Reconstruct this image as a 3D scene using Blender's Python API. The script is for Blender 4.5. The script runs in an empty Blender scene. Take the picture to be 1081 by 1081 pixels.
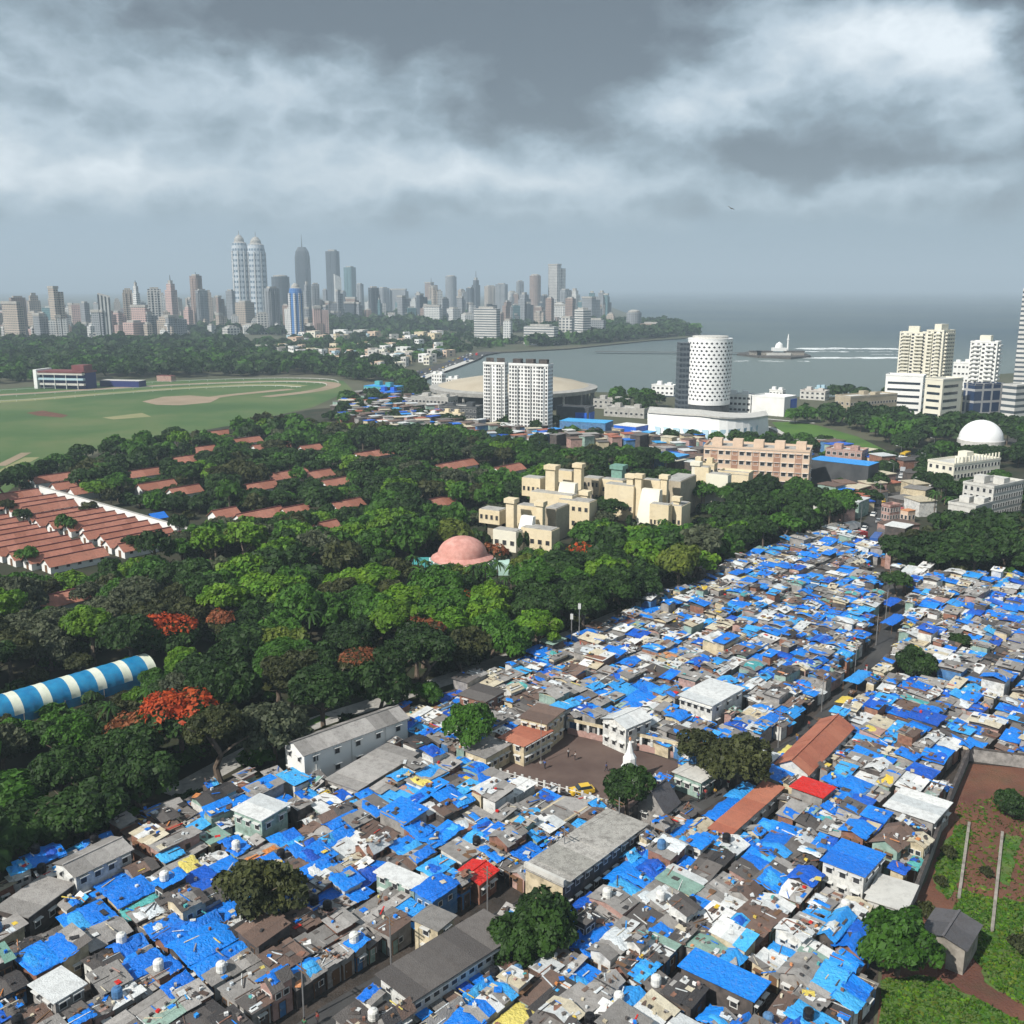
import bpy, math, random
import numpy as np
from mathutils import Vector, Matrix
R = random.Random(11)
H = 80.0; F = 1060.0; P = math.atan(237/1060)
C = bpy.context.scene.collection
SC = bpy.context.scene

# ---------------------------------------------------------------- camera geometry helpers (photo pixels 1081 <-> ground)
def G(px, py, z=0.0):
    x = (px-540.5)/F; y = -(py-540.5)/F
    dy = math.cos(P)+y*math.sin(P); dz = -math.sin(P)+y*math.cos(P)
    t = (z-H)/dz
    return (x*t, dy*t)
def proj(x, y, z):
    dep = y*math.cos(P)-(z-H)*math.sin(P)
    up = y*math.sin(P)+(z-H)*math.cos(P)
    if dep < 1: return (-9999, 9999, 1)
    return (540.5+F*x/dep, 540.5-F*up/dep, dep)
def GP(pts, z=0.0): return [G(a, b, z) for a, b in pts]
def inpoly(x, y, poly):
    c = False; n = len(poly); j = n-1
    for i in range(n):
        xi, yi = poly[i]; xj, yj = poly[j]
        if (yi > y) != (yj > y) and x < (xj-xi)*(y-yi)/(yj-yi)+xi: c = not c
        j = i
    return c
def clipped(py, top=1150): return min(py, top)
UA = math.radians(48.7)
U = (math.cos(UA), math.sin(UA)); V = (math.sin(UA), -math.cos(UA))

# ---------------------------------------------------------------- materials
MATS = {}
class NT:
    def __init__(s, name):
        s.m = bpy.data.materials.new(name); s.m.use_nodes = True
        s.t = s.m.node_tree; s.b = s.t.nodes['Principled BSDF']; s.out = s.t.nodes['Material Output']
    def n(s, typ, **kw):
        nd = s.t.nodes.new(typ)
        for k, v in kw.items(): setattr(nd, k, v)
        return nd
    def l(s, a, b): s.t.links.new(a, b)
    def val(s, sock, v):
        if hasattr(v, 'is_linked') or isinstance(v, bpy.types.NodeSocket): s.l(v, sock)
        else: sock.default_value = v
    def math(s, op, a, b=0.0, c=None):
        nd = s.n('ShaderNodeMath', operation=op)
        s.val(nd.inputs[0], a); s.val(nd.inputs[1], b)
        if c is not None: s.val(nd.inputs[2], c)
        return nd.outputs[0]
    def mix(s, f, a, b, mode='MIX'):
        nd = s.n('ShaderNodeMix', data_type='RGBA', blend_type=mode)
        s.val(nd.inputs[0], f)
        for i, v in ((6, a), (7, b)):
            if isinstance(v, tuple): v = v+(1,) if len(v) == 3 else v
            s.val(nd.inputs[i], v)
        return nd.outputs[2]
    def noise(s, vec, scale, detail=3, rough=.55):
        nd = s.n('ShaderNodeTexNoise'); nd.inputs['Scale'].default_value = scale
        nd.inputs['Detail'].default_value = detail; nd.inputs['Roughness'].default_value = rough
        if vec is not None: s.l(vec, nd.inputs['Vector'])
        return nd.outputs['Fac']
    def ramp(s, f, lo, hi):
        nd = s.n('ShaderNodeMapRange'); s.val(nd.inputs[0], f); nd.inputs[1].default_value = lo; nd.inputs[2].default_value = hi
        return nd.outputs[0]
    def pos(s): return s.n('ShaderNodeNewGeometry').outputs['Position']
    def obj(s): return s.n('ShaderNodeTexCoord').outputs['Object']
    def bump(s, h, dist, strength=1.0):
        nd = s.n('ShaderNodeBump'); s.l(h, nd.inputs['Height']); nd.inputs['Distance'].default_value = dist; nd.inputs['Strength'].default_value = strength
        s.l(nd.outputs[0], s.b.inputs['Normal'])

def mat(key, col, col2=None, scale=.4, rough=.85, grime=.0, gcol=(.05, .045, .04), gscale=.9, bump=0, bscale=3, spec=.3, detail=4, lo=.35, hi=.65, metallic=0):
    """noise-mixed surface in world space with optional stains"""
    if key in MATS: return MATS[key]
    k = NT(key); p = k.pos()
    c = tuple(col)
    if col2 is not None:
        c = k.mix(k.ramp(k.noise(p, scale, detail), lo, hi), col, col2)
    if grime > 0:
        g = k.math('MULTIPLY', k.ramp(k.noise(p, gscale, 6, .7), .47, .72), grime)
        c = k.mix(g, c, gcol)
    if isinstance(c, tuple): k.b.inputs['Base Color'].default_value = c+(1,)
    else: k.l(c, k.b.inputs['Base Color'])
    k.b.inputs['Roughness'].default_value = rough; k.b.inputs['Specular IOR Level'].default_value = spec
    k.b.inputs['Metallic'].default_value = metallic
    if bump: k.bump(k.noise(p, bscale, 3), bump)
    MATS[key] = k.m
    return k.m

def sheet(key, c1, c2, rough=.7, grime=.45, gcol=(.06, .05, .045), spec=.3, pitch=.0):
    """roofing sheet: colour varies from piece to piece (random per island), stains, fine ribs"""
    k = NT(key); p = k.pos()
    isl = k.n('ShaderNodeNewGeometry').outputs['Random Per Island']
    oi = k.n('ShaderNodeObjectInfo').outputs['Random']
    f = k.math('FRACT', k.math('ADD', isl, oi))
    c = k.mix(f, c1, c2)
    g = k.math('MULTIPLY', k.ramp(k.noise(p, 1.1, 7, .72), .45, .7), grime)
    c = k.mix(g, c, gcol)
    g2 = k.math('MULTIPLY', k.ramp(k.noise(p, 5.0, 4, .7), .5, .75), grime*.7)
    c = k.mix(g2, c, tuple(min(1, x*2.2+.05) for x in gcol))
    k.l(c, k.b.inputs['Base Color'])
    k.b.inputs['Roughness'].default_value = rough; k.b.inputs['Specular IOR Level'].default_value = spec
    k.bump(k.noise(p, 6, 3), .12)
    MATS[key] = k.m
    return k.m

def tarp(key, c1, c2):
    k = NT(key); p = k.pos()
    oi = k.n('ShaderNodeObjectInfo').outputs['Random']
    isl = k.n('ShaderNodeNewGeometry').outputs['Random Per Island']
    f = k.math('FRACT', k.math('ADD', isl, oi))
    c = k.mix(f, c1, c2)
    # sun-bleached threads and mud
    c = k.mix(k.math('MULTIPLY', k.ramp(k.noise(p, 1.6, 6, .7), .54, .72), .35), c, tuple(.35*x+.25 for x in c2))
    c = k.mix(k.math('MULTIPLY', k.ramp(k.noise(p, .9, 6, .75), .58, .76), .5), c, (.06, .055, .05))
    k.l(c, k.b.inputs['Base Color'])
    k.b.inputs['Roughness'].default_value = .42; k.b.inputs['Specular IOR Level'].default_value = .4
    k.bump(k.noise(p, 2.2, 5, .6), .35)
    MATS[key] = k.m
    return k.m

tarp('tarp_blue', (.003, .15, .66), (.008, .25, .84))
tarp('tarp_light', (.02, .29, .80), (.06, .42, .80))
tarp('tarp_deep', (.006, .07, .44), (.005, .12, .62))
tarp('tarp_red', (.62, .015, .012), (.66, .03, .015))
tarp('tarp_yellow', (.75, .5, .03), (.7, .6, .16))
tarp('tarp_teal', (.06, .34, .36), (.10, .42, .40))
tarp('tarp_orange', (.62, .22, .05), (.66, .3, .15))
tarp('tarp_white', (.6, .66, .7), (.72, .74, .74))
sheet('cement', (.20, .19, .18), (.42, .40, .38))
sheet('cement_dark', (.075, .068, .066), (.17, .155, .145))
sheet('rust', (.10, .065, .052), (.21, .14, .11))
sheet('tin_white', (.55, .58, .59), (.80, .80, .78), grime=.35)
sheet('cream_sheet', (.52, .45, .32), (.66, .6, .46), grime=.4)
sheet('green_sheet', (.16, .33, .27), (.30, .42, .36))
sheet('stained_roof', (.34, .33, .30), (.46, .44, .41), grime=.7)
sheet('black_sheet', (.025, .025, .028), (.07, .065, .065))
sheet('red_tile', (.36, .115, .07), (.47, .18, .11), grime=.3, gcol=(.10, .05, .04))
sheet('barrack_tile', (.33, .125, .08), (.47, .20, .14), grime=.5, gcol=(.12, .07, .055))
sheet('slate', (.075, .075, .082), (.14, .135, .145), grime=.6)
ROOFM = ['tarp_blue', 'tarp_light', 'tarp_deep', 'cement', 'cement_dark', 'rust', 'tin_white', 'cream_sheet', 'green_sheet', 'black_sheet', 'tarp_yellow', 'tarp_teal', 'tarp_orange', 'tarp_red', 'tarp_white', 'red_tile']
mat('w_brick', (.22, .10, .07), (.30, .16, .11), 1.5, grime=.6)
mat('w_grey', (.24, .23, .22), (.36, .34, .32), .8, grime=.6)
mat('w_white', (.55, .56, .55), (.68, .67, .63), .8, grime=.65)
mat('w_blue', (.05, .15, .33), (.11, .24, .42), .8, grime=.6)
mat('w_dark', (.05, .045, .045), (.12, .10, .09), .8, grime=.6)
mat('w_green', (.22, .33, .28), (.32, .43, .38), .8, grime=.7)
mat('w_cream', (.5, .42, .28), (.62, .53, .37), .8, grime=.6)
mat('w_pink', (.36, .22, .19), (.46, .30, .26), .8, grime=.6)
WALLF = ['w_dark', 'w_dark', 'w_grey', 'w_brick', 'w_dark', 'w_grey', 'w_white', 'w_blue', 'w_green', 'w_cream', 'w_pink']
WALLM = ['w_brick', 'w_grey', 'w_white', 'w_blue', 'w_dark', 'w_green', 'w_cream', 'w_pink']
mat('glass', (.015, .02, .028), (.03, .045, .06), .3, rough=.15, spec=.6)
mat('win_dark', (.02, .022, .025), (.05, .05, .055), .5, rough=.4)
mat('frame_white', (.62, .62, .6), rough=.6)
mat('frame_wood', (.16, .09, .05), rough=.7)
mat('metal', (.3, .3, .31), (.4, .4, .4), 1, rough=.45, metallic=.6)
mat('tank_black', (.012, .012, .014), rough=.35)
mat('tank_white', (.7, .7, .68), (.6, .6, .57), 1, rough=.5)
mat('bark', (.10, .075, .055), (.17, .13, .10), 2)
mat('concrete', (.33, .32, .30), (.43, .42, .39), .25, grime=.5)
mat('concrete_light', (.50, .49, .46), (.6, .59, .55), .2, grime=.3)
mat('asphalt', (.045, .045, .047), (.07, .068, .066), .12)
mat('mud', (.03, .026, .023), (.065, .052, .044), .3, grime=.3, bump=.1)
mat('dirt_red', (.17, .075, .045), (.11, .045, .032), .12, detail=6, bump=.2, grime=.4, gcol=(.05, .06, .03), gscale=.25)
mat('play_dirt', (.13, .09, .075), (.085, .056, .048), .15, detail=6)
mat('lawn', (.085, .17, .025), (.05, .115, .02), .05, detail=6)
mat('turf', (.05, .105, .03), (.09, .15, .045), .012, detail=8, grime=.6, gcol=(.15, .14, .07), gscale=.012)
mat('field_grass', (.04, .12, .015), (.11, .17, .04), .35, detail=8, bump=.3, grime=.5, gcol=(.11, .07, .04), gscale=.4)
mat('sand_track', (.35, .26, .19), (.25, .2, .13), .03, detail=6)
mat('olive_track', (.20, .22, .09), (.27, .25, .13), .03)
mat('land', (.06, .07, .035), (.11, .105, .07), .006, detail=8)
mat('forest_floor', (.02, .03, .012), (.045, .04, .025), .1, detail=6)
mat('rock', (.055, .05, .045), (.1, .09, .08), .3)
mat('foam', (.75, .78, .78), rough=.9)
mat('cream', (.66, .55, .36), (.72, .62, .44), .15, grime=.25, gcol=(.25, .2, .14))
mat('cream_dark', (.36, .31, .23), (.44, .38, .28), .15, grime=.3)  # darker cream, also used to paint shaded institute faces
mat('peach', (.60, .45, .33), (.66, .50, .38), .15, grime=.3, gcol=(.3, .22, .17))
mat('peach_shade', (.34, .19, .13), (.4, .24, .17), .15)  # darkened peach that paints the shade of recesses
mat('white_paint', (.74, .74, .72), (.8, .8, .78), .1, grime=.2, gcol=(.35, .35, .34), gscale=.15)
mat('ivory', (.70, .66, .54), (.76, .73, .62), .1, grime=.2, gcol=(.35, .33, .3), gscale=.15)
mat('pale_blue_wall', (.35, .5, .58), (.42, .57, .64), .1)
mat('pink_dome', (.50, .23, .19), (.62, .33, .28), .5, grime=.5, gcol=(.35, .18, .15))
mat('mint', (.38, .58, .5), (.45, .63, .56), .3)
mat('planet_white', (.82, .82, .82), rough=.5)
mat('blue_paint', (.01, .09, .5), (.015, .13, .6), .2, rough=.5)
mat('maroon', (.14, .04, .045), (.2, .07, .07), .1)
mat('stand_blue', (.02, .03, .14), rough=.7)
mat('arena_roof', (.42, .36, .27), (.5, .44, .34), .04, rough=.6)
mat('dark_steel', (.05, .055, .06), (.08, .085, .09), .2, rough=.5)
mat('stone_wall', (.22, .2, .17), (.34, .31, .27), .8, grime=.5)
mat('tent_blue', (.008, .17, .38), (.02, .25, .48), .5, rough=.5, grime=.25, gcol=(.08, .13, .16))
mat('tent_white', (.66, .70, .56), (.76, .78, .68), .5, rough=.55, grime=.3, gcol=(.35, .36, .28))

def facade(key, wall, glass, fz=3.4, ft=3.6, wz=.5, wt=.62, wall2=None):
    """storeys and bays of a distant tower, in the object's own coordinates"""
    k = NT(key); o = k.obj()
    sx = k.n('ShaderNodeSeparateXYZ'); k.l(o, sx.inputs[0])
    nr = k.n('ShaderNodeSeparateXYZ'); k.l(k.n('ShaderNodeTexCoord').outputs['Normal'], nr.inputs[0])
    useY = k.math('GREATER_THAN', k.math('ABSOLUTE', nr.outputs[0]), .7)
    t = k.math('ADD', k.math('MULTIPLY', sx.outputs[1], useY), k.math('MULTIPLY', sx.outputs[0], k.math('SUBTRACT', 1.0, useY)))
    side = k.math('LESS_THAN', k.math('ABSOLUTE', nr.outputs[2]), .5)
    a = k.math('LESS_THAN', k.math('FRACT', k.math('DIVIDE', sx.outputs[2], fz)), wz)
    b = k.math('LESS_THAN', k.math('FRACT', k.math('DIVIDE', t, ft)), wt)
    f = k.math('MULTIPLY', k.math('MULTIPLY', a, b), side)
    w = k.mix(k.ramp(k.noise(k.pos(), .05, 4), .35, .65), wall, wall2 or tuple(x*.82 for x in wall))
    k.l(k.mix(f, w, glass), k.b.inputs['Base Color'])
    k.l(k.math('SUBTRACT', .85, k.math('MULTIPLY', f, .55)), k.b.inputs['Roughness'])
    MATS[key] = k.m
DK = (.05, .06, .075)
facade('f_beige', (.50, .43, .36), DK); facade('f_white', (.66, .66, .64), (.12, .15, .18)); facade('f_brown', (.34, .25, .21), DK)
facade('f_grey', (.30, .32, .34), DK); facade('f_dark', (.10, .12, .14), (.03, .04, .055), 3.4, 2.2, .6, .8); facade('f_teal', (.14, .26, .28), (.04, .09, .11), 3.4, 2.4, .6, .85)
facade('f_blue', (.10, .26, .55), (.02, .10, .34), 3.4, 2.4, .6, .8); facade('f_pink', (.58, .42, .38), (.12, .10, .12)); facade('f_stripe', (.68, .68, .66), (.07, .08, .09), 500, 5.0, 1.0, .5)
facade('f_grid', (.58, .57, .54), (.05, .06, .08), 4.2, 5.5, .6, .6); facade('f_band', (.64, .63, .60), (.07, .09, .11), 3.6, 400, .45, 1.0); facade('f_twin', (.50, .55, .60), (.10, .16, .22), 13, 7.0, .42, .7)
facade('f_glassgrid', (.42, .42, .42), (.015, .035, .09), 7, 7, .8, .8)

# foliage
def leafmat(key, dark, light, bright, trans=.25):
    k = NT(key)
    isl = k.n('ShaderNodeNewGeometry').outputs['Random Per Island']
    c = k.mix(isl, dark, light)
    n = k.ramp(k.noise(k.pos(), .16, 3), .4, .68)
    c = k.mix(k.math('MULTIPLY', n, .5), c, bright)
    n3 = k.ramp(k.noise(k.pos(), .7, 3, .6), .38, .62)
    c = k.mix(k.math('MULTIPLY', n3, .4), c, tuple(x*.5 for x in dark))
    n2 = k.ramp(k.noise(k.pos(), .035, 2), .45, .62)
    c = k.mix(k.math('MULTIPLY', n2, .35), c, tuple(x*.5 for x in dark))
    k.l(c, k.b.inputs['Base Color']); k.b.inputs['Roughness'].default_value = .6; k.b.inputs['Specular IOR Level'].default_value = .25
    tr = k.n('ShaderNodeBsdfTranslucent'); k.l(c, tr.inputs[0])
    ms = k.n('ShaderNodeMixShader'); ms.inputs[0].default_value = trans
    k.l(k.b.outputs[0], ms.inputs[1]); k.l(tr.outputs[0], ms.inputs[2]); k.l(ms.outputs[0], k.out.inputs['Surface'])
    MATS[key] = k.m
leafmat('leaf_dark', (.012, .032, .008), (.040, .090, .015), (.06, .14, .02))
leafmat('leaf_mid', (.026, .08, .009), (.078, .20, .02), (.10, .24, .022))
leafmat('leaf_bright', (.05, .13, .008), (.14, .31, .02), (.25, .38, .025))
leafmat('leaf_grey', (.05, .065, .035), (.12, .14, .075), (.15, .17, .09))
leafmat('leaf_olive', (.035, .045, .015), (.075, .085, .03), (.11, .12, .03))
leafmat('leaf_yellow', (.08, .12, .015), (.17, .22, .03), (.22, .26, .04))
leafmat('blossom', (.38, .04, .012), (.66, .10, .02), (.5, .14, .03))
leafmat('blossom_dull', (.22, .07, .03), (.38, .12, .05), (.3, .12, .04))

# ---------------------------------------------------------------- mesh builder
class MB:
    def __init__(s): s.v = []; s.f = []; s.m = []; s.mats = []
    def mi(s, m):
        if m not in s.mats: s.mats.append(m)
        return s.mats.index(m)
    def face(s, pts, m):
        i = len(s.v); s.v += [tuple(p) for p in pts]; s.f.append(tuple(range(i, i+len(pts)))); s.m.append(s.mi(m))
    def box(s, x0, y0, z0, x1, y1, z1, m, T=None, bottom=True):
        i = len(s.v)
        pts = [(x0, y0, z0), (x1, y0, z0), (x1, y1, z0), (x0, y1, z0), (x0, y0, z1), (x1, y0, z1), (x1, y1, z1), (x0, y1, z1)]
        if T: pts = [T(p) for p in pts]
        s.v += pts; k = s.mi(m)
        for f in ((4, 5, 6, 7), (0, 1, 5, 4), (1, 2, 6, 5), (2, 3, 7, 6), (3, 0, 4, 7)) + (((3, 2, 1, 0),) if bottom else ()):
            s.f.append(tuple(i+a for a in f)); s.m.append(k)
    def prism(s, poly, z0, z1, m, mtop=None):
        """vertical extrusion of a plan polygon (counter-clockwise)"""
        n = len(poly); i = len(s.v)
        s.v += [(x, y, z0) for x, y in poly]+[(x, y, z1) for x, y in poly]
        k = s.mi(m)
        for a in range(n):
            b = (a+1) % n; s.f.append((i+a, i+b, i+n+b, i+n+a)); s.m.append(k)
        s.f.append(tuple(i+n+a for a in range(n))); s.m.append(s.mi(mtop or m))
    def loft(s, rings, m, close=True):
        """rings: list of equally long point lists"""
        i = len(s.v); n = len(rings[0]); k = s.mi(m)
        for r in rings: s.v += [tuple(p) for p in r]
        for a in range(len(rings)-1):
            for b in range(n if close else n-1):
                c = (b+1) % n
                s.f.append((i+a*n+b, i+a*n+c, i+(a+1)*n+c, i+(a+1)*n+b)); s.m.append(k)
    def lathe(s, prof, m, n=20, cx=0, cy=0, cap=True):
        rings = [[(cx+r*math.cos(2*math.pi*j/n), cy+r*math.sin(2*math.pi*j/n), z) for j in range(n)] for r, z in prof]
        i = len(s.v); s.loft(rings, m)
        if cap: s.f.append(tuple(i+(len(prof)-1)*n+j for j in range(n))); s.m.append(s.mi(m))
    def bar(s, p, q, r, m, n=5, r2=None):
        p = Vector(p); q = Vector(q); d = (q-p).normalized(); a = d.orthogonal().normalized(); b = d.cross(a); r2 = r if r2 is None else r2
        s.loft([[p+(a*math.cos(t*2*math.pi/n)+b*math.sin(t*2*math.pi/n))*r for t in range(n)], [q+(a*math.cos(t*2*math.pi/n)+b*math.sin(t*2*math.pi/n))*r2 for t in range(n)]], m)
        i = len(s.v)-n; s.f.append(tuple(range(i, i+n))); s.m.append(s.mi(m))
    def mesh(s, name):
        me = bpy.data.meshes.new(name); me.from_pydata(s.v, [], s.f)
        for k in s.mats: me.materials.append(MATS[k])
        me.polygons.foreach_set('material_index', s.m); me.update()
        return me
    def build(s, name, parent=None, loc=(0, 0, 0), rz=0.0, kind=None, smooth=False):
        me = s.mesh(name)
        if smooth: me.polygons.foreach_set('use_smooth', [True]*len(me.polygons))
        return link(name, me, parent, loc, rz, kind)
def link(name, me, parent=None, loc=(0, 0, 0), rz=0.0, kind=None):
    o = bpy.data.objects.new(name, me); C.objects.link(o); o.location = loc; o.rotation_euler = (0, 0, rz)
    if parent: o.parent = parent
    if kind: o['kind'] = kind
    return o
def thing(name, label, cat, loc=(0, 0, 0), rz=0.0, group=None):
    o = bpy.data.objects.new(name, None); C.objects.link(o); o.empty_display_size = .5
    o.location = loc; o.rotation_euler = (0, 0, rz)
    if label: o['label'] = label
    o['category'] = cat
    if group: o['group'] = group
    return o
def tag(o, label, cat, group=None):
    o['label'] = label; o['category'] = cat
    if group: o['group'] = group
    return o
def flat(name, poly, z, m, kind='structure', sub=None):
    mb = MB(); mb.face([(x, y, z) for x, y in poly], m)
    return mb.build(name, kind=kind)

ORD = ['', 'second', 'third', 'fourth', 'fifth', 'sixth', 'seventh', 'eighth', 'ninth', 'tenth', 'eleventh', 'twelfth']
TENS = ['', '', 'twenty', 'thirty', 'forty', 'fifty', 'sixty', 'seventy', 'eighty', 'ninety']
TEEN = ['tenth', 'eleventh', 'twelfth', 'thirteenth', 'fourteenth', 'fifteenth', 'sixteenth', 'seventeenth', 'eighteenth', 'nineteenth']
ONES = ['', 'first', 'second', 'third', 'fourth', 'fifth', 'sixth', 'seventh', 'eighth', 'ninth']
def ordinal(n):
    if n < 10: return ONES[n]
    if n < 20: return TEEN[n-10]
    t, o = divmod(n, 10)
    return (['', '', 'twentieth', 'thirtieth', 'fortieth', 'fiftieth', 'sixtieth', 'seventieth', 'eightieth', 'ninetieth'][t]) if o == 0 else TENS[t]+'-'+ONES[o]
def uniq(pairs):
    """pairs: (object, base label, screen x). Look-alikes are told apart by their order from left to right."""
    by = {}
    for o, b, x in pairs:
        if len(b.replace("-", " ").split()) > 12: b = b.split(" ", 1)[1]
        by.setdefault(b, []).append((x, o))
    for b, L in by.items():
        L.sort(key=lambda t: t[0]); n = len(L)
        for i, (x, o) in enumerate(L):
            if n == 1: o['label'] = b
            elif i == 0: o['label'] = b+', leftmost of '+('the two' if n == 2 else 'its kind')
            elif i == n-1: o['label'] = b+', rightmost of '+('the two' if n == 2 else 'its kind')
            else: o['label'] = b+', '+ordinal(i+1)+' from the left'
def nearest(lm, px, py):
    return min(lm, key=lambda t: (t[1]-px)**2+((t[2]-py)*1.6)**2)[0]

# keep-visible screen rectangles (things standing free of trees): x0,y0,x1,y1,distance
KEEP = []
FOOT = []      # footprints (polygons) where no shack / tree may stand
# ================================================================ CAMERA, WORLD, SUN
cam = bpy.data.cameras.new('camera'); cam.sensor_width = 36; cam.lens = 36*F/1081; cam.clip_start = .5; cam.clip_end = 60000
co = bpy.data.objects.new('camera', cam); C.objects.link(co); co.location = (0, 0, H); co.rotation_euler = (math.pi/2-P, 0, 0)
SC.camera = co
SUN_EL = math.radians(43); sdir = Vector((-.74, -.67, 0)).normalized()
sv = Vector((sdir.x*math.cos(SUN_EL), sdir.y*math.cos(SUN_EL), math.sin(SUN_EL)))
sl = bpy.data.lights.new('sun', 'SUN'); sl.energy = 4.9; sl.angle = math.radians(1.2); sl.color = (1, .955, .88)
so = bpy.data.objects.new('sun', sl); C.objects.link(so); so.rotation_euler = sv.to_track_quat('Z', 'Y').to_euler(); so.location = sv*400
SC.view_settings.view_transform = 'Standard'; SC.view_settings.look = 'None'; SC.view_settings.gamma = 1; SC.view_settings.exposure = EXPO = .30
SC.cycles.use_denoising = True; SC.cycles.use_adaptive_sampling = True; SC.cycles.adaptive_threshold = .02
SC.cycles.max_bounces = 4; SC.cycles.diffuse_bounces = 2; SC.cycles.glossy_bounces = 2; SC.cycles.transmission_bounces = 2; SC.cycles.volume_bounces = 0; SC.cycles.transparent_max_bounces = 4
SC.cycles.sample_clamp_indirect = 4; SC.cycles.caustics_reflective = False; SC.cycles.caustics_refractive = False

W = bpy.data.worlds.new('World'); SC.world = W; W.use_nodes = True
t = W.node_tree; t.nodes.clear()
class WN(NT):
    def __init__(s, tree): s.t = tree
w = WN(t)
sky = w.n('ShaderNodeTexSky', sky_type='NISHITA', sun_disc=False, sun_elevation=SUN_EL, sun_rotation=math.atan2(sdir.x, sdir.y))
bg1 = w.n('ShaderNodeBackground'); w.l(sky.outputs[0], bg1.inputs[0]); bg1.inputs[1].default_value = .10
d = w.n('ShaderNodeTexCoord').outputs['Generated']
sx = w.n('ShaderNodeSeparateXYZ'); w.l(d, sx.inputs[0])
az = w.math('ARCTAN2', sx.outputs[0], sx.outputs[1]); el = w.math('ARCSINE', sx.outputs[2])
cx = w.n('ShaderNodeCombineXYZ'); w.l(az, cx.inputs[0]); w.l(el, cx.inputs[1]); ang = cx.outputs[0]
def wnoise(vec, sc, detail=6, rough=.55, stretch=(1, 1, 1), off=(0, 0, 0), dist=0.0):
    mp = w.n('ShaderNodeMapping'); w.l(vec, mp.inputs[0]); mp.inputs['Scale'].default_value = stretch; mp.inputs['Location'].default_value = off
    nd = w.n('ShaderNodeTexNoise'); w.l(mp.outputs[0], nd.inputs['Vector']); nd.inputs['Scale'].default_value = sc; nd.inputs['Detail'].default_value = detail; nd.inputs['Roughness'].default_value = rough
    nd.inputs['Distortion'].default_value = dist
    return nd
# ragged edges: the cloud masses are bent by noise
wa = wnoise(ang, 7.5, 5, .6, (1, 1.7, 1)); wb = wnoise(ang, 26, 4, .6, (1, 1.5, 1), (3, 1, 0))
def off(nd, k):
    a = w.n('ShaderNodeVectorMath', operation='SUBTRACT'); w.l(nd.outputs['Color'], a.inputs[0]); a.inputs[1].default_value = (.5, .5, .5)
    b = w.n('ShaderNodeVectorMath', operation='MULTIPLY'); w.l(a.outputs[0], b.inputs[0]); b.inputs[1].default_value = k
    return b.outputs[0]
def vadd(a, b):
    n = w.n('ShaderNodeVectorMath', operation='ADD'); w.l(a, n.inputs[0]); w.l(b, n.inputs[1]); return n.outputs[0]
A2 = vadd(vadd(ang, off(wa, (.11, .055, 0))), off(wb, (.035, .022, 0)))
def blob(px, py, rx, ry, amp, vec=A2):
    """a cloud mass in azimuth / elevation, bright (+) or dark (-)"""
    a = w.n('ShaderNodeVectorMath', operation='SUBTRACT'); w.l(vec, a.inputs[0]); a.inputs[1].default_value = ((px-540)/F, (303-py)/F, 0)
    b = w.n('ShaderNodeVectorMath', operation='MULTIPLY'); w.l(a.outputs[0], b.inputs[0]); b.inputs[1].default_value = (F/rx, F/ry, 0)
    c = w.n('ShaderNodeVectorMath', operation='DOT_PRODUCT'); w.l(b.outputs[0], c.inputs[0]); w.l(b.outputs[0], c.inputs[1])
    return w.math('MULTIPLY', w.math('POWER', 2.71828, w.math('MULTIPLY', c.outputs['Value'], -1.0)), amp)
V0 = w.math('ADD', .345, w.math('MULTIPLY', w.math('SUBTRACT', wnoise(A2, 9, 6, .55, (1, 1.7, 1), (0, 5, 0)).outputs['Fac'], .5), .36))
V0 = w.math('ADD', V0, w.math('MULTIPLY', w.math('SUBTRACT', wnoise(A2, 26, 5, .5, (1, 1.6, 1), (7, 5, 0)).outputs['Fac'], .5), .24))
bil = w.math('ABSOLUTE', w.math('SUBTRACT', w.math('MULTIPLY', wnoise(vadd(ang, off(wb, (.02, .012, 0))), 13, 5, .48, (1, 1.6, 1), (2, 9, 0)).outputs['Fac'], 2.0), 1.0))
V0 = w.math('ADD', V0, w.math('MULTIPLY', w.math('SUBTRACT', .14, bil), .55))
BL = [(420, 30, 210, 55, -.34), (600, 85, 110, 60, -.36), (300, 40, 120, 35, -.16), (720, 10, 260, 22, -.30), (1060, 60, 75, 90, -.45), (980, 5, 150, 38, -.55), (1060, 150, 50, 60, -.12), (830, 15, 160, 22, -.18), (560, 140, 90, 20, -.14),
      (130, 60, 110, 40, -.03), (210, 12, 60, 20, .40), (60, 20, 90, 40, -.10), (870, 80, 95, 36, .36), (960, 105, 55, 45, .34), (715, 130, 75, 32, .36), (1010, 165, 28, 38, .20), (800, 165, 130, 32, -.20), (840, 185, 110, 14, -.22), (60, 85, 120, 40, .06),
      (60, 190, 130, 34, .30), (15, 165, 50, 22, .2), (180, 205, 90, 26, .26), (360, 190, 120, 34, .16), (520, 190, 150, 28, .24), (390, 110, 80, 30, .12), (310, 110, 80, 30, .12), (650, 205, 120, 22, .12), (900, 215, 120, 14, .14), (120, 120, 150, 30, .10)]
for b in BL: V0 = w.math('ADD', V0, blob(b[0], b[1], b[2], b[3], b[4]*1.25))
rp = w.n('ShaderNodeValToRGB'); w.l(V0, rp.inputs[0])
e = rp.color_ramp.elements
e[0].position = .04; e[0].color = (.105, .13, .155, 1)
e[1].position = .92; e[1].color = (.80, .86, .90, 1)
for ps, c in ((.2, (.16, .20, .235, 1)), (.36, (.26, .335, .39, 1)), (.55, (.44, .53, .60, 1)), (.74, (.62, .69, .74, 1))):
    x = e.new(ps); x.color = c
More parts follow.
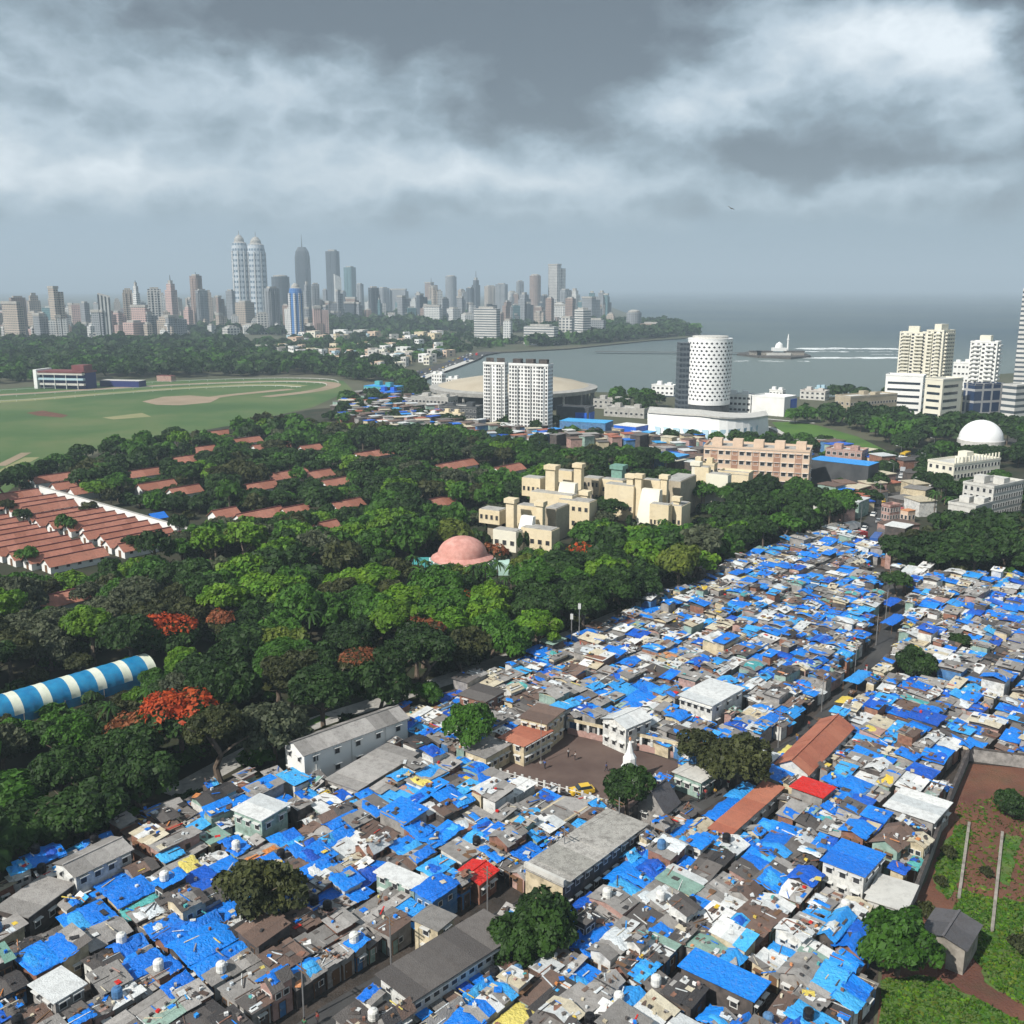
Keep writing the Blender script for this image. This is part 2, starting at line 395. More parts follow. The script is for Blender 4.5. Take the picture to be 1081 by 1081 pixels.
# slate band of far rain over the horizon
bandn = w.math('ADD', el, w.math('MULTIPLY', w.math('SUBTRACT', wa.outputs['Fac'], .5), .05))
band = w.n('ShaderNodeMapRange', interpolation_type='SMOOTHSTEP'); w.l(bandn, band.inputs[0]); band.inputs[1].default_value = .046; band.inputs[2].default_value = .074; band.inputs[3].default_value = 1; band.inputs[4].default_value = 0
azr = w.ramp(az, -.5, .5)
hz = w.mix(azr, (.31, .41, .50), (.205, .29, .355))
cloudc = w.mix(w.math('MULTIPLY', band.outputs[0], .93), rp.outputs[0], hz)
up = w.ramp(el, .3, .9)
cloudc = w.mix(up, cloudc, (.25, .30, .345))
bg2 = w.n('ShaderNodeBackground'); w.l(cloudc, bg2.inputs[0]); bg2.inputs[1].default_value = 1.0
mx = w.n('ShaderNodeMixShader'); mx.inputs[0].default_value = .93; w.l(bg1.outputs[0], mx.inputs[1]); w.l(bg2.outputs[0], mx.inputs[2])
wo = w.n('ShaderNodeOutputWorld'); w.l(mx.outputs[0], wo.inputs[0])
W.cycles.sampling_method = 'MANUAL'; W.cycles.sample_map_resolution = 512

# haze
hm = bpy.data.materials.new('haze_air'); hm.use_nodes = True; hm.node_tree.nodes.remove(hm.node_tree.nodes['Principled BSDF'])
pv = hm.node_tree.nodes.new('ShaderNodeVolumePrincipled'); pv.inputs['Color'].default_value = (.70, .86, 1.0, 1); pv.inputs['Density'].default_value = .00018; pv.inputs['Anisotropy'].default_value = 0.0
hm.node_tree.links.new(pv.outputs[0], hm.node_tree.nodes['Material Output'].inputs['Volume'])
MATS['haze_air'] = hm
mb = MB(); mb.box(-22000, -1500, -6, 22000, 26000, 420, 'haze_air'); mb.build('haze', kind='stuff')

# ================================================================ LAND, SEA, ROADS
k = NT('sea'); p = k.pos()
c = k.mix(k.ramp(k.noise(p, .0016, 5), .38, .62), (.075, .105, .10), (.03, .06, .08))
yy = k.n('ShaderNodeSeparateXYZ'); k.l(p, yy.inputs[0])
c = k.mix(k.ramp(yy.outputs[1], 1150, 1700), k.mix(.7, c, (.16, .195, .18)), c)
k.l(c, k.b.inputs['Base Color']); k.b.inputs['Roughness'].default_value = .42; k.b.inputs['Specular IOR Level'].default_value = .45
wv = k.n('ShaderNodeMapping'); k.l(p, wv.inputs[0]); wv.inputs['Scale'].default_value = (1, 2.2, 1)
k.bump(k.noise(wv.outputs[0], .09, 8, .62), 1.6); MATS['sea'] = k.m
flat('sea', [(-21000, -1400), (21000, -1400), (21000, 25000), (-21000, 25000)], -1.5, 'sea')
coast = GP([(445, 400), (462, 411), (520, 412), (640, 414), (700, 419), (760, 420), (835, 419), (880, 419), (935, 413), (985, 405), (1020, 397), (1100, 392), (1500, 388)])
coast += [(3500, 900), (3500, -1200), (-18000, -1200), (-18000, 19000)]
coast += GP([(480, 312), (560, 313), (612, 316), (645, 324), (668, 333), (700, 342), (736, 350), (741, 354), (722, 357), (690, 359), (650, 363), (600, 368), (545, 371), (512, 372), (492, 380), (470, 390)])
mb = MB(); mb.prism(coast, -3, 0, 'rock', 'land'); mb.build('ground', kind='structure')
Z = 0.02
def sheet_px(name, pts, z, m, kind='structure'): return flat(name, GP(pts), z, m, kind)
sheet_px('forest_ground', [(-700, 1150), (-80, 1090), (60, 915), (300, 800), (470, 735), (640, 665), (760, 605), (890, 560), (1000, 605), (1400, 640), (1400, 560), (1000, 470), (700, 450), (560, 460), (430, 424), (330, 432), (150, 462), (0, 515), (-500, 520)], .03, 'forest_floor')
turf = [(-700, 520), (-80, 540), (0, 525), (60, 482), (150, 466), (250, 448), (330, 430), (372, 411), (362, 402), (300, 399.5), (150, 402), (90, 405), (0, 411), (-700, 420)]
sheet_px('racecourse_turf', turf, .06, 'turf')
def strip(name, line, wd, z, m, kind='structure', px=True):
    P_ = GP(line) if px else line
    L = []; Rr = []
    for i, (x, y) in enumerate(P_):
        a = P_[max(0, i-1)]; b = P_[min(len(P_)-1, i+1)]
        dx, dy = b[0]-a[0], b[1]-a[1]; l = math.hypot(dx, dy) or 1
        L.append((x-dy/l*wd/2, y+dx/l*wd/2)); Rr.append((x+dy/l*wd/2, y-dx/l*wd/2))
    mb = MB()
    for i in range(len(P_)-1): mb.face([(*Rr[i], z), (*Rr[i+1], z), (*L[i+1], z), (*L[i], z)], m)
    return mb.build(name, kind=kind)
def smooth_line(pts, n=6):
    out = []
    for i in range(len(pts)-1):
        p0 = pts[max(0, i-1)]; p1 = pts[i]; p2 = pts[i+1]; p3 = pts[min(len(pts)-1, i+2)]
        for j in range(n):
            t_ = j/n
            out.append(tuple(.5*((2*p1[a])+(-p0[a]+p2[a])*t_+(2*p0[a]-5*p1[a]+4*p2[a]-p3[a])*t_**2+(-p0[a]+3*p1[a]-3*p2[a]+p3[a])*t_**3) for a in (0, 1)))
    return out+[pts[-1]]
track = smooth_line([(-200, 424), (0, 417), (100, 411), (200, 405.5), (290, 402.5), (340, 403.5), (352, 407), (330, 413), (280, 419)])
strip('sand_track', track, 12, .10, 'sand_track')
strip('grass_track', smooth_line([(-200, 432), (0, 424), (100, 416.5), (200, 409.5), (285, 406), (318, 408)]), 16, .10, 'olive_track')
strip('dirt_track', smooth_line([(215, 421), (245, 417), (280, 413.5), (308, 411)]), 11, .12, 'sand_track')
strip('sand_path', smooth_line([(0, 492), (14, 485), (28, 478)]), 5, .12, 'sand_track')
strip('grass_path', smooth_line([(0, 500), (16, 492), (34, 483)]), 7, .11, 'olive_track')
sheet_px('sand_paddock', [(150, 424), (172, 419), (200, 417.5), (232, 420), (222, 425), (190, 428), (165, 427.5)], .13, 'sand_track')
sheet_px('dirt_patch', [(28, 436), (45, 433.5), (72, 438.5), (66, 441), (40, 439)], .12, 'dirt_red')
sheet_px('grass_strip', [(108, 441), (150, 436), (160, 440), (120, 443)], .11, 'olive_track')
strip('causeway_road', smooth_line([(425, 402), (448, 394), (470, 386.5), (492, 379.5), (502, 374.5), (520, 371.5)]), 26, .10, 'asphalt')
strip('causeway_pavement', smooth_line([(437, 402.5), (458, 394.5), (478, 387.5), (498, 380)]), 9, .22, 'concrete_light')
# slum floor and lanes
SLUM = GP([(-140, 1050), (0, 950), (60, 917), (160, 868), (250, 838), (300, 826), (355, 790), (430, 762), (470, 735), (520, 712), (590, 690), (640, 665), (700, 640), (750, 610), (800, 588), (850, 570), (890, 560), (920, 583), (950, 605), (1010, 612), (1090, 618), (1300, 640), (1400, 830), (1090, 812), (1020, 806), (1000, 850), (975, 930), (930, 1000), (922, 1080), (915, 1180), (-140, 1180)])
flat('packed_earth', SLUM, .05, 'mud')
ALLEY = smooth_line([(240, 1160), (330, 1085), (440, 1020), (560, 955), (640, 908), (700, 872), (770, 828), (840, 785), (890, 738), (925, 695), (940, 660), (944, 630), (925, 600)])
strip('lane', ALLEY, 3.6, .07, 'asphalt')
PLAY = GP([(511, 821), (597, 772), (720, 806), (655, 863)])
flat('playground_dirt', PLAY, .09, 'play_dirt')
# field on the right
FIELD = GP([(915, 1180), (926, 1080), (934, 1000), (978, 930), (1004, 850), (1024, 806), (1100, 812), (1500, 840), (1500, 1180)])
flat('field_soil', FIELD, .05, 'dirt_red')
def patch(name, pts, z, m, jit=.5, n=5):
    P_ = GP(pts); out = []
    for i in range(len(P_)):
        a = P_[i]; b = P_[(i+1) % len(P_)]
        for j in range(n):
            t_ = j/n; out.append((a[0]+(b[0]-a[0])*t_+R.uniform(-jit, jit), a[1]+(b[1]-a[1])*t_+R.uniform(-jit, jit)))
    return flat(name, out, z, m)
patch('grass_patch', [(925, 1180), (932, 1035), (985, 1030), (1040, 1060), (1120, 1100), (1200, 1180)], .09, 'field_grass')
patch('grass_patch', [(1000, 985), (1012, 940), (1060, 950), (1120, 960), (1150, 1060), (1085, 1066), (1045, 1040), (1030, 1010)], .09, 'field_grass')
patch('grass_patch', [(985, 930), (990, 905), (1015, 870), (1026, 880), (1012, 930), (1000, 950)], .09, 'field_grass')
patch('grass_patch', [(1050, 930), (1060, 880), (1076, 885), (1066, 935)], .09, 'field_grass')
# lawn on the hill, its path and the roads
sheet_px('hill_lawn', [(815, 446), (835, 445.5), (862, 449), (905, 461), (940, 478), (948, 489), (925, 489), (895, 479), (862, 471), (838, 462), (822, 454)], .12, 'lawn')
strip('garden_path', smooth_line([(765, 441), (790, 447), (815, 452), (832, 461), (860, 470), (890, 478), (925, 492)]), 3.2, .2, 'concrete_light')
strip('garden_path', smooth_line([(775, 434), (800, 441), (826, 444), (860, 447)]), 3, .2, 'concrete_light')
strip('main_road', smooth_line([(895, 600), (925, 565), (945, 535), (955, 508), (962, 488), (1000, 474), (1100, 462)]), 14, .09, 'asphalt')
strip('side_road', smooth_line([(700, 468), (780, 474), (860, 480), (960, 492)]), 9, .10, 'asphalt')
strip('forest_road', smooth_line([(180, 840), (250, 802), (320, 768), (420, 735), (540, 694), (640, 655), (740, 612)]), 5, .08, 'concrete')
strip('lane_verge', smooth_line([(255, 798), (300, 776), (345, 756)]), 2.0, .12, 'lawn')

# ================================================================ BUILDING HELPERS
WINCACHE = {}
def win_mesh(w_, h_, frame, pane, hood):
    key = (round(w_, 2), round(h_, 2), frame, pane, hood)
    if key in WINCACHE: return WINCACHE[key]
    mb = MB(); f = min(.12, w_*.09)
    mb.box(-.03, -w_/2+f, f, .06, w_/2-f, h_-f, pane)
    mb.box(-.07, -w_/2, 0, .06, w_/2, f, frame); mb.box(-.07, -w_/2, h_-f, .06, w_/2, h_, frame)
    mb.box(-.069, -w_/2, f, .06, -w_/2+f, h_-f, frame); mb.box(-.069, w_/2-f, f, .06, w_/2, h_-f, frame)
    if hood: mb.box(-.5, -w_/2-.15, h_, .02, w_/2+.15, h_+.12, frame)
    WINCACHE[key] = mb.mesh('window'); return WINCACHE[key]
def add_windows(par, spots, w_, h_, frame='frame_white', pane='win_dark', hood=False, cap=100):
    """spots: (x, y, z, facing) in the parent's space, facing 0: -x, 1: -y"""
    me = win_mesh(w_, h_, frame, pane, hood)
    for (x, y, z, fc) in spots[:cap]:
        link('window', me, par, (x, y, z), fc)
    if len(spots) > cap:
        mb = MB()
        for (x, y, z, fc) in spots[cap:]:
            c_, s_ = math.cos(fc), math.sin(fc); T = lambda p: (x+p[0]*c_-p[1]*s_, y+p[0]*s_+p[1]*c_, z+p[2])
            mb.box(-.03, -w_/2, 0, .06, w_/2, h_, pane, T); mb.box(-.1, -w_/2-.1, -.15, .06, w_/2+.1, 0, frame, T)
        mb.build('window_rows', par, kind='stuff')
def top_z(y_px, D):
    return H+D*math.tan(math.atan((540.5-y_px)/F)-P)
def frame_px(x0, x1, D, rot, ratio):
    r = math.radians(rot); sc = F/(D*math.cos(P)+H*math.sin(P)*.8)
    Wd = (x1-x0)/sc; Lv = Wd/(math.sin(r)+ratio*math.cos(r)); Lu = ratio*Lv
    return r, sc, Lu, Lv, ((x0-540.5)/sc+Lv*math.sin(r), D)
def block(name, label, cat, x0, x1, top, base=None, D=None, rot=60, ratio=.4, wall='cream', roof='concrete', nf=0, nb=0, nb2=0, ww=1.5, wh=1.4, pane='win_dark', frame='frame_white', hood=False, group=None, parapet=.8, foot=True, tanks=0, lift=.9):
    if D is None: D = G(0, base)[1]
    r, sc, Lu, Lv, o = frame_px(x0, x1, D, rot, ratio)
    h = top_z(top, D)
    e = thing(name, label, cat, (o[0], o[1], 0), r, group)
    mb = MB(); mb.box(0, 0, 0, Lu, Lv, h, wall); mb.build('wall', e)
    roof_slab(e, Lu, Lv, h, roof, wall, parapet)
    if nf:
        fh = h/nf; sp = []
        for f in range(nf):
            for b in range(nb): sp.append((0, (b+.5)*Lv/nb, f*fh+fh*.3, 0))
            for b in range(nb2): sp.append(((b+.5)*Lu/nb2, 0, f*fh+fh*.3, math.pi/2))
        sp.sort(key=lambda s: -s[2])
        if nb: ww = min(ww, Lv/nb*.7)
        if nb2: ww = min(ww, Lu/nb2*.7)
        add_windows(e, sp, ww, min(wh, fh*.6), frame, pane, hood)
    if foot:
        c_, s_ = math.cos(r), math.sin(r)
        FOOT.append([(o[0]+x*c_-y*s_, o[1]+x*s_+y*c_) for x, y in ((-2, -2), (Lu+2, -2), (Lu+2, Lv+2), (-2, Lv+2))])
    for i in range(tanks):
        mb = MB(); tx = Lu*(.25+.5*R.random()); ty = Lv*(i+.5)/tanks
        s_ = min(Lu, Lv)*.12+.6; mb.box(tx-s_, ty-s_, h+.2, tx+s_, ty+s_, h+2.2+R.random(), wall); mb.build('stair_head', e)
    return e, Lu, Lv, h
def roof_slab(e, Lu, Lv, h, roof, wall, parapet):
    mb = MB(); o_ = .12
    mb.box(-o_, -o_, h, Lu+o_, Lv+o_, h+.15, roof)
    rf_ = mb.build('roof', e)
    if parapet:
        mb = MB(); a = .22; z0, z1 = h+.15, h+.15+parapet
        mb.box(-o_, -o_, z0, Lu+o_, a, z1, wall); mb.box(-o_, Lv-a, z0, Lu+o_, Lv+o_, z1, wall)
        mb.box(-o_, a, z0, a, Lv-a, z1, wall); mb.box(Lu-a, a, z0, Lu+o_, Lv-a, z1, wall); mb.build('parapet', rf_)
def add_part_box(e, name, x0, y0, z0, x1, y1, z1, m):
    mb = MB(); mb.box(x0, y0, z0, x1, y1, z1, m); return mb.build(name, e)
def keep(x0, y0, x1, y1, D): KEEP.append((x0, y0, x1, y1, D))
def foot_rect(ox, oy, r, Lu, Lv, m=1.0):
    c_, s_ = math.cos(r), math.sin(r)
    FOOT.append([(ox+x*c_-y*s_, oy+x*s_+y*c_) for x, y in ((-m, -m), (Lu+m, -m), (Lu+m, Lv+m), (-m, Lv+m))])
# ================================================================ SKYLINE TOWERS (far)
def tower(name, label, x0, x1, top, base, style, shape='box', spire=0, rot=None, roofm='concrete', group=None, cat='tower', extra=None, ratio=1.0):
    D = G(0, base)[1]; rot = R.choice([20, 35, 55, 70]) if rot is None else rot
    r, sc, Lu, Lv, o = frame_px(x0, x1, D, rot, ratio)
    if shape in ('round', 'oval', 'bullet', 'taper'):
        Lu = Lv = (x1-x0)/sc; o = ((x0+x1)/2, 0); o = ((o[0]-540.5)/sc, D+Lu/2)
    h = top_z(top, D)
    e = thing(name, label, cat, (o[0], o[1], 0), r if shape not in ('round', 'oval', 'bullet', 'taper') else 0, group)
    mb = MB()
    if shape == 'box':
        mb.box(0, 0, 0, Lu, Lv, h, style); mb.build('body', e)
        a = .18; add_part_box(e, 'plant_room', Lu*a, Lv*a, h, Lu*(1-a), Lv*(1-a), h+max(3, h*.025), roofm)
        if h > 60 and Lu > 12:
            m2 = MB()
            for q in (.0, .42): m2.box(Lu*(q+.1), -1.1, 4, Lu*(q+.28), 0, h-5, style); m2.box(-1.1, Lv*(q+.1), 4, 0, Lv*(q+.28), h-5, style)
            m2.build('bay', e)
    elif shape == 'step':
        mb.box(0, 0, 0, Lu, Lv, h*.8, style); mb.box(Lu*.15, Lv*.15, h*.8, Lu*.85, Lv*.85, h*.93, style); mb.build('body', e)
        add_part_box(e, 'crown', Lu*.3, Lv*.3, h*.93, Lu*.7, Lv*.7, h, roofm)
    elif shape == 'split':
        mb.box(0, 0, 0, Lu*.46, Lv, h, style); mb.build('body', e)
        mb = MB(); mb.box(Lu*.54, 0, 0, Lu, Lv, h*.94, style); mb.build('body', e)
        add_part_box(e, 'core', Lu*.46, Lv*.2, 0, Lu*.54, Lv*.8, h*.97, roofm)
        add_part_box(e, 'crown', -.8, -.8, h, Lu*.46+.8, Lv+.8, h+4, roofm)
    elif shape == 'round':
        rr = Lu/2; mb.lathe([(rr, 0), (rr, h)], style, 16); mb.build('body', e)
        mb = MB(); mb.lathe([(rr*.8, h), (rr*.8, h+3), (rr*.3, h+5)], roofm, 16); mb.build('crown', e)
    elif shape == 'bullet':
        rr = Lu/2; mb.lathe([(rr, 0), (rr, h*.74), (rr*.97, h*.82), (rr*.86, h*.89)], style, 18, cap=False); mb.build('body', e)
        mb = MB(); mb.lathe([(rr*.86, h*.89), (rr*.6, h*.905), (rr*.56, h*.94), (rr*.4, h*.96), (rr*.3, h*.975), (rr*.06, h*.985), (rr*.04, h)], roofm, 18); mb.build('crown', e)
        m2 = MB()
        for k_ in range(8):
            a = k_*math.pi/4
            m2.box(-1.6, -rr-1.4, 0, 1.6, -rr+1, h*.8, 'f_white', T=lambda p, a=a: (p[0]*math.cos(a)-p[1]*math.sin(a), p[0]*math.sin(a)+p[1]*math.cos(a), p[2]))
        m2.build('fin', e)
    elif shape == 'taper':
        rr = Lu/2
        S = lambda q, z: [(-rr*q, -rr*q*.8, z), (-rr*q*.6, -rr*q, z), (rr*q*.6, -rr*q, z), (rr*q, -rr*q*.8, z), (rr*q, rr*q, z), (-rr*q, rr*q, z)]
        mb.loft([S(.86, 0), S(.95, h*.35), S(1, h*.6), S(.96, h*.8), S(.82, h*.88), S(.5, h*.94)], style); mb.face(S(.5, h*.94), roofm); mb.build('body', e)
    elif shape == 'slant':
        mb.loft([[(0, 0, 0), (Lu, 0, 0), (Lu, Lv, 0), (0, Lv, 0)], [(0, 0, h*.97), (Lu, 0, h*.9), (Lu, Lv, h*.93), (0, Lv, h)]], style); mb.face([(0, 0, h*.97), (Lu, 0, h*.9), (Lu, Lv, h*.93), (0, Lv, h)], roofm); mb.build('body', e)
    if spire:
        m2 = MB(); cx_ = 0 if shape in ('round', 'bullet', 'taper') else Lu/2; cy_ = 0 if cx_ == 0 else Lv/2
        m2.bar((cx_, cy_, h*.93), (cx_, cy_, top_z(spire, D)), 1.6, 'dark_steel', 6, .4); m2.build('spire', e)
    if extra: extra(e, Lu, Lv, h)
    return e
TW = [  # x0,x1,top,base,style,shape,spire,label
 (0, 24, 321, 362, 'f_beige', 'split', 0, 'wide beige striped apartment tower at the far left skyline edge'),
 (43, 61, 325, 350, 'f_teal', 'box', 0, 'squat teal glass block between two beige towers on the left skyline'),
 (84, 94, 320, 350, 'f_grey', 'box', 0, 'thin grey tower just left of the black and white striped tower'),
 (100, 117, 309, 360, 'f_stripe', 'slant', 0, 'white tower with dark vertical stripes above the left woods'),
 (128, 141, 306, 352, 'f_beige', 'box', 0, 'plain beige tower left of the pointed pale tower'),
 (141, 149, 298, 354, 'f_white', 'step', 296, 'slim pale tower with a stepped pointed top'),
 (152, 171, 305, 352, 'f_grid', 'box', 0, 'white gridded tower with dark bays and flat top'),
 (174, 187, 296, 346, 'f_pink', 'step', 290, 'pink-brown tower with a narrower stepped head'),
 (193, 203, 322, 350, 'f_pink', 'step', 314, 'small rosy tower with pointed white cap before the tall brown tower'),
 (201, 214, 291, 345, 'f_brown', 'box', 287, 'tall brown tower with corner masts'),
 (216, 225, 306, 345, 'f_beige', 'step', 0, 'pale cream tower with round cap beside the tall brown tower'),
 (227, 237, 314, 344, 'f_brown', 'split', 0, 'pair of joined low brown slabs left of the twin towers'),
 (239, 248, 307, 342, 'f_grey', 'box', 0, 'grey-green tower touching the left twin tower'),
 (246, 263, 246, 338, 'f_twin', 'bullet', 243, 'left of the twin tallest towers, banded white with crowned top'),
 (262, 281, 248, 338, 'f_twin', 'bullet', 244, 'right of the twin tallest towers, banded white with crowned top'),
 (286, 305, 292, 336, 'f_dark', 'round', 0, 'dark grey barrel-topped tower between the twins and blue tower'),
 (305, 319, 298, 355, 'f_blue', 'bullet', 0, 'bright blue glass tower with curved front'),
 (313, 327, 256, 332, 'f_dark', 'taper', 247, 'dark tapering tower with needle spire behind the blue tower'),
 (320, 329, 297, 346, 'f_grey', 'step', 294, 'grey tower with pointed cap right of the blue tower'),
 (328, 338, 300, 344, 'f_grey', 'box', 0, 'ribbed grey tower beside the pointed grey one'),
 (331, 343, 325, 352, 'f_white', 'split', 0, 'low white split tower at the foot of the dark spire'),
 (345, 359, 265, 330, 'f_dark', 'box', 0, 'tall flat-topped dark slab tower right of the needle spire'),
 (352, 361, 289, 332, 'f_white', 'slant', 0, 'slim white tower with concave top before the dark slab'),
 (363, 376, 282, 328, 'f_teal', 'box', 0, 'pale green glass tower right of the dark slab'),
 (383, 400, 319, 331, 'f_white', 'box', 0, 'low pale gridded block right of the green glass tower'),
 (398, 411, 304, 331, 'f_grey', 'box', 0, 'dull grey block between pale gridded blocks'),
 (411, 431, 306, 331, 'f_grey', 'split', 0, 'broad grey split block left of the framed tower'),
 (448, 462, 299, 330, 'f_brown', 'split', 293, 'unfinished framed brown tower with crane mast'),
 (470, 482, 292, 330, 'f_grey', 'round', 0, 'round-headed grey tower left of the dark navy tower'),
 (492, 500, 304, 332, 'f_dark', 'box', 0, 'shorter half of the dark navy tower pair'),
 (498, 507, 293, 332, 'f_dark', 'step', 286, 'dark navy tower with pointed top in the skyline middle'),
 (511, 524, 302, 330, 'f_beige', 'box', 0, 'pale tower of two tones right of the navy tower'),
 (523, 536, 300, 331, 'f_grey', 'box', 0, 'broad grey tower right of the navy tower'),
 (545, 553, 297, 332, 'f_grey', 'box', 0, 'very slim grey tower left of the dark brown tower'),
 (559, 571, 291, 334, 'f_brown', 'round', 0, 'dark brown round-topped tower left of the crowned tower'),
 (579, 597, 280, 334, 'f_grid', 'split', 0, 'tallest right-hand skyline tower with white gridded crown'),
 (576, 585, 315, 345, 'f_brown', 'box', 0, 'dark narrow tower at the foot of the crowned tower'),
 (597, 608, 315, 345, 'f_brown', 'box', 0, 'brown block right of the crowned tower'),
 (615, 634, 315, 342, 'f_grey', 'split', 0, 'grey split tower near the headland'),
 (640, 650, 330, 346, 'f_beige', 'step', 0, 'last small pale block before the headland trees'),
 (447, 467, 324, 348, 'f_white', 'split', 0, 'white gridded apartment block behind the causeway'),
 (471, 486, 326, 348, 'f_white', 'box', 0, 'pale narrow block right of the white gridded apartments'),
 (500, 528, 326, 361, 'f_band', 'box', 0, 'banded white apartment slab at the bay shore'),
 (486, 501, 332, 350, 'f_white', 'box', 0, 'smaller white block left of the banded slab'),
 (531, 541, 339, 363, 'f_white', 'box', 0, 'narrow white block with blue sign on the shore'),
 (553, 590, 345, 365, 'f_band', 'box', 0, 'long low banded white block on the shore'),
 (590, 607, 336, 362, 'f_grid', 'box', 0, 'grey gridded block between two shore blocks'),
 (607, 624, 327, 360, 'f_band', 'box', 0, 'white banded tower at the shore end'),
 (620, 640, 338, 358, 'f_grey', 'box', 0, 'low grey block by the headland trees'),
 (662, 678, 330, 350, 'f_grey', 'round', 0, 'grey rounded building among headland trees'),
 (677, 700, 342, 352, 'f_brown', 'box', 0, 'low brown building on the headland'),
 (28, 40, 330, 352, 'f_beige', 'box', 0, 'short beige tower left of the teal glass block'),
 (62, 74, 332, 352, 'f_white', 'split', 0, 'short pale split tower right of the teal glass block'),
 (72, 86, 322, 348, 'f_pink', 'box', 0, 'pinkish tower left of the thin grey tower'),
 (118, 128, 330, 354, 'f_pink', 'box', 0, 'low rosy tower right of the striped white tower'),
 (436, 447, 308, 332, 'f_grey', 'step', 0, 'stepped grey tower left of the framed brown tower'),
 (341, 346, 306, 336, 'f_grey', 'box', 0, 'thin grey tower between the spire and the dark slab'),
 (376, 384, 300, 332, 'f_grey', 'box', 0, 'thin grey tower right of the green glass tower'),
 (483, 491, 306, 332, 'f_beige', 'box', 0, 'thin beige tower left of the navy pair'),
 (536, 545, 308, 332, 'f_white', 'box', 0, 'small pale tower left of the slim grey tower'),
 (571, 579, 312, 336, 'f_dark', 'box', 0, 'small dark tower left of the crowned tower')]
for a in TW:
    tower('city_tower', a[7], a[0], a[1], a[2], a[3], a[4], a[5], a[6], group='city skyline towers', ratio=.7 if a[1]-a[0] < 20 else .35, rot=65 if a[1]-a[0] >= 20 else None)
# smaller city blocks massed under the towers
PR = []; rr_ = random.Random(5)
SK = ['f_beige', 'f_white', 'f_grey', 'f_pink', 'f_brown', 'f_white', 'f_beige', 'f_grid']
CN = {'f_beige': 'beige', 'f_white': 'white', 'f_grey': 'grey', 'f_pink': 'rosy', 'f_brown': 'brown', 'f_grid': 'gridded grey', 'f_dark': 'dark', 'f_teal': 'teal'}
LMS = [('the wide beige tower', 12, 340), ('the teal glass block', 52, 340), ('the striped white tower', 108, 340), ('the gridded dark tower', 162, 340), ('the tall brown tower', 207, 340), ('the twin towers', 262, 340), ('the blue tower', 312, 345), ('the dark slab tower', 352, 335), ('the grey split block', 421, 335), ('the framed brown tower', 455, 335), ('the navy tower', 500, 335), ('the slim grey tower', 549, 335), ('the crowned tower', 588, 340), ('the causeway', 440, 385)]
for i in range(300):
    px = rr_.uniform(-30, 640); base = rr_.choice([330, 334, 338, 342, 346, 350, 353, 357, 360])
    if px > 250: base = min(base, 353)
    if px > 590: base = min(base, 338)
    if px > 330: base = min(base, 344)
    wd = rr_.uniform(6, 15)*(base-300)/44; hh = rr_.uniform(.5, 1.9)*wd*(1.0 if rr_.random() < .75 else 2.0)
    hh = min(hh, base-rr_.uniform(300, 322))
    if hh < 3: hh = 4
    if px > 330 and rr_.random() < .4: hh = min(hh*1.7, base-rr_.uniform(298, 310))
    st = rr_.choice(SK if px < 330 else ['f_grey', 'f_dark', 'f_grey', 'f_brown', 'f_teal', 'f_white', 'f_beige']); tall = hh > wd*1.5
    sh = rr_.choice(['box', 'box', 'step', 'split'])
    o = tower('city_block', '', px, px+wd, base-hh, base, st, sh, ratio=rr_.choice([.5, 1, 1.6]), group='lower city blocks under the skyline', cat='building', rot=rr_.choice([20, 40, 60, 75]))
    PR.append((o, ('slender ' if tall else 'low ')+CN[st]+' '+{'box': 'flat-topped', 'step': 'stepped', 'split': 'split'}[sh]+' block near '+nearest(LMS, px, 340), px))
uniq(PR)
# white and cream houses of the near town (beyond the woods)
PR = []; HL = [('the big lawn end of the racecourse', 300, 390), ('the causeway foot', 425, 392), ('the blue tower', 315, 360), ('the woods behind the grandstand', 260, 372), ('the bay road', 450, 375)]
for i in range(105):
    while True:
        px = rr_.uniform(255, 470); py = rr_.uniform(355, 392)
        if px > 425-(py-392)*1.9+18: continue
        if py > 388 and px < 380: continue
        if px < 300 and not (366 < py < 384): continue
        break
    wd = rr_.uniform(7, 16); hh = rr_.uniform(4, 9); wl = rr_.choice(['white_paint', 'white_paint', 'ivory', 'cream', 'pale_blue_wall', 'concrete_light', 'peach'])
    e, Lu, Lv, h = block('town_house', '', 'house', px, px+wd, py-hh, base=py, rot=rr_.choice([30, 50, 70]), ratio=rr_.uniform(.6, 1.6), wall=wl, roof=rr_.choice(['concrete_light', 'concrete', 'red_tile', 'white_paint']), nf=2, nb=2, nb2=1, ww=3, wh=2.2, parapet=1.0, group='pale houses beyond the woods', foot=False)
    FOOT.append([(e.location.x-9, e.location.y-9), (e.location.x+9, e.location.y-9), (e.location.x+9, e.location.y+14), (e.location.x-9, e.location.y+14)])
    PR.append((e, {'white_paint': 'white', 'ivory': 'ivory', 'cream': 'cream', 'pale_blue_wall': 'pale blue', 'concrete_light': 'grey', 'peach': 'peach'}[wl]+(' wide' if wd > 12 else ' small')+' house near '+nearest(HL, px, py), px))
uniq(PR)

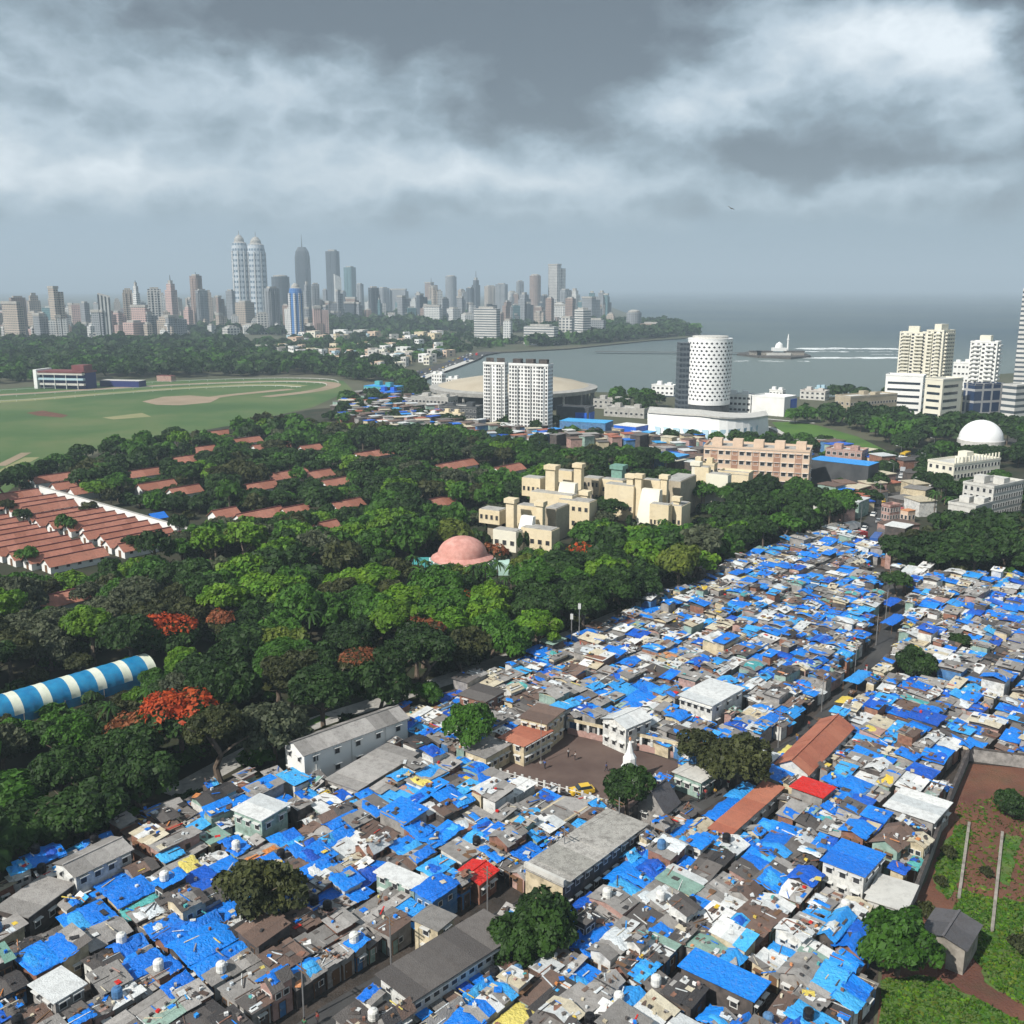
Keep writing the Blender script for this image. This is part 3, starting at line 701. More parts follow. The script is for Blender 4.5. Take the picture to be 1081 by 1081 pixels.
# ================================================================ HEADLAND, ISLAND, SEA WALL
isl = GP([(778, 374), (800, 376.5), (835, 378), (856, 376), (850, 373.5), (815, 372), (790, 371.5)])
mb = MB(); mb.prism(isl, -3, .8, 'rock'); mb.build('rocky_island', kind='structure')
strip('breakwater', [(628, 371.5), (668, 372), (728, 372.4), (790, 373)], 13, .7, 'rock')
cx_, cy_ = G(822, 375.5)
e = thing('mosque', 'white domed mosque with slender minaret on the rocky islet', 'mosque', (cx_, cy_, .8)); e.scale = (.8, .8, .72)
mb = MB(); mb.box(-20, -8, 0, 16, 8, 4, 'concrete_light'); mb.box(-10, -7, 7, 10, 7, 12, 'white_paint'); mb.build('wall', e)
mb = MB(); mb.lathe([(6, 12), (6, 14), (5, 18), (2.5, 20), (.3, 22)], 'white_paint', 14); mb.build('dome', e)
mb = MB(); mb.lathe([(1.6, 0), (1.3, 24), (2, 24.3), (2, 26), (1.2, 26), (1.0, 31), (.1, 35)], 'white_paint', 10, cx=13); mb.build('minaret', e)
for (px, s_) in ((806, 9), (838, 11), (797, 6)):
    x_, y_ = G(px, 375.5)
    e = thing('island_house', {806: 'grey low house left of the mosque on the islet', 838: 'dark house on the right end of the islet', 797: 'tiny grey hut at the left end of the islet'}[px], 'house', (x_, y_, .8))
    mb = MB(); mb.box(-s_, -5, 0, s_, 5, 4, 'stone_wall'); mb.build('wall', e)
    mb = MB(); mb.box(-s_-.5, -5.5, 4, s_+.5, 5.5, 5, 'w_dark'); mb.build('roof', e)
def foam(pts_, z=-1.42):
    for (px, py, w_, n_) in pts_:
        x_, y_ = G(px, py); mb = MB(); rf = random.Random(int(px))
        for i in range(n_):
            cx1 = x_+rf.uniform(-1, 1)*w_; cy1 = y_+rf.gauss(0, 1)*w_*.12; a = rf.uniform(4, 14)*w_/60; b = rf.uniform(2, 7)*w_/60
            pl = [(cx1+a*math.cos(t_)*rf.uniform(.7, 1.2), cy1+b*math.sin(t_)*rf.uniform(.7, 1.2), z+i*.0015) for t_ in [j*math.pi/4 for j in range(8)]]
            mb.face(pl, 'foam')
        mb.build('surf', kind='structure')
foam([(893, 367, 70, 60), (905, 376.5, 60, 46), (862, 370, 40, 22), (930, 370, 30, 12), (815, 380, 40, 10), (700, 356.8, 60, 12), (938, 373, 22, 10)])

# ================================================================ RACECOURSE
def rail(line, label):
    P_ = GP(smooth_line(line, 5)); mb = MB(); mp = MB()
    for i in range(len(P_)-1):
        a, b = P_[i], P_[i+1]; mb.bar((*a, 1.3), (*b, 1.3), .16, 'white_paint', 4)
        n_ = max(1, int(math.dist(a, b)/9))
        for j in range(n_):
            t_ = j/n_; x_ = a[0]+(b[0]-a[0])*t_; y_ = a[1]+(b[1]-a[1])*t_; mp.box(x_-.08, y_-.08, 0, x_+.08, y_+.08, 1.3, 'white_paint')
    e = thing('rail_fence', label, 'fence'); mb.build('rail', e); mp.build('posts', e, kind='stuff')
rail([(-60, 423), (0, 419.5), (100, 413.5), (200, 407.5), (290, 404.5), (338, 405.5), (345, 408)], 'white rail along the inner edge of the sand track')
rail([(-60, 417), (0, 413.5), (100, 408), (200, 403), (290, 400.5), (345, 401.5), (358, 405)], 'white rail along the outer edge of the racecourse')
rail([(-60, 428), (0, 425), (100, 418.5), (200, 411.5), (280, 408.5), (318, 410)], 'inner white rail nearest the grass infield')
D0 = G(0, 409)[1]
e, Lu, Lv, h = block('grandstand', 'long racecourse grandstand with maroon roof and dark blue tiers', 'grandstand', 36, 93, 394, base=411, rot=78, ratio=.35, wall='stand_blue', roof='maroon', parapet=0)
for f in range(3): add_part_box(e, 'balcony', -2.5-f*.6, 0, 3+f*4.2, 0, Lv, 4.6+f*4.2, 'concrete_light' if f != 1 else 'pale_blue_wall')
add_part_box(e, 'end_wall', -4, Lv, 0, Lu+1, Lv+3, h+2.5, 'white_paint')
add_part_box(e, 'upper_roof', -4, 0, h+.2, Lu+2, Lv*.97, h+1.4, 'maroon')
add_part_box(e, 'tower_room', 2, 2, h+1.4, Lu-1, 13, h+6, 'maroon')
for f in range(4):
    mb = MB(); mb.bar((-3, Lv*(f+.5)/4, 0), (-3, Lv*(f+.5)/4, h), .3, 'white_paint'); mb.build('column', e)
e, Lu, Lv, h = block('members_stand', 'low second stand with pale roof right of the grandstand', 'grandstand', 100, 148, 402.5, base=409, rot=78, ratio=.3, wall='stand_blue', roof='concrete_light', parapet=0)
e, Lu, Lv, h = block('track_building', 'small reddish pavilion at the far racecourse edge', 'building', 162, 182, 397, base=403, rot=70, ratio=.4, wall='w_pink', roof='maroon', parapet=0)

# ================================================================ MID DISTANCE BUILDINGS
# paired white apartment slabs
def slab(x0, x1, top, base, label, nb, rot=66, ratio=.32):
    e, Lu, Lv, h = block('apartment_slab', label, 'apartment block', x0, x1, top, base=base, rot=rot, ratio=ratio, wall='white_paint', roof='concrete', nf=18, nb=nb, nb2=4, ww=1.1, wh=1.25, frame='white_paint', parapet=1.2, group='white apartment slabs with small dark windows', tanks=0)
    n_ = max(2, nb//4)
    for i in range(n_):
        y_ = Lv*(i+.5)/n_; add_part_box(e, 'projecting_bay', -1.0, y_-Lv/n_*.22, 0, 0, y_+Lv/n_*.22, h-1, 'white_paint')
        mb = MB(); mb.box(2, y_-2.4, h+.2, Lu-2, y_+2.4, h+3.6, 'w_dark'); mb.build('stair_head', e)
    # windows on the bays too
    sp = []
    for i in range(n_):
        y_ = Lv*(i+.5)/n_
        for f in range(18):
            for q in (-1, 1): sp.append((-1.0, y_+q*Lv/n_*.11, f*h/18+h/18*.3, 0))
    add_windows(e, sp, 1.1, 1.25, 'white_paint', cap=0)
    return e
slab(510, 536, 385, 452, 'narrower left-hand white apartment slab before the arena roof', 7)
slab(537, 584, 387, 457, 'broad right-hand white apartment slab before the arena roof', 13)
# arena
ax, ay = G(530, 428); rad = 57
e = thing('arena', 'wide arena with low tan domed roof behind the white apartment slabs', 'arena', (ax+8, ay+20, 0)); FOOT.append([(ax-60, ay-50), (ax+75, ay-50), (ax+75, ay+85), (ax-60, ay+85)])
mb = MB(); mb.lathe([(rad*.9, 0), (rad*.9, 9)], 'dark_steel', 40); mb.build('wall', e)
mb = MB(); mb.lathe([(rad*1.04, 9), (rad*1.05, 11.5), (rad*.95, 12.4)], 'concrete', 40); mb.build('eaves', e)
mb = MB(); mb.lathe([(rad*.95, 12.2), (rad*.8, 14.8), (rad*.55, 17.2), (rad*.3, 18.6), (rad*.1, 19)], 'arena_roof', 40); mb.build('roof', e, smooth=True)
mb = MB()
for i in range(20):
    a = i*math.pi/10
    mb.bar((rad*1.0*math.cos(a), rad*1.0*math.sin(a), 0), (rad*1.0*math.cos(a), rad*1.0*math.sin(a), 9), .8, 'concrete')
mb.build('columns', e)
MID = [  # name,label,x0,x1,top,base,rot,ratio,wall,roof,nf,nb,nb2
 ('hall', 'teal-blue painted hall left of the arena with stepped roof', 381, 424, 409, 421, 62, .5, 'tarp_teal', 'tarp_light', 2, 8, 4),
 ('hall', 'small blue hall in front of the teal-blue hall', 396, 422, 414, 424, 62, .6, 'blue_paint', 'tarp_blue', 2, 5, 3),
 ('office_block', 'small white block behind the arena by the bay', 455, 470, 396, 411, 60, .6, 'white_paint', 'concrete_light', 4, 4, 3),
 ('office_block', 'small white block with grey roof right of its taller twin by the bay', 470, 487, 401, 412, 60, .6, 'white_paint', 'concrete', 3, 4, 3),
 ('exhibition_hall', 'long grey hall with light flat roofs left of the white slabs', 432, 482, 421, 436, 66, .5, 'concrete', 'concrete_light', 2, 10, 4),
 ('exhibition_hall', 'dark glazed low hall against the white slabs', 462, 512, 431, 444, 66, .5, 'dark_steel', 'concrete', 2, 10, 4),
 ('office_block', 'yellow low building beneath the grey halls', 463, 490, 438, 448, 66, .4, 'cream', 'concrete_light', 2, 6, 3),
 ('office_block', 'white low shop row left of the yellow building', 440, 463, 439, 446, 66, .4, 'white_paint', 'concrete_light', 2, 6, 3),
 ('hall', 'dark hall with big blue panels right of the white slabs', 588, 629, 432, 452, 66, .5, 'dark_steel', 'dark_steel', 0, 0, 0),
 ('office_block', 'long grey roofed low block right of the arena', 628, 668, 424, 433, 60, .5, 'concrete', 'concrete', 2, 6, 4),
 ('office_block', 'second long pale roofed block right of the arena', 640, 690, 433, 442, 60, .4, 'concrete', 'concrete_light', 1, 8, 4),
 ('office_block', 'white low building beside the small harbour trees', 690, 718, 408, 418, 60, .5, 'white_paint', 'concrete_light', 2, 5, 3),
 ('exhibition_hall', 'white annex stepped below the latticed tower', 768, 800, 418, 436, 66, .6, 'white_paint', 'concrete_light', 3, 6, 3),
 ('exhibition_hall', 'white boxy museum with bright blue wall', 800, 848, 421, 440, 50, .8, 'white_paint', 'white_paint', 0, 0, 0),
 ('office_block', 'small white cube behind the museum', 815, 832, 413, 424, 55, .6, 'white_paint', 'concrete_light', 2, 4, 3),
 ('office_block', 'low pale houses strip by the shore right of the museum', 850, 880, 414, 423, 55, .5, 'concrete_light', 'w_pink', 2, 5, 3),
 ('office_block', 'small building with dark green pyramid roof by the shore', 863, 876, 411, 420, 55, .8, 'pale_blue_wall', 'green_sheet', 2, 3, 3),
 ('long_block', 'long flat grey building left of the cream towers podium', 888, 960, 420, 443, 28, 3.2, 'cream_dark', 'concrete_light', 2, 3, 16),
 ('podium_block', 'white louvred podium below the tall cream towers, left part', 941, 984, 398, 438, 60, .55, 'white_paint', 'concrete_light', 0, 0, 0),
 ('podium_block', 'white louvred podium with long ribbon windows, right part', 982, 1024, 402, 452, 35, 1.8, 'ivory', 'concrete_light', 0, 0, 0),
 ('glass_block', 'blue glass office block in a white frame', 1023, 1065, 407, 448, 20, 2.5, 'f_glassgrid', 'concrete', 0, 0, 0),
 ('podium_block', 'white banded office block at the far right edge', 1064, 1100, 408, 450, 30, 2.0, 'f_band', 'concrete_light', 0, 0, 0),
 ('cream_tower', 'left half of the tall cream apartment pair on the shore', 951, 982, 352, 420, 62, .6, 'ivory', 'concrete_light', 19, 5, 3),
 ('cream_tower', 'right half of the tall cream apartment pair on the shore', 980, 1011, 350, 422, 40, 1.3, 'ivory', 'concrete_light', 19, 3, 5),
 ('cream_tower', 'white tower with stepped balconies right of the cream pair', 1028, 1062, 362, 420, 55, .8, 'white_paint', 'concrete_light', 13, 5, 4),
 ('cream_tower', 'pale tower cut by the far right edge of the view', 1078, 1112, 306, 414, 60, .6, 'f_band', 'concrete_light', 0, 0, 0),
 ('office_block', 'white villa with slanted roof left of the stepped-balcony tower', 1010, 1030, 384, 412, 55, .7, 'white_paint', 'concrete_light', 4, 4, 3),
 ('apartment_block', 'cream apartment block with parapet masts, near the right edge', 992, 1076, 492, 524, 30, 2.4, 'ivory', 'concrete_light', 4, 4, 14),
 ('apartment_block', 'grey weathered apartment block touching the right edge', 1030, 1100, 516, 556, 36, 1.8, 'concrete_light', 'concrete', 5, 5, 12),
 ('apartment_block', 'small grey flat-roofed block in front of the grey apartments', 1013, 1062, 537, 565, 40, 1.3, 'concrete_light', 'concrete', 2, 5, 7),
 ('peach_apartments', 'long peach apartment block with recess shade painted as dark strips', 750, 868, 478, 527, 70, .35, 'peach', 'concrete', 5, 15, 3),
 ('blue_roof_shed', 'long shed with bright blue sheet roof beside the peach apartments', 868, 937, 492, 522, 50, .45, 'dark_steel', 'tarp_light', 0, 0, 0),
 ('apartment_block', 'low pale building with pink roof above the blue-roofed shed', 880, 925, 478, 492, 55, .6, 'w_pink', 'concrete_light', 2, 6, 3),
 ('shop_building', 'small red painted shop building by the crossroads', 937, 957, 536, 551, 30, 1.5, 'w_pink', 'maroon', 2, 3, 4),
 ('shop_building', 'orange-roofed stall building right of the red shop', 957, 972, 540, 553, 30, 1.2, 'peach', 'tarp_orange', 1, 2, 2),
 ('apartment_block', 'small cream block wedged left of the peach apartments', 733, 760, 492, 527, 62, .5, 'cream', 'concrete', 3, 5, 3),
 ('apartment_block', 'low cream block before the peach apartments', 762, 800, 502, 535, 62, .6, 'cream', 'concrete', 0, 0, 0),
 ('market_shed', 'long blue-roofed market shed right of the white slabs', 592, 650, 447, 462, 66, .5, 'w_blue', 'tarp_light', 0, 0, 0),
 ('market_shed', 'blue-sided market shed with pale roof behind the park trees', 650, 688, 451, 466, 50, .9, 'blue_paint', 'tin_white', 0, 0, 0),
 ('market_shed', 'flat light-blue market roof left of the peach apartments', 694, 732, 483, 497, 50, .9, 'w_blue', 'tarp_light', 0, 0, 0),
]
MO = {}
for (nm, lb, x0, x1, tp, bs, rt, ra, wl, rf, nf, nb, nb2) in MID:
    sl_ = nm in ('cream_tower',)
    e, Lu, Lv, h = block(nm, lb, {'hall': 'hall', 'cream_tower': 'tower', 'market_shed': 'shed', 'blue_roof_shed': 'shed', 'exhibition_hall': 'hall', 'shop_building': 'shop', 'glass_block': 'office building', 'podium_block': 'office building', 'office_block': 'building', 'long_block': 'building'}.get(nm, 'apartment block'), x0, x1, tp, base=bs, rot=rt, ratio=ra, wall=wl, roof=rf, nf=nf, nb=nb, nb2=nb2, ww=2.0, wh=1.6, parapet=0 if rf.startswith(('tarp', 'tin')) else .8, hood=nm == 'peach_apartments', tanks=2 if nf and nm not in ('cream_tower', 'peach_apartments', 'shop_building') else 0)
    MO[lb[:24]] = (e, Lu, Lv, h)
    if nm == 'cream_tower' and nf:
        for f in range(nf):
            z_ = f*h/nf+.4
            mb = MB(); mb.box(-1.6, Lv*.12, z_, 0, Lv*.42, z_+1.1, wl); mb.box(-1.6, Lv*.6, z_, 0, Lv*.9, z_+1.1, wl); mb.box(Lu*.15, -1.6, z_, Lu*.85, 0, z_+1.1, wl); mb.build('balcony', e)
        add_part_box(e, 'stair_head', Lu*.2, Lv*.3, h+.2, Lu*.8, Lv*.7, h+5, 'ivory')
    if nm == 'podium_block' and wl != 'f_band':
        for f in range(int(h/4.2)):
            z_ = f*4.2+2.2
            mb = MB(); mb.box(-.05, 1.5, z_, 0, Lv-1.5, z_+1.5, 'glass'); mb.box(1.5, -.05, z_, Lu*.78, 0, z_+1.5, 'glass'); mb.build('ribbon_window', e)
    if nm == 'exhibition_hall' and 'blue wall' in lb: add_part_box(e, 'blue_wall', Lu*.5, -.5, 1, Lu*.98, 0, h*.9, 'blue_paint')
    if 'big blue panels' in lb:
        add_part_box(e, 'blue_panel', .6, -.5, 1, Lu*.9, 0, h*.8, 'blue_paint'); add_part_box(e, 'blue_panel', -.5, Lv*.05, 1, 0, Lv*.4, h*.8, 'blue_paint')
    if nm == 'peach_apartments':
        for i in range(5):
            y_ = Lv*(i+.5)/5; add_part_box(e, 'recess_shade', -.06, y_-1.3, 0, 0, y_+1.3, h*.96, 'peach_shade')  # flat dark strips on the wall paint the shade of recessed bays
            mb = MB(); mb.box(Lu*.35, y_-2.2, h+.2, Lu*.65, y_+1.6, h+3.0, 'peach'); mb.build('stair_head', e)
    if lb.startswith('cream apartment block with parapet'):
        for i in range(14):
            mb = MB(); mb.box(Lu*(i+.5)/14-.25, -.1, h+.9, Lu*(i+.5)/14+.25, .4, h+3.2, 'ivory'); mb.build('parapet_post', e)
# latticed cylinder tower
tx, ty = G(751, 440); sc_ = F/(ty*math.cos(P)+H*math.sin(P)*.8); rt_ = 23.5/sc_; th = top_z(358, ty)
e = thing('latticed_tower', 'white cylindrical tower wrapped in a diamond lattice by the bay', 'tower', (tx, ty+rt_, 0)); FOOT.append([(tx-30, ty-6), (tx+40, ty-6), (tx+40, ty+40), (tx-30, ty+40)])
mb = MB(); mb.lathe([(rt_*.96, 0), (rt_*.96, 7)], 'dark_steel', 40); mb.build('base', e)
mb = MB(); mb.lathe([(rt_*.995, 7), (rt_, 9), (rt_, th-1), (rt_*1.01, th)], 'planet_white', 56); mb.build('shell', e)
mb = MB(); mb.lathe([(rt_*.8, th), (rt_*.8, th+1.4)], 'concrete_light', 30); mb.build('roof', e)
NR = 16; NC = 28; mbw = MB(); hh = (th-11)/NR; mbw.face([(0, -.09, hh*.04), (rt_*math.pi/NC*.8, -.03, hh*.34), (0, -.09, hh*.7), (-rt_*math.pi/NC*.8, -.03, hh*.34)], 'win_dark'); wm = mbw.mesh('window')
vis = []
for i in range(NR):
    for j in range(NC):
        a = (j+.5*(i % 2))*2*math.pi/NC; vis.append((math.cos(a+math.pi/2+.2), a, 9.6+i*hh))
vis.sort()
for c_, a, z_ in [(0, b_[1], b_[2]) for b_ in vis[:100]]:
    link('window', wm, e, (rt_*math.cos(a), rt_*math.sin(a), z_), a+math.pi/2)
mb = MB()
for c_, a, z_ in vis[100:]:
    p4 = [(0, -.07, hh*.12), (rt_*math.pi/NC*.62, -.02, hh*.38), (0, -.07, hh*.74), (-rt_*math.pi/NC*.62, -.02, hh*.38)]; b_ = a+math.pi/2
    mb.face([(rt_*math.cos(a)+p_[0]*math.cos(b_)-p_[1]*math.sin(b_), rt_*math.sin(a)+p_[0]*math.sin(b_)+p_[1]*math.cos(b_), z_+p_[2]) for p_ in p4], 'win_dark')
mb.build('window_rows', e, kind='stuff')
mb = MB(); mb.box(-rt_-5.5, -4, 0, -rt_+2, 10, th-3, 'f_dark'); mb.build('service_core', e)
# curved white building in front of the tower
mb = MB(); e = thing('curved_building', 'long curved white building with sweeping roof edge below the latticed tower', 'building')
arc = GP(smooth_line([(684, 464), (720, 467), (760, 469), (792, 466), (812, 459)], 4)); back = [(x+4, y+26) for x, y in arc]
hh = top_z(437, arc[0][1])
ring = lambda f, z: None
for i in range(len(arc)-1):
    a, b = arc[i], arc[i+1]; a2, b2 = back[i], back[i+1]; ht = hh*(1-.55*max(0, (i-6)/len(arc))); hu = hh*(1-.55*max(0, (i-5)/len(arc)))
    mb.face([(*a, 0), (*b, 0), (b[0], b[1]+5, hu), (a[0], a[1]+5, ht)], 'white_paint'); mb.face([(b2[0], b2[1], 0), (a2[0], a2[1], 0), (a2[0], a2[1], ht), (b2[0], b2[1], hu)], 'white_paint')
mb.face([(*arc[0], 0), (arc[0][0], arc[0][1]+5, hh), (*back[0], hh), (*back[0], 0)], 'white_paint')
mb.build('wall', e)
mb = MB()
for i in range(len(arc)-1):
    a, b = arc[i], arc[i+1]; a2, b2 = back[i], back[i+1]; ht = hh*(1-.55*max(0, (i-6)/len(arc))); hu = hh*(1-.55*max(0, (i-5)/len(arc)))
    q = [(a[0], a[1]+4), (b[0], b[1]+4), b2, a2]; mb.loft([[(q[0][0], q[0][1], ht+.1), (q[1][0], q[1][1], hu+.1), (*q[2], hu+.1), (*q[3], ht+.1)], [(q[0][0], q[0][1], ht+1), (q[1][0], q[1][1], hu+1), (*q[2], hu+1), (*q[3], ht+1)]], 'concrete_light'); mb.face([(q[0][0], q[0][1], ht+1), (q[1][0], q[1][1], hu+1), (*q[2], hu+1), (*q[3], ht+1)], 'concrete_light')
mb.build('roof', e)
mb = MB()
for i in range(1, len(arc)-3):
    a, b = arc[i], arc[i+1]; mb.face([(a[0]+.3, a[1]-.1+1.2, 2.2), (b[0]-1.2, b[1]-.1+1.2, 2.2), (b[0]-1.2, b[1]+2.4, hh*.52), (a[0]+.3, a[1]+2.4, hh*.52)], 'pale_blue_wall')
mb.build('glazing', e)
FOOT.append([(arc[0][0]-3, arc[0][1]-3), (arc[-1][0]+8, arc[-1][1]-12), (back[-1][0]+8, back[-1][1]), (back[0][0], back[0][1]+4)])
# planetarium
dx_, dy_ = G(1046, 478); e = thing('planetarium', 'large white planetarium dome standing among dark trees', 'planetarium', (dx_, dy_+12, 0)); rr2 = 22.5/(F/(dy_*.976+H*.2))
mb = MB(); mb.lathe([(rr2*1.05, 0), (rr2*1.05, 5)], 'concrete_light', 32); mb.build('drum', e)
mb = MB(); mb.lathe([(rr2*math.cos(a), 5+rr2*.93*math.sin(a)) for a in [i*math.pi/2/9 for i in range(9)]]+[(.1, 5+rr2*.93)], 'planet_white', 32); mb.build('dome', e, smooth=True)
FOOT.append([(dx_-16, dy_-4), (dx_+16, dy_-4), (dx_+16, dy_+28), (dx_-16, dy_+28)]); keep(1016, 444, 1066, 470, dy_)
# pink dome in the park
px_, py_ = G(487, 612); sc_ = F/(py_*.976+H*.18); r3 = 27/sc_
e = thing('domed_hall', 'round hall with pink dome and mint green walls in the park', 'domed hall', (px_, py_+r3, 0)); FOOT.append([(px_-16, py_-4), (px_+18, py_-4), (px_+18, py_+26), (px_-16, py_+26)])
h0 = top_z(594, py_+2)
mb = MB(); mb.lathe([(r3*1.22, 0), (r3*1.22, h0)], 'mint', 24); mb.build('wall', e)
mb = MB(); mb.lathe([(r3*1.27, h0), (r3*1.26, h0+.4), (r3*1.0, h0+1.3)], 'pink_dome', 24, cap=False); mb.build('eaves', e)
mb = MB(); mb.lathe([(r3*1.0*math.cos(a), h0+1.1+r3*.74*math.sin(a)) for a in [i*math.pi/2/9 for i in range(9)]]+[(.1, h0+1.1+r3*.74)], 'pink_dome', 28); mb.build('dome', e, smooth=True)
for i in range(12):
    a = math.pi+i*math.pi/11; mb = MB(); mb.bar((r3*1.3*math.cos(a), r3*1.3*math.sin(a), 0), (r3*1.3*math.cos(a), r3*1.3*math.sin(a), h0), .3, 'white_paint'); mb.build('column', e)
add_part_box(e, 'porch', -r3*2.0, -4, 0, -r3*1.1, 4, h0*.8, 'tarp_teal'); add_part_box(e, 'porch', r3*1.1, -3, 0, r3*1.9, 3, h0*.75, 'mint')
keep(445, 567, 532, 597, py_)

# ================================================================ CREAM COMPLEX
def comp(nm, lb, parts, cat='institute building'):
    """one cream building of several masses: (x0,x1,top px,D,ratio,material,windows nf,nb, z0)"""
    x0, x1, top, D, ra = parts[0][:5]
    r, sc, Lu, Lv, o = frame_px(x0, x1, D, 60, ra)
    e = thing(nm, lb, cat, (o[0], o[1], 0), r); c_, s_ = math.cos(r), math.sin(r)
    for (x0, x1, top, D, ra, m, nf, nb, kind) in parts:
        _, sc, Lu, Lv, o2 = frame_px(x0, x1, D, 60, ra); dx, dy = o2[0]-o[0], o2[1]-o[1]
        lx, ly = dx*c_+dy*s_, -dx*s_+dy*c_; h = top_z(top, D)
        mb = MB()
        if kind == 'skirt':   # battered front
            mb.loft([[(lx-4, ly, 0), (lx+Lu, ly, 0), (lx+Lu, ly+Lv, 0), (lx-4, ly+Lv, 0)], [(lx, ly+.5, h), (lx+Lu, ly+.5, h), (lx+Lu, ly+Lv-.5, h), (lx, ly+Lv-.5, h)]], m); mb.face([(lx, ly+.5, h), (lx+Lu, ly+.5, h), (lx+Lu, ly+Lv-.5, h), (lx, ly+Lv-.5, h)], m); mb.build('sloping_wall', e)
        elif kind == 'tower':
            mb.box(lx, ly, 0, lx+Lu, ly+Lv, h-1.4, m); tu_ = mb.build('turret', e)
            mb = MB(); mb.box(lx-.5, ly-.5, h-1.4, lx+Lu+.5, ly+Lv+.5, h, m); mb.build('turret_cap', tu_)
        else:
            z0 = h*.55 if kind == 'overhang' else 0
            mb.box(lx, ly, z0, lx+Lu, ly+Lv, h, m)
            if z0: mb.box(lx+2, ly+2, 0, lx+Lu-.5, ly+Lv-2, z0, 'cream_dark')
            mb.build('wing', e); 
            mb = MB(); mb.box(lx+.3, ly+.3, h, lx+Lu-.3, ly+Lv-.3, h+.25, 'concrete'); mb.build('roof', e)
        if nf:
            sp = []
            for f in range(nf):
                zb = (h*.55 if kind == 'overhang' else 0); fh = (h-zb)/nf
                for b in range(nb): sp.append((lx, ly+(b+.5)*Lv/nb, zb+f*fh+fh*.3, 0))
            add_windows(e, sp, min(2.2, Lv/nb*.6), 1.7, m)
        w_ = [(lx-1, ly-1), (lx+Lu+1, ly-1), (lx+Lu+1, ly+Lv+1), (lx-1, ly+Lv+1)]
        FOOT.append([(o[0]+x*c_-y*s_, o[1]+x*s_+y*c_) for x, y in w_])
    return e
Dm = G(0, 560)[1]; Df = G(0, 582)[1]
comp('institute_wing', 'front cream wing of the institute with twin turrets and sloping white wall', [(505, 536, 540, Df+12, .7, 'cream', 1, 4, 'overhang'), (520, 552, 562, Df-2, .5, 'ivory', 1, 3, 'box'), (550, 592, 561, Df-2, .5, 'cream', 1, 4, 'box'), (534, 546, 527, Df+10, .8, 'cream', 0, 0, 'tower'), (546, 577, 536, Df+14, .5, 'cream', 1, 4, 'box'), (566, 576, 530, Df+8, .8, 'cream', 0, 0, 'tower'), (549, 567, 546, Df+6, .3, 'white_paint', 0, 0, 'skirt'), (575, 603, 538, Df+12, 2.2, 'cream_dark', 1, 2, 'box'), (590, 632, 531, Df+26, .5, 'cream', 2, 5, 'box')])  # darker box at the right has the shade of that face in its colour
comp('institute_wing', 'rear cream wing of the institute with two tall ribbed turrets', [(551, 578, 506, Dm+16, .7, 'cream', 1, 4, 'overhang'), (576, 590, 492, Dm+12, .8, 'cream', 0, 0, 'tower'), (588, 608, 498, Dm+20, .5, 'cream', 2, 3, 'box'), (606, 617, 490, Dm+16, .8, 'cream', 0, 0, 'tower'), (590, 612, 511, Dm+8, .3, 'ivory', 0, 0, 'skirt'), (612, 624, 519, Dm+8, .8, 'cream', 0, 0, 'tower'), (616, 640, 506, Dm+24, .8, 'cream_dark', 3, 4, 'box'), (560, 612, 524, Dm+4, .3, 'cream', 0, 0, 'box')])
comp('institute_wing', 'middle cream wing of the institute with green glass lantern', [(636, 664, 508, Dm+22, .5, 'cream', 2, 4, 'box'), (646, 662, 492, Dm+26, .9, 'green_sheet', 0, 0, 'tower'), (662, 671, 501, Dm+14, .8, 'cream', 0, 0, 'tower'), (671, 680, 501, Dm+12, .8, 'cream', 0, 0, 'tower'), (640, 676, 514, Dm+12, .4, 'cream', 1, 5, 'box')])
comp('institute_wing', 'right cream wing of the institute with painted shade-brown side and columned base', [(680, 702, 508, Dm+14, .5, 'cream', 1, 3, 'box'), (700, 743, 509, Dm+16, 2.2, 'cream_dark', 0, 0, 'box'), (698, 707, 502, Dm+10, .8, 'cream', 0, 0, 'tower'), (678, 702, 518, Dm+6, .3, 'ivory', 0, 0, 'skirt'), (688, 712, 534, Dm-6, .5, 'cream', 1, 5, 'box'), (706, 734, 535, Dm-4, 1.6, 'cream', 1, 3, 'box'), (712, 720, 525, Dm-2, .8, 'cream', 0, 0, 'tower')])  # brown of the right-hand box is shade put into the wall colour
comp('institute_wing', 'farthest cream wing between the institute and the peach apartments', [(735, 752, 494, Dm+34, .5, 'cream', 1, 3, 'box'), (731, 741, 488, Dm+36, .8, 'ivory', 0, 0, 'tower'), (748, 775, 502, Dm+30, .5, 'ivory', 0, 0, 'box')])
keep(505, 528, 600, 580, Df+18); keep(551, 491, 625, 551, Dm+24); keep(640, 492, 664, 520, Dm+28); keep(664, 500, 745, 553, Dm+24); keep(735, 488, 868, 514, Dm+20); keep(690, 545, 730, 553, Dm-10)
keep(510, 385, 586, 452, 500); keep(630, 440, 690, 462, 500); keep(868, 488, 935, 515, 380); keep(992, 490, 1081, 540, 360); keep(686, 436, 812, 458, 500); keep(820, 446, 935, 475, 480); keep(937, 530, 975, 552, 330); keep(915, 525, 965, 560, 340); keep(694, 460, 760, 495, 430); keep(335, 410, 500, 446, G(0, 452)[1]); keep(590, 445, 690, 470, G(0, 475)[1])
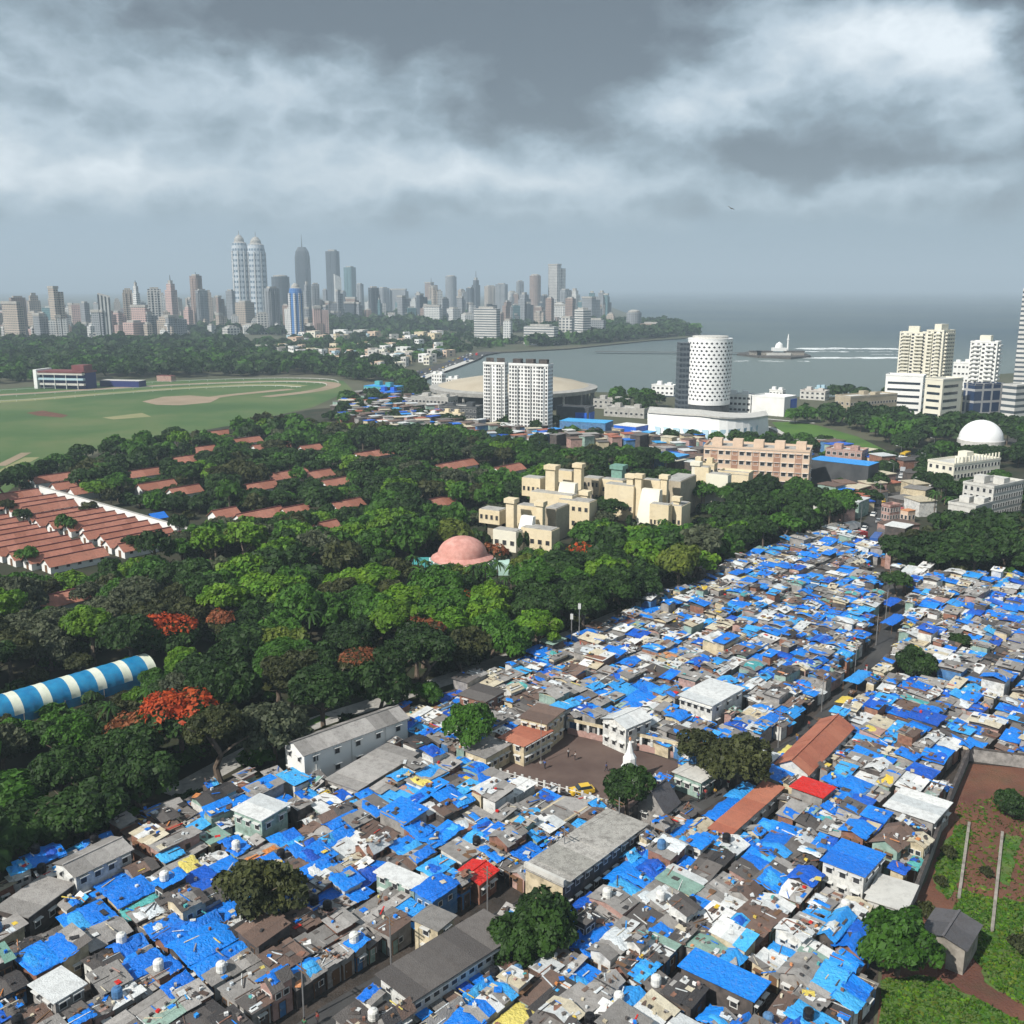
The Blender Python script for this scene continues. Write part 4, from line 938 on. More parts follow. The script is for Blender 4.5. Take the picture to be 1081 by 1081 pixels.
# ================================================================ BARRACKS
PR = []
def barrack(x, y, L, wd, rz, label, detail=True, px=0, hw=2.3):
    e = thing('barrack', '', 'barrack', (x, y, 0), rz, 'red-roofed barracks'); hr = hw+wd*.32
    mb = MB(); mb.box(0, 0, 0, L, wd, hw, 'white_paint')
    mb.face([(0, wd, hw), (0, 0, hw), (0, wd/2, hr-.1)], 'white_paint'); mb.face([(L, 0, hw), (L, wd, hw), (L, wd/2, hr-.1)], 'white_paint'); mb.build('wall', e)
    mb = MB(); n_ = max(3, int(L/3)); rr1 = random.Random(int(x*7+y*13)); o_ = .5
    sl = (hr-hw)/(wd/2)
    for i in range(n_):
        a, b = -o_+(L+2*o_)*i/n_, -o_+(L+2*o_)*(i+1)/n_; dz = rr1.uniform(0, .05)
        z0 = hw-sl*o_+dz; z1 = hr+dz
        mb.face([(a, -o_, z0+.12), (b, -o_, z0+.12), (b, wd/2, z1+.12), (a, wd/2, z1+.12)], 'barrack_tile')
        mb.face([(a, wd/2, z1+.12), (b, wd/2, z1+.12), (b, wd+o_, z0+.12), (a, wd+o_, z0+.12)], 'barrack_tile')
    mb.face([(-o_, -o_, hw-sl*o_), (-o_, -o_, hw-sl*o_+.14), (-o_, wd/2, hr+.14), (-o_, wd/2, hr)], 'barrack_tile'); mb.face([(-o_, wd+o_, hw-sl*o_), (-o_, wd/2, hr), (-o_, wd/2, hr+.14), (-o_, wd+o_, hw-sl*o_+.14)], 'barrack_tile')
    rf_ = mb.build('roof', e)
    mb = MB(); mb.box(-o_, wd/2-.22, hr+.1, L+o_, wd/2+.22, hr+.32, 'maroon'); mb.build('ridge', rf_)
    if detail:
        mb = MB(); mb.box(-.08, wd/2-.7, 0, .02, wd/2+.7, 2.2, 'frame_wood'); mb.build('door', e)
        sp = [(x_, 0, 1.1, math.pi/2) for x_ in [L*(i+.5)/5 for i in range(5)]]
        add_windows(e, sp, 1.2, 1.1)
    foot_rect(x, y, rz, L, wd, 2.5)
    PR.append((e, label, px)); return e
o0 = G(42, 524); rb = random.Random(3)
BB = []
for band, (a0_, a1) in enumerate([(-26, -3), (-53, -30), (-80, -57)]):
    s = 2.0
    while s < 112:
        a0 = a0_
        L = a1-a0+rb.uniform(-6, 1); a0 = a1-L; w_ = 5.6
        if band == 2 and s > 92: break
        skip = rb.random() < .09 or (band == 0 and 38 < s < 46)
        ox = o0[0]+U[0]*a0+V[0]*(s+w_); oy = o0[1]+U[1]*a0+V[1]*(s+w_)
        px = proj(ox, oy, 3)
        if not skip:
            barrack(ox, oy, L, w_, UA+rb.uniform(-.035, .035), 'red-roofed white barrack in the '+['back row along the boundary wall', 'middle row of the camp', 'front row nearest the trees'][band], True, px[0])
        s += rb.uniform(7.1, 7.9)
s = -30
while s < 0:
    ox = o0[0]+U[0]*-40+V[0]*(s); oy = o0[1]+U[1]*-40+V[1]*s
    barrack(ox, oy, 22, 5.6, UA, 'red-roofed white barrack at the left end of the camp', True, proj(ox, oy, 3)[0]); s += 9
lone = [(52, 511, 26), (72, 518, 22), (92, 523, 24), (165, 519, 26), (196, 524, 22), (230, 460, 18), (262, 468, 20), (286, 475, 28), (196, 489, 16), (303, 508, 34), (338, 506, 22), (240, 545, 18), (275, 549, 36), (315, 542, 20), (350, 559, 16), (402, 484, 42), (485, 497, 36), (542, 500, 26), (358, 515, 22), (470, 537, 24), (65, 643, 34), (330, 476, 16), (150, 505, 24), (275, 520, 26), (370, 540, 24), (215, 478, 18)]
for i, (px, py, wpx) in enumerate(lone):
    x, y = G(px-wpx/2, py+10 if py > 540 else py+6); sc = F/(y*.976+18)
    L = min(34, wpx/sc/ (.66 if 1 else 1)); 
    barrack(x, y, L, 6.5, UA, 'lone red-roofed barrack half hidden by trees'+(' near the racecourse' if py < 480 else ' beyond the camp' if py < 530 and px < 220 else ' amid the park' if py < 600 else ' left of the striped tent'), False, px, 2.6)
    keep(px-wpx*.5, py-8, px+wpx*.5, py-3, y)
uniq(PR)
FOOT.append(GP([(-80, 560), (45, 513), (215, 556), (225, 582), (130, 606), (50, 622), (-80, 640)])); keep(0, 520, 130, 603, G(0, 630)[1]); keep(130, 520, 235, 588, G(0, 610)[1]); keep(60, 505, 215, 545, G(0, 545)[1])
a = GP([(42, 522)])[0]; b = (a[0]+V[0]*118, a[1]+V[1]*118)
e = thing('boundary_wall', 'long whitewashed boundary wall behind the red-roofed camp', 'wall', (a[0], a[1], 0), -(math.pi/2-UA))
mb = MB(); mb.box(0, 0, 0, 118, .5, 3.4, 'white_paint'); mb.build('wall', e); mb = MB(); mb.box(-.1, -.1, 3.4, 118.1, .6, 3.6, 'concrete'); mb.build('coping', e)
x, y = G(163, 556); e = thing('blue_tarpaulin_hut', 'small hut under a bright blue tarpaulin among the red-roofed barracks', 'hut', (x, y, 0), UA)
mb = MB(); mb.box(0, 0, 0, 5, 5, 2.6, 'w_grey'); mb.build('wall', e); mb = MB(); mb.loft([[(-.4, -.4, 2.5), (5.4, -.4, 2.5)], [(-.4, 2.5, 4.2), (5.4, 2.5, 4.2)], [(-.4, 5.4, 2.5), (5.4, 5.4, 2.5)]], 'tarp_blue', close=False); mb.build('tarpaulin', e)

# ================================================================ STRIPED TENT
p0 = G(-95, 800); p1 = G(167, 719); L = math.dist(p0, p1); rz = math.atan2(p1[1]-p0[1], p1[0]-p0[0]); TR = 3.9
e = thing('striped_tent', 'long barrel-roofed tent in blue and white stripes among the trees', 'tent', (p0[0], p0[1], 0), rz); foot_rect(p0[0], p0[1]-0, rz, L, TR*2, 1.5)
nb_ = int(L/1.75)
for i in range(nb_):
    a, b = L*i/nb_, L*(i+1)/nb_; m = 'tent_white' if i % 3 == 1 else 'tent_blue'
    mb = MB(); ring = lambda x_, q: [(x_, TR-TR*math.cos(t_)*q, 1.8+TR*.82*math.sin(t_)*q) for t_ in [j*math.pi/14 for j in range(15)]]
    mb.loft([ring(a, 1), ring((a+b)/2, .985), ring(b, 1)], m, close=False); mb.build('roof_panel', e, smooth=True)
mb = MB(); mb.box(0, 0, 0, L, .15, 1.8, 'tent_blue'); mb.box(0, TR*2-.15, 0, L, TR*2, 1.8, 'tent_blue'); mb.build('side_curtain', e)
mb = MB(); mb.face([(L, TR-TR*math.cos(t_), 1.8+TR*.82*math.sin(t_)) for t_ in [j*math.pi/14 for j in range(15)]], 'tent_white'); mb.build('end_panel', e)
for i in range(6):
    mb = MB(); mb.bar((L*(i+.5)/6, -.3, 0), (L*(i+.5)/6, -.3, 2.0), .09, 'metal'); mb.build('pole', e)
keep(0, 740, 50, 757, p1[1]); keep(50, 722, 100, 740, p1[1]); keep(100, 706, 145, 722, p1[1]); keep(145, 694, 172, 706, p1[1])

# ================================================================ SLUM LANDMARK BUILDINGS (placed by roof corners)
SP = []   # slum exclusion polygons
def roofpt(px, py, z): return G(px, py, z)
def hall(name, label, cat, pn, pu, Lv, h, wall, roofm, rt='flat', nf=2, nb=0, nb2=0, ww=1.0, wh=1.1, pane='win_dark', over=.35, rise=1.2, hood=True, frame='frame_white', group=None, strips=True):
    a = roofpt(*pn, h); b = roofpt(*pu, h); Lu = math.dist(a, b); rz = math.atan2(b[1]-a[1], b[0]-a[0])
    e = thing(name, label, cat, (a[0], a[1], 0), rz, group)
    mb = MB(); mb.box(0, 0, 0, Lu, Lv, h, wall)
    if rt == 'gable':
        mb.face([(0, Lv, h), (0, 0, h), (0, Lv/2, h+rise-.1)], wall); mb.face([(Lu, 0, h), (Lu, Lv, h), (Lu, Lv/2, h+rise-.1)], wall)
    mb.build('wall', e)
    mb = MB(); n_ = max(1, int(Lu/2.2)) if strips else 1; rq = random.Random(int(pn[0]))
    for i in range(n_):
        x0 = -over+(Lu+2*over)*i/n_; x1 = -over+(Lu+2*over)*(i+1)/n_; dz = rq.uniform(.02, .09)
        if rt == 'gable':
            sl = rise/(Lv/2)
            for s_ in (0, 1):
                y0, y1 = (-over, Lv/2) if s_ == 0 else (Lv/2, Lv+over); z0, z1 = (h-sl*over, h+rise) if s_ == 0 else (h+rise, h-sl*over)
                mb.loft([[(x0, y0, z0+dz), (x0, y1, z1+dz), (x0, y1, z1+dz+.08), (x0, y0, z0+dz+.08)], [(x1, y0, z0+dz), (x1, y1, z1+dz), (x1, y1, z1+dz+.08), (x1, y0, z0+dz+.08)]], roofm)
        else:
            mb.box(x0, -over, h+dz, x1, Lv+over, h+dz+.12, roofm)
    rf_ = mb.build('roof', e)
    if rt == 'gable': mc_ = MB(); mc_.box(-over, Lv/2-.14, h+rise+.08, Lu+over, Lv/2+.14, h+rise+.26, roofm); mc_.build('ridge_cap', rf_)
    fh = h/max(nf, 1); sp = []
    for f in range(nf):
        for b_ in range(nb): sp.append((0, (b_+.5)*Lv/nb, f*fh+fh*.35, 0))
        for b_ in range(nb2): sp.append(((b_+.5)*Lu/nb2, 0, f*fh+fh*.35, math.pi/2))
    add_windows(e, sp, ww, wh, frame, pane, hood)
    c_, s_ = math.cos(rz), math.sin(rz); pl = [(a[0]+x*c_-y*s_, a[1]+x*s_+y*c_) for x, y in ((-.25, -.25), (Lu+.25, -.25), (Lu+.25, Lv+.25), (-.25, Lv+.25))]
    SP.append(pl); FOOT.append(pl)
    return e, Lu, Lv, h
e, Lu, Lv, h = hall('white_hall', 'white two-storey hall with grey sheet roof at the tree line', 'hall', (321, 797), (430, 758), 6.0, 5.8, 'white_paint', 'cement', 'gable', 2, 2, 5, 1.1, 1.2)
for i in range(3): add_part_box(e, 'downpipe', Lu*(i+.3)/3, -.16, 0, Lu*(i+.3)/3+.12, -.02, h, 'frame_white')
hall('long_shed', 'low grey-roofed shed alongside the white two-storey hall', 'shed', (378, 834), (440, 796), 6.5, 3.0, 'w_grey', 'cement', 'flat', 1, 2, 6)
hall('house', 'pale green two-storey house with bleached roof below the white hall', 'house', (276, 866), (303, 850), 5.6, 5.6, 'w_green', 'tin_white', 'flat', 2, 3, 2)
hall('house', 'two-storey white house with grey and cream roof near the left tree line', 'house', (80, 925), (138, 897), 5.0, 4.8, 'w_white', 'cement', 'gable', 2, 2, 4, rise=.7)
hall('house', 'old dark-roofed shed left of the two-storey white house', 'shed', (30, 968), (76, 934), 5.0, 3.4, 'w_dark', 'cement', 'flat', 1, 2, 3)
e, Lu, Lv, h = hall('long_block', 'long two-storey block with bleached concrete roof beside the lane', 'building', (594, 934), (680, 871), 6.2, 4.8, 'w_cream', 'stained_roof', 'flat', 2, 0, 9, over=.5, strips=True)
add_part_box(e, 'parapet', -.5, -.5, h+.3, 0, Lv*.98, h+1.0, 'concrete_light'); add_part_box(e, 'side_shade', 0, -.06, 0, Lu, 0, h-.2, 'w_dark')  # thin dark sheet paints shade onto the lane side below the eaves
e, Lu, Lv, h = hall('long_block', 'long dark-roofed block facing the lane near the bottom edge', 'building', (436, 1055), (545, 985), 5.6, 4.6, 'w_white', 'cement_dark', 'flat', 2, 2, 12, over=.5)
for i in range(8): add_part_box(e, 'awning', Lu*i/8+.2, -1.3, 2.5, Lu*(i+1)/8-.2, -.02, 2.62, ['tarp_blue', 'cement', 'rust', 'tarp_deep'][i % 4])
e, Lu, Lv, h = hall('tiled_hall', 'long red-tiled gable hall above the lane bend', 'hall', (853, 817), (900, 768), 5.6, 3.2, 'w_white', 'red_tile', 'gable', 1, 2, 6, rise=1.6)
e, Lu, Lv, h = hall('tiled_hall', 'narrow red-tiled lean-to hall lower down the lane', 'hall', (770, 882), (826, 832), 3.0, 2.8, 'w_white', 'red_tile', 'flat', 1, 1, 6)
hall('house', 'shack roofed with a single bright red tarpaulin', 'shack', (506, 933), (524, 919), 4.0, 3.2, 'w_brick', 'tarp_red', 'gable', 1, 1, 2, rise=.5)
hall('house', 'shack with a scarlet tarpaulin patch by the red-tiled lean-to', 'shack', (868, 842), (880, 832), 5, 3.8, 'w_grey', 'tarp_red', 'flat', 1, 0, 2)
# school by the playground
e, Lu, Lv, h = hall('school', 'low cream school wing at the left corner of the playground', 'school', (513, 800), (538, 786), 4.5, 3.4, 'w_cream', 'cement', 'flat', 1, 2, 4)
e, Lu, Lv, h = hall('school', 'school wing with red-brown roof and dark veranda beside the playground', 'school', (553, 788), (582, 772), 5.2, 3.8, 'w_cream', 'red_tile', 'flat', 2, 2, 5)
e, Lu, Lv, h = hall('school', 'cream upper school wing with brown flat roof behind the playground', 'school', (577, 764), (595, 750), 5.2, 5.4, 'w_cream', 'rust', 'flat', 2, 3, 3)
hall('house', 'brick red two-storey house with grey roof above the school', 'house', (512, 741), (532, 730), 6, 5.0, 'w_brick', 'cement_dark', 'flat', 2, 2, 2)
e, Lu, Lv, h = hall('house', 'white house with tall grey roof behind the playground arcade', 'house', (661, 769), (687, 758), 5.5, 5.0, 'w_white', 'tin_white', 'gable', 2, 3, 3, rise=.9)
hall('house', 'stack of white flats with round vents right of the arcade', 'house', (752, 745), (784, 727), 7, 5.2, 'w_white', 'tin_white', 'flat', 2, 5, 3)
hall('temple', 'grey pyramid-roofed temple hall beside the playground tree', 'temple', (702, 858), (716, 846), 4.6, 3.2, 'w_grey', 'slate', 'gable', 1, 2, 2, rise=2.8)
hall('house', 'pale hut with flat grey roof right of the temple hall', 'house', (740, 826), (754, 817), 5, 3.0, 'w_green', 'concrete_light', 'flat', 1, 3, 2)
hall('house', 'white-roofed wide shed next to the long red-tiled hall', 'shed', (812, 806), (822, 797), 4, 3.2, 'w_white', 'tin_white', 'flat', 1, 1, 2)
hall('house', 'tall shack with smooth bright blue sheet roof near the field wall', 'shack', (912, 925), (932, 903), 5.6, 4.6, 'w_white', 'tarp_blue', 'flat', 2, 3, 3)
hall('house', 'long shack with broad white sheet roof beside the field wall', 'shack', (985, 868), (1003, 848), 7, 3.6, 'w_grey', 'tin_white', 'flat', 1, 2, 3)
hall('house', 'pale bare concrete slab shed at the edge of the field', 'shed', (955, 962), (967, 936), 4.6, 2.6, 'concrete_light', 'concrete_light', 'flat', 1, 0, 0)
hall('house', 'two-storey house with pale grey flat roof in the bottom left corner', 'house', (58, 1058), (88, 1040), 4.6, 4.2, 'w_grey', 'tin_white', 'flat', 2, 2, 2)
hall('house', 'cream two-storey house with little window in the middle of the slum', 'house', (462, 982), (479, 968), 3.6, 4.6, 'w_cream', 'cement', 'flat', 2, 1, 1)
hall('house', 'pale blue-grey long-roofed house left of the red tarpaulin shack', 'house', (437, 938), (449, 929), 6.5, 3.8, 'w_green', 'tin_white', 'flat', 2, 3, 1)
hall('house', 'wide shed under one long bright blue tarpaulin by the bottom lane', 'shack', (795, 1056), (810, 1038), 9, 3.2, 'w_dark', 'tarp_blue', 'flat', 1, 2, 2)
# stone shed in the field with slate roof
e, Lu, Lv, h = hall('stone_shed', 'lone stone shed with dark slate roof standing in the field', 'shed', (1019, 1002), (1034, 977), 5.0, 3.6, 'stone_wall', 'slate', 'gable', 1, 0, 0, rise=.7)
add_part_box(e, 'door', -.08, Lv*.4, 0, 0, Lv*.65, 2.1, 'frame_wood'); SP.pop()
# playground: arcade, picket fence, vehicle
a = G(599, 775); b = G(735, 806)
e = thing('arcade_wall', 'whitewashed arched wall along the far side of the playground', 'wall', (a[0], a[1], 0), math.atan2(b[1]-a[1], b[0]-a[0])); L = math.dist(a, b)
mb = MB(); mb.box(0, 0, 0, L, .3, 1.2, 'w_pink'); mb.box(0, 0, 2.6, L, .3, 3.1, 'w_cream'); mb.build('wall', e)
n_ = int(L/2.0)
for i in range(n_+1): add_part_box(e, 'pillar', i*L/n_-.22, -.05, 1.2, i*L/n_+.22, .35, 2.6, 'w_white')
a = G(521, 818); b = G(648, 853)
e = thing('picket_fence', 'white picket fence along the near side of the playground', 'fence', (a[0], a[1], 0), math.atan2(b[1]-a[1], b[0]-a[0])); L = math.dist(a, b)
mb = MB(); mb.box(0, 0, .35, L, .06, .45, 'frame_white'); mb.box(0, 0, 1.0, L, .06, 1.1, 'frame_white'); mb.build('rail', e)
n_ = int(L/1.3)
for i in range(n_+1): add_part_box(e, 'post', i*L/n_-.2, -.04, 0, i*L/n_+.2, .1, 1.5, 'w_white')
e = thing('flagpole', 'thin bare flagpole at the left end of the playground', 'flagpole', (*G(571, 806), 0)); mb = MB(); mb.lathe([(.07, 0), (.05, 8)], 'metal', 6); mb.build('pole', e); mb = MB(); mb.lathe([(.3, 0), (.3, .3)], 'concrete', 8); mb.build('base', e)
# small white shrine tower on the playground edge
e = thing('shrine', 'small white stepped shrine tower behind the playground tree', 'shrine', (*G(664, 826), 0)); mb = MB(); mb.lathe([(1.4, 0), (1.4, 3), (1.1, 3.2), (1.1, 4.6), (.6, 5.4), (.35, 6.6), (.1, 7.6)], 'white_paint', 8); mb.build('tower', e); mb = MB(); mb.lathe([(.15, 7.5), (.25, 7.8), (.05, 8.2)], 'tarp_orange', 6); mb.build('finial', e)
# mobile mast by the tree line
for px, lb in ((611, 'tallest thin aerial mast at the tree line beside blue roofs'), (603, 'shorter aerial mast left of the tallest one at the tree line')):
    x, y = G(px, 688 if px == 611 else 690); hh = 6.5 if px == 611 else 4.5
    e = thing('aerial_mast', lb, 'mast', (x, y, 0)); mb = MB(); mb.bar((0, 0, 0), (0, 0, 5+hh), .12, 'metal'); mb.build('pole', e)
    mb = MB(); mb.box(-.3, -.2, 3.6+hh, .3, .2, 4.8+hh, 'frame_white'); mb.build('antenna', e)
# field wall and field lines
wl_ = GP([(1090, 812), (1022, 803), (1003, 848), (985, 900), (966, 950), (955, 972)])
for i in range(len(wl_)-1):
    pass
e = thing('field_wall', 'low stone boundary wall between the shacks and the red field', 'wall', (wl_[0][0], wl_[0][1], 0)); mb = MB(); mc = MB()
for i in range(len(wl_)-1):
    (x0, y0), (x1, y1) = wl_[i], wl_[i+1]; L = math.dist(wl_[i], wl_[i+1]); an = math.atan2(y1-y0, x1-x0); dx, dy = x0-wl_[0][0], y0-wl_[0][1]
    T = lambda p: (dx+p[0]*math.cos(an)-p[1]*math.sin(an), dy+p[0]*math.sin(an)+p[1]*math.cos(an), p[2])
    mb.box(0 if i == 0 else .01, -.15+.004*i, 0, L, .15+.004*i, 2.4, 'w_grey', T); mc.box(0, -.24+.004*i, 2.4, L, .24+.004*i, 2.55+.003*i, 'w_dark', T)
mb.build('wall', e); mc.build('coping', e)
for ln, lb in (([(1012, 950), (1023, 870)], 'left pale low wall running across the field'), ([(1047, 985), (1058, 880)], 'long pale low wall crossing the field centre'), ([(1082, 985), (1085, 950)], 'short pale wall near the field edge')):
    a, b = GP(ln); e = thing('low_wall', lb, 'wall', (a[0], a[1], 0), math.atan2(b[1]-a[1], b[0]-a[0])); L = math.dist(a, b)
    mb = MB(); mb.box(0, -.16, 0, L, .16, .35, 'stone_wall'); mb.build('wall', e); mb = MB(); mb.box(0, -.2, .35, L, .2, .4, 'stone_wall'); mb.build('coping', e)

# ================================================================ SHACKS
rs = random.Random(21)
def near_alley(x, y, d):
    for i in range(0, len(ALLEY_G)-1):
        ax_, ay_ = ALLEY_G[i]; bx_, by_ = ALLEY_G[i+1]; dx, dy = bx_-ax_, by_-ay_; l2 = dx*dx+dy*dy
        if l2 == 0: continue
        t_ = max(0, min(1, ((x-ax_)*dx+(y-ay_)*dy)/l2))
        if math.hypot(x-ax_-t_*dx, y-ay_-t_*dy) < d: return True
    return False
ALLEY_G = GP(ALLEY)
SP.append(PLAY)
def around(px, py, r):
    x, y = G(px, py); SP.append([(x+r*math.cos(t_*math.pi/4), y+r*math.sin(t_*math.pi/4)) for t_ in range(8)])
SLUMTREES = [(497, 800, 9.5, 5.0, 'mid', 'round tree left of the school among blue roofs'), (277, 985, 9.5, 5.6, 'olive', 'round dusty green tree rising from the near left shacks'), (662, 868, 8.5, 4.0, 'dark', 'dark narrow tree at the near corner of the playground'),
             (740, 822, 9, 5.2, 'olive', 'broad dark tree left of the long red-tiled hall'), (778, 838, 9, 5.4, 'olive', 'broad dark tree right of its neighbour before the red-tiled hall'), (575, 1010, 7.5, 5.2, 'dark', 'shadowy dark tree overhanging the lane beside the long bleached block'), (548, 1022, 6, 3.8, 'dark', 'small dark tree over the lane near the dark-roofed block'),
             (946, 1030, 7.5, 4.6, 'mid', 'bright round tree at the corner of the field'), (1066, 862, 4, 3.0, 'dark', 'small dark bush tree in the upper field'), (968, 722, 7, 4.6, 'dark', 'dark tree among the far right shacks'), (945, 630, 7, 4, 'dark', 'dark tree at the far end of the lane'), (452, 752, 6, 3.0, 'mid', 'slim light tree by the white hall end'), (1012, 690, 5, 3, 'dark', 'small dark tree poking between the right shacks')]
for (px, py, hh, r, s_, lb) in SLUMTREES: around(px, py, 1.6)
cells = []
def split(u0, v0, u1, v1, depth=0):
    du, dv = u1-u0, v1-v0
    mx_ = rs.uniform(3.9, 7.8); mv_ = rs.uniform(3.5, 6.0)
    if du <= mx_ and dv <= mv_: cells.append((u0, v0, u1, v1)); return
    gap = 1.3 if max(du, dv) > 42 else (.9 if max(du, dv) > 20 and rs.random() < .6 else rs.uniform(.05, .3))
    if du/mx_ > dv/mv_:
        c_ = u0+du*rs.uniform(.38, .62); split(u0, v0, c_-gap/2, v1, depth+1); split(c_+gap/2, v0, u1, v1, depth+1)
    else:
        c_ = v0+dv*rs.uniform(.38, .62); split(u0, v0, u1, c_-gap/2, depth+1); split(u0, c_+gap/2, u1, v1, depth+1)
split(-120, -130, 330, 150)
O = (0, 150)
def uv(u, v): return (O[0]+U[0]*u+V[0]*v, O[1]+U[1]*u+V[1]*v)
SH = []
def try_cell(u0, v0, u1, v1, lv=0):
    if not cell_ok(u0, v0, u1, v1) and lv < 2:
        du, dv = u1-u0, v1-v0
        if max(du, dv) < 3.4: return
        if du > dv*1.5: L_ = [(u0, v0, u0+du/2-.05, v1), (u0+du/2+.05, v0, u1, v1)]
        elif dv > du*1.5: L_ = [(u0, v0, u1, v0+dv/2-.05), (u0, v0+dv/2+.05, u1, v1)]
        else: L_ = [(u0, v0, u0+du/2-.05, v0+dv/2-.05), (u0+du/2+.05, v0, u1, v0+dv/2-.05), (u0, v0+dv/2+.05, u0+du/2-.05, v1), (u0+du/2+.05, v0+dv/2+.05, u1, v1)]
        for c in L_: try_cell(*c, lv+1)
def cell_ok(u0, v0, u1, v1):
    cu, cv = (u0+u1)/2, (v0+v1)/2; x, y = uv(cu, cv); p_ = proj(x, y, 3)
    if p_[0] < -60 or p_[0] > 1150 or p_[1] > 1150 or p_[2] < 60: return True
    pts = [uv(*q) for q in ((u0, v0), (u1, v0), (u1, v1), (u0, v1), (cu, cv), (cu, v0), (cu, v1), (u0, cv), (u1, cv))]
    if sum(inpoly(*q, SLUM) for q in pts) < 8: return False
    if any(inpoly(*q, pl) for pl in SP for q in pts): return False
    if any(inpoly(*q, [uv(a_, b_) for a_, b_ in ((u0, v0), (u1, v0), (u1, v1), (u0, v1))]) for pl in SP for q in pl): return False
    if any(near_alley(*q, 2.2) for q in pts): return False
    SH.append((p_[2], u0, v0, u1, v1, p_)); return True
for c in cells: try_cell(*c)
SH.sort()
SMALL = {}
LMK = [('the near left tree', 275, 950), ('the corner flat-roofed house', 60, 1050), ('the two-storey white house', 110, 920), ('the white hall', 360, 800), ('the pale green house', 275, 860), ('the red tarpaulin shack', 500, 915), ('the cream small-windowed house', 455, 975), ('the dark-roofed lane block', 510, 1000), ('the bleached long block', 620, 905), ('the playground', 610, 815), ('the temple hall', 700, 845), ('the long blue tarpaulin shed', 790, 1040), ('the red-tiled lean-to', 800, 860), ('the long red-tiled hall', 860, 795), ('the smooth blue-roofed shack', 905, 915), ('the broad white-roofed shack', 970, 850), ('the concrete slab shed', 945, 960), ('the field corner tree', 945, 1000), ('the school', 560, 775), ('the brick red house', 510, 730), ('the white arcade house', 665, 760), ('the shadowy lane tree', 575, 990), ('the bottom centre edge', 600, 1075), ('the bottom left edge', 200, 1075), ('the bottom right corner', 900, 1075), ('the white flats', 760, 730)]
LOOKS = [  # name, weights, roof materials of strips, tarp key
 ('blue-tarpaulin', 19, ['tarp_blue'], 'tarp_blue'), ('deep-blue-tarpaulin', 8, ['tarp_deep', 'tarp_blue'], 'tarp_deep'), ('faded-blue-tarpaulin', 12, ['tarp_light', 'tarp_light', 'tarp_blue'], 'tarp_light'),
 ('half-blue', 15, ['cement', 'cement_dark'], 'part_blue'), ('grey-sheet', 15, ['cement'], None), ('dark weathered', 12, ['cement_dark', 'cement_dark', 'black_sheet', 'rust'], None), ('rusty brown', 7, ['rust', 'rust', 'cement_dark'], None),
 ('white-sheet', 11, ['tin_white', 'tin_white', 'cream_sheet'], None), ('cream-and-grey', 8, ['cream_sheet', 'cement', 'tin_white'], None), ('greenish', 3, ['green_sheet', 'cement', 'tin_white'], None), ('blue-and-white patched', 10, ['tin_white', 'tarp_light', 'tarp_blue', 'cement'], None), ('yellow-tarpaulin', 1.6, ['cement'], 'tarp_yellow'), ('teal-tarpaulin', 1.3, ['cement'], 'tarp_teal'), ('orange-cloth', .5, ['cement'], 'tarp_orange'), ('grey-and-rust', 7, ['cement', 'rust', 'cement_dark'], None), ('black-sheet', 3, ['black_sheet', 'cement_dark'], None), ('white-plastic', 3, ['cement'], 'tarp_white')]
WN_ = {'w_brick': 'brick', 'w_grey': 'bare grey', 'w_white': 'whitewashed', 'w_blue': 'blue-walled', 'w_dark': 'dark-walled', 'w_green': 'pale green', 'w_cream': 'cream', 'w_pink': 'pink-walled'}
def shack_geo(rnd, Lu, Lv, h, look, kind, rise, detail):
    """returns roof builder, tarp builder, z function"""
    ov = .3
    if kind == 'mono_u': zf = lambda a, b: h+rise*(a/Lu)
    elif kind == 'mono_v': zf = lambda a, b: h+rise*(b/Lv)
    elif kind == 'gable': zf = lambda a, b: h+rise*(1-abs(b/Lv-.5)*2)
    else: zf = lambda a, b: h
    mb = MB(); mats = look[2]
    along_u = kind in ('gable', 'mono_v', 'flat'); L = Lu if along_u else Lv
    n_ = max(2, int((L+2*ov)/(rnd.uniform(.9, 1.7) if detail else 2.2))); run = rnd.choice(mats); 
    for i in range(n_):
        if rnd.random() < .45: run = rnd.choice(mats)
        s0, s1 = -ov+(L+2*ov)*i/n_, -ov+(L+2*ov)*(i+1)/n_+.06; dz = rnd.uniform(.03, .10); o1, o2 = ov+rnd.uniform(-.2, .25), ov+rnd.uniform(-.2, .25); th_ = .05
        W_ = Lv if along_u else Lu
        segs = [(-o1, W_/2), (W_/2, W_+o2)] if kind == 'gable' else [(-o1, W_+o2)]
        for (q0, q1) in segs:
            pp = []
            for (s_, q_) in ((s0, q0), (s1, q0), (s1, q1), (s0, q1)):
                a_, b_ = (s_, q_) if along_u else (q_, s_); pp.append((a_, b_, zf(a_, b_)+dz))
            if not along_u: pp = pp[::-1]
            if detail:
                mb.loft([[p for p in pp], [(p[0], p[1], p[2]+th_) for p in pp]], run)
            mb.face([(p[0], p[1], p[2]+th_) for p in pp], run)
    return mb, zf
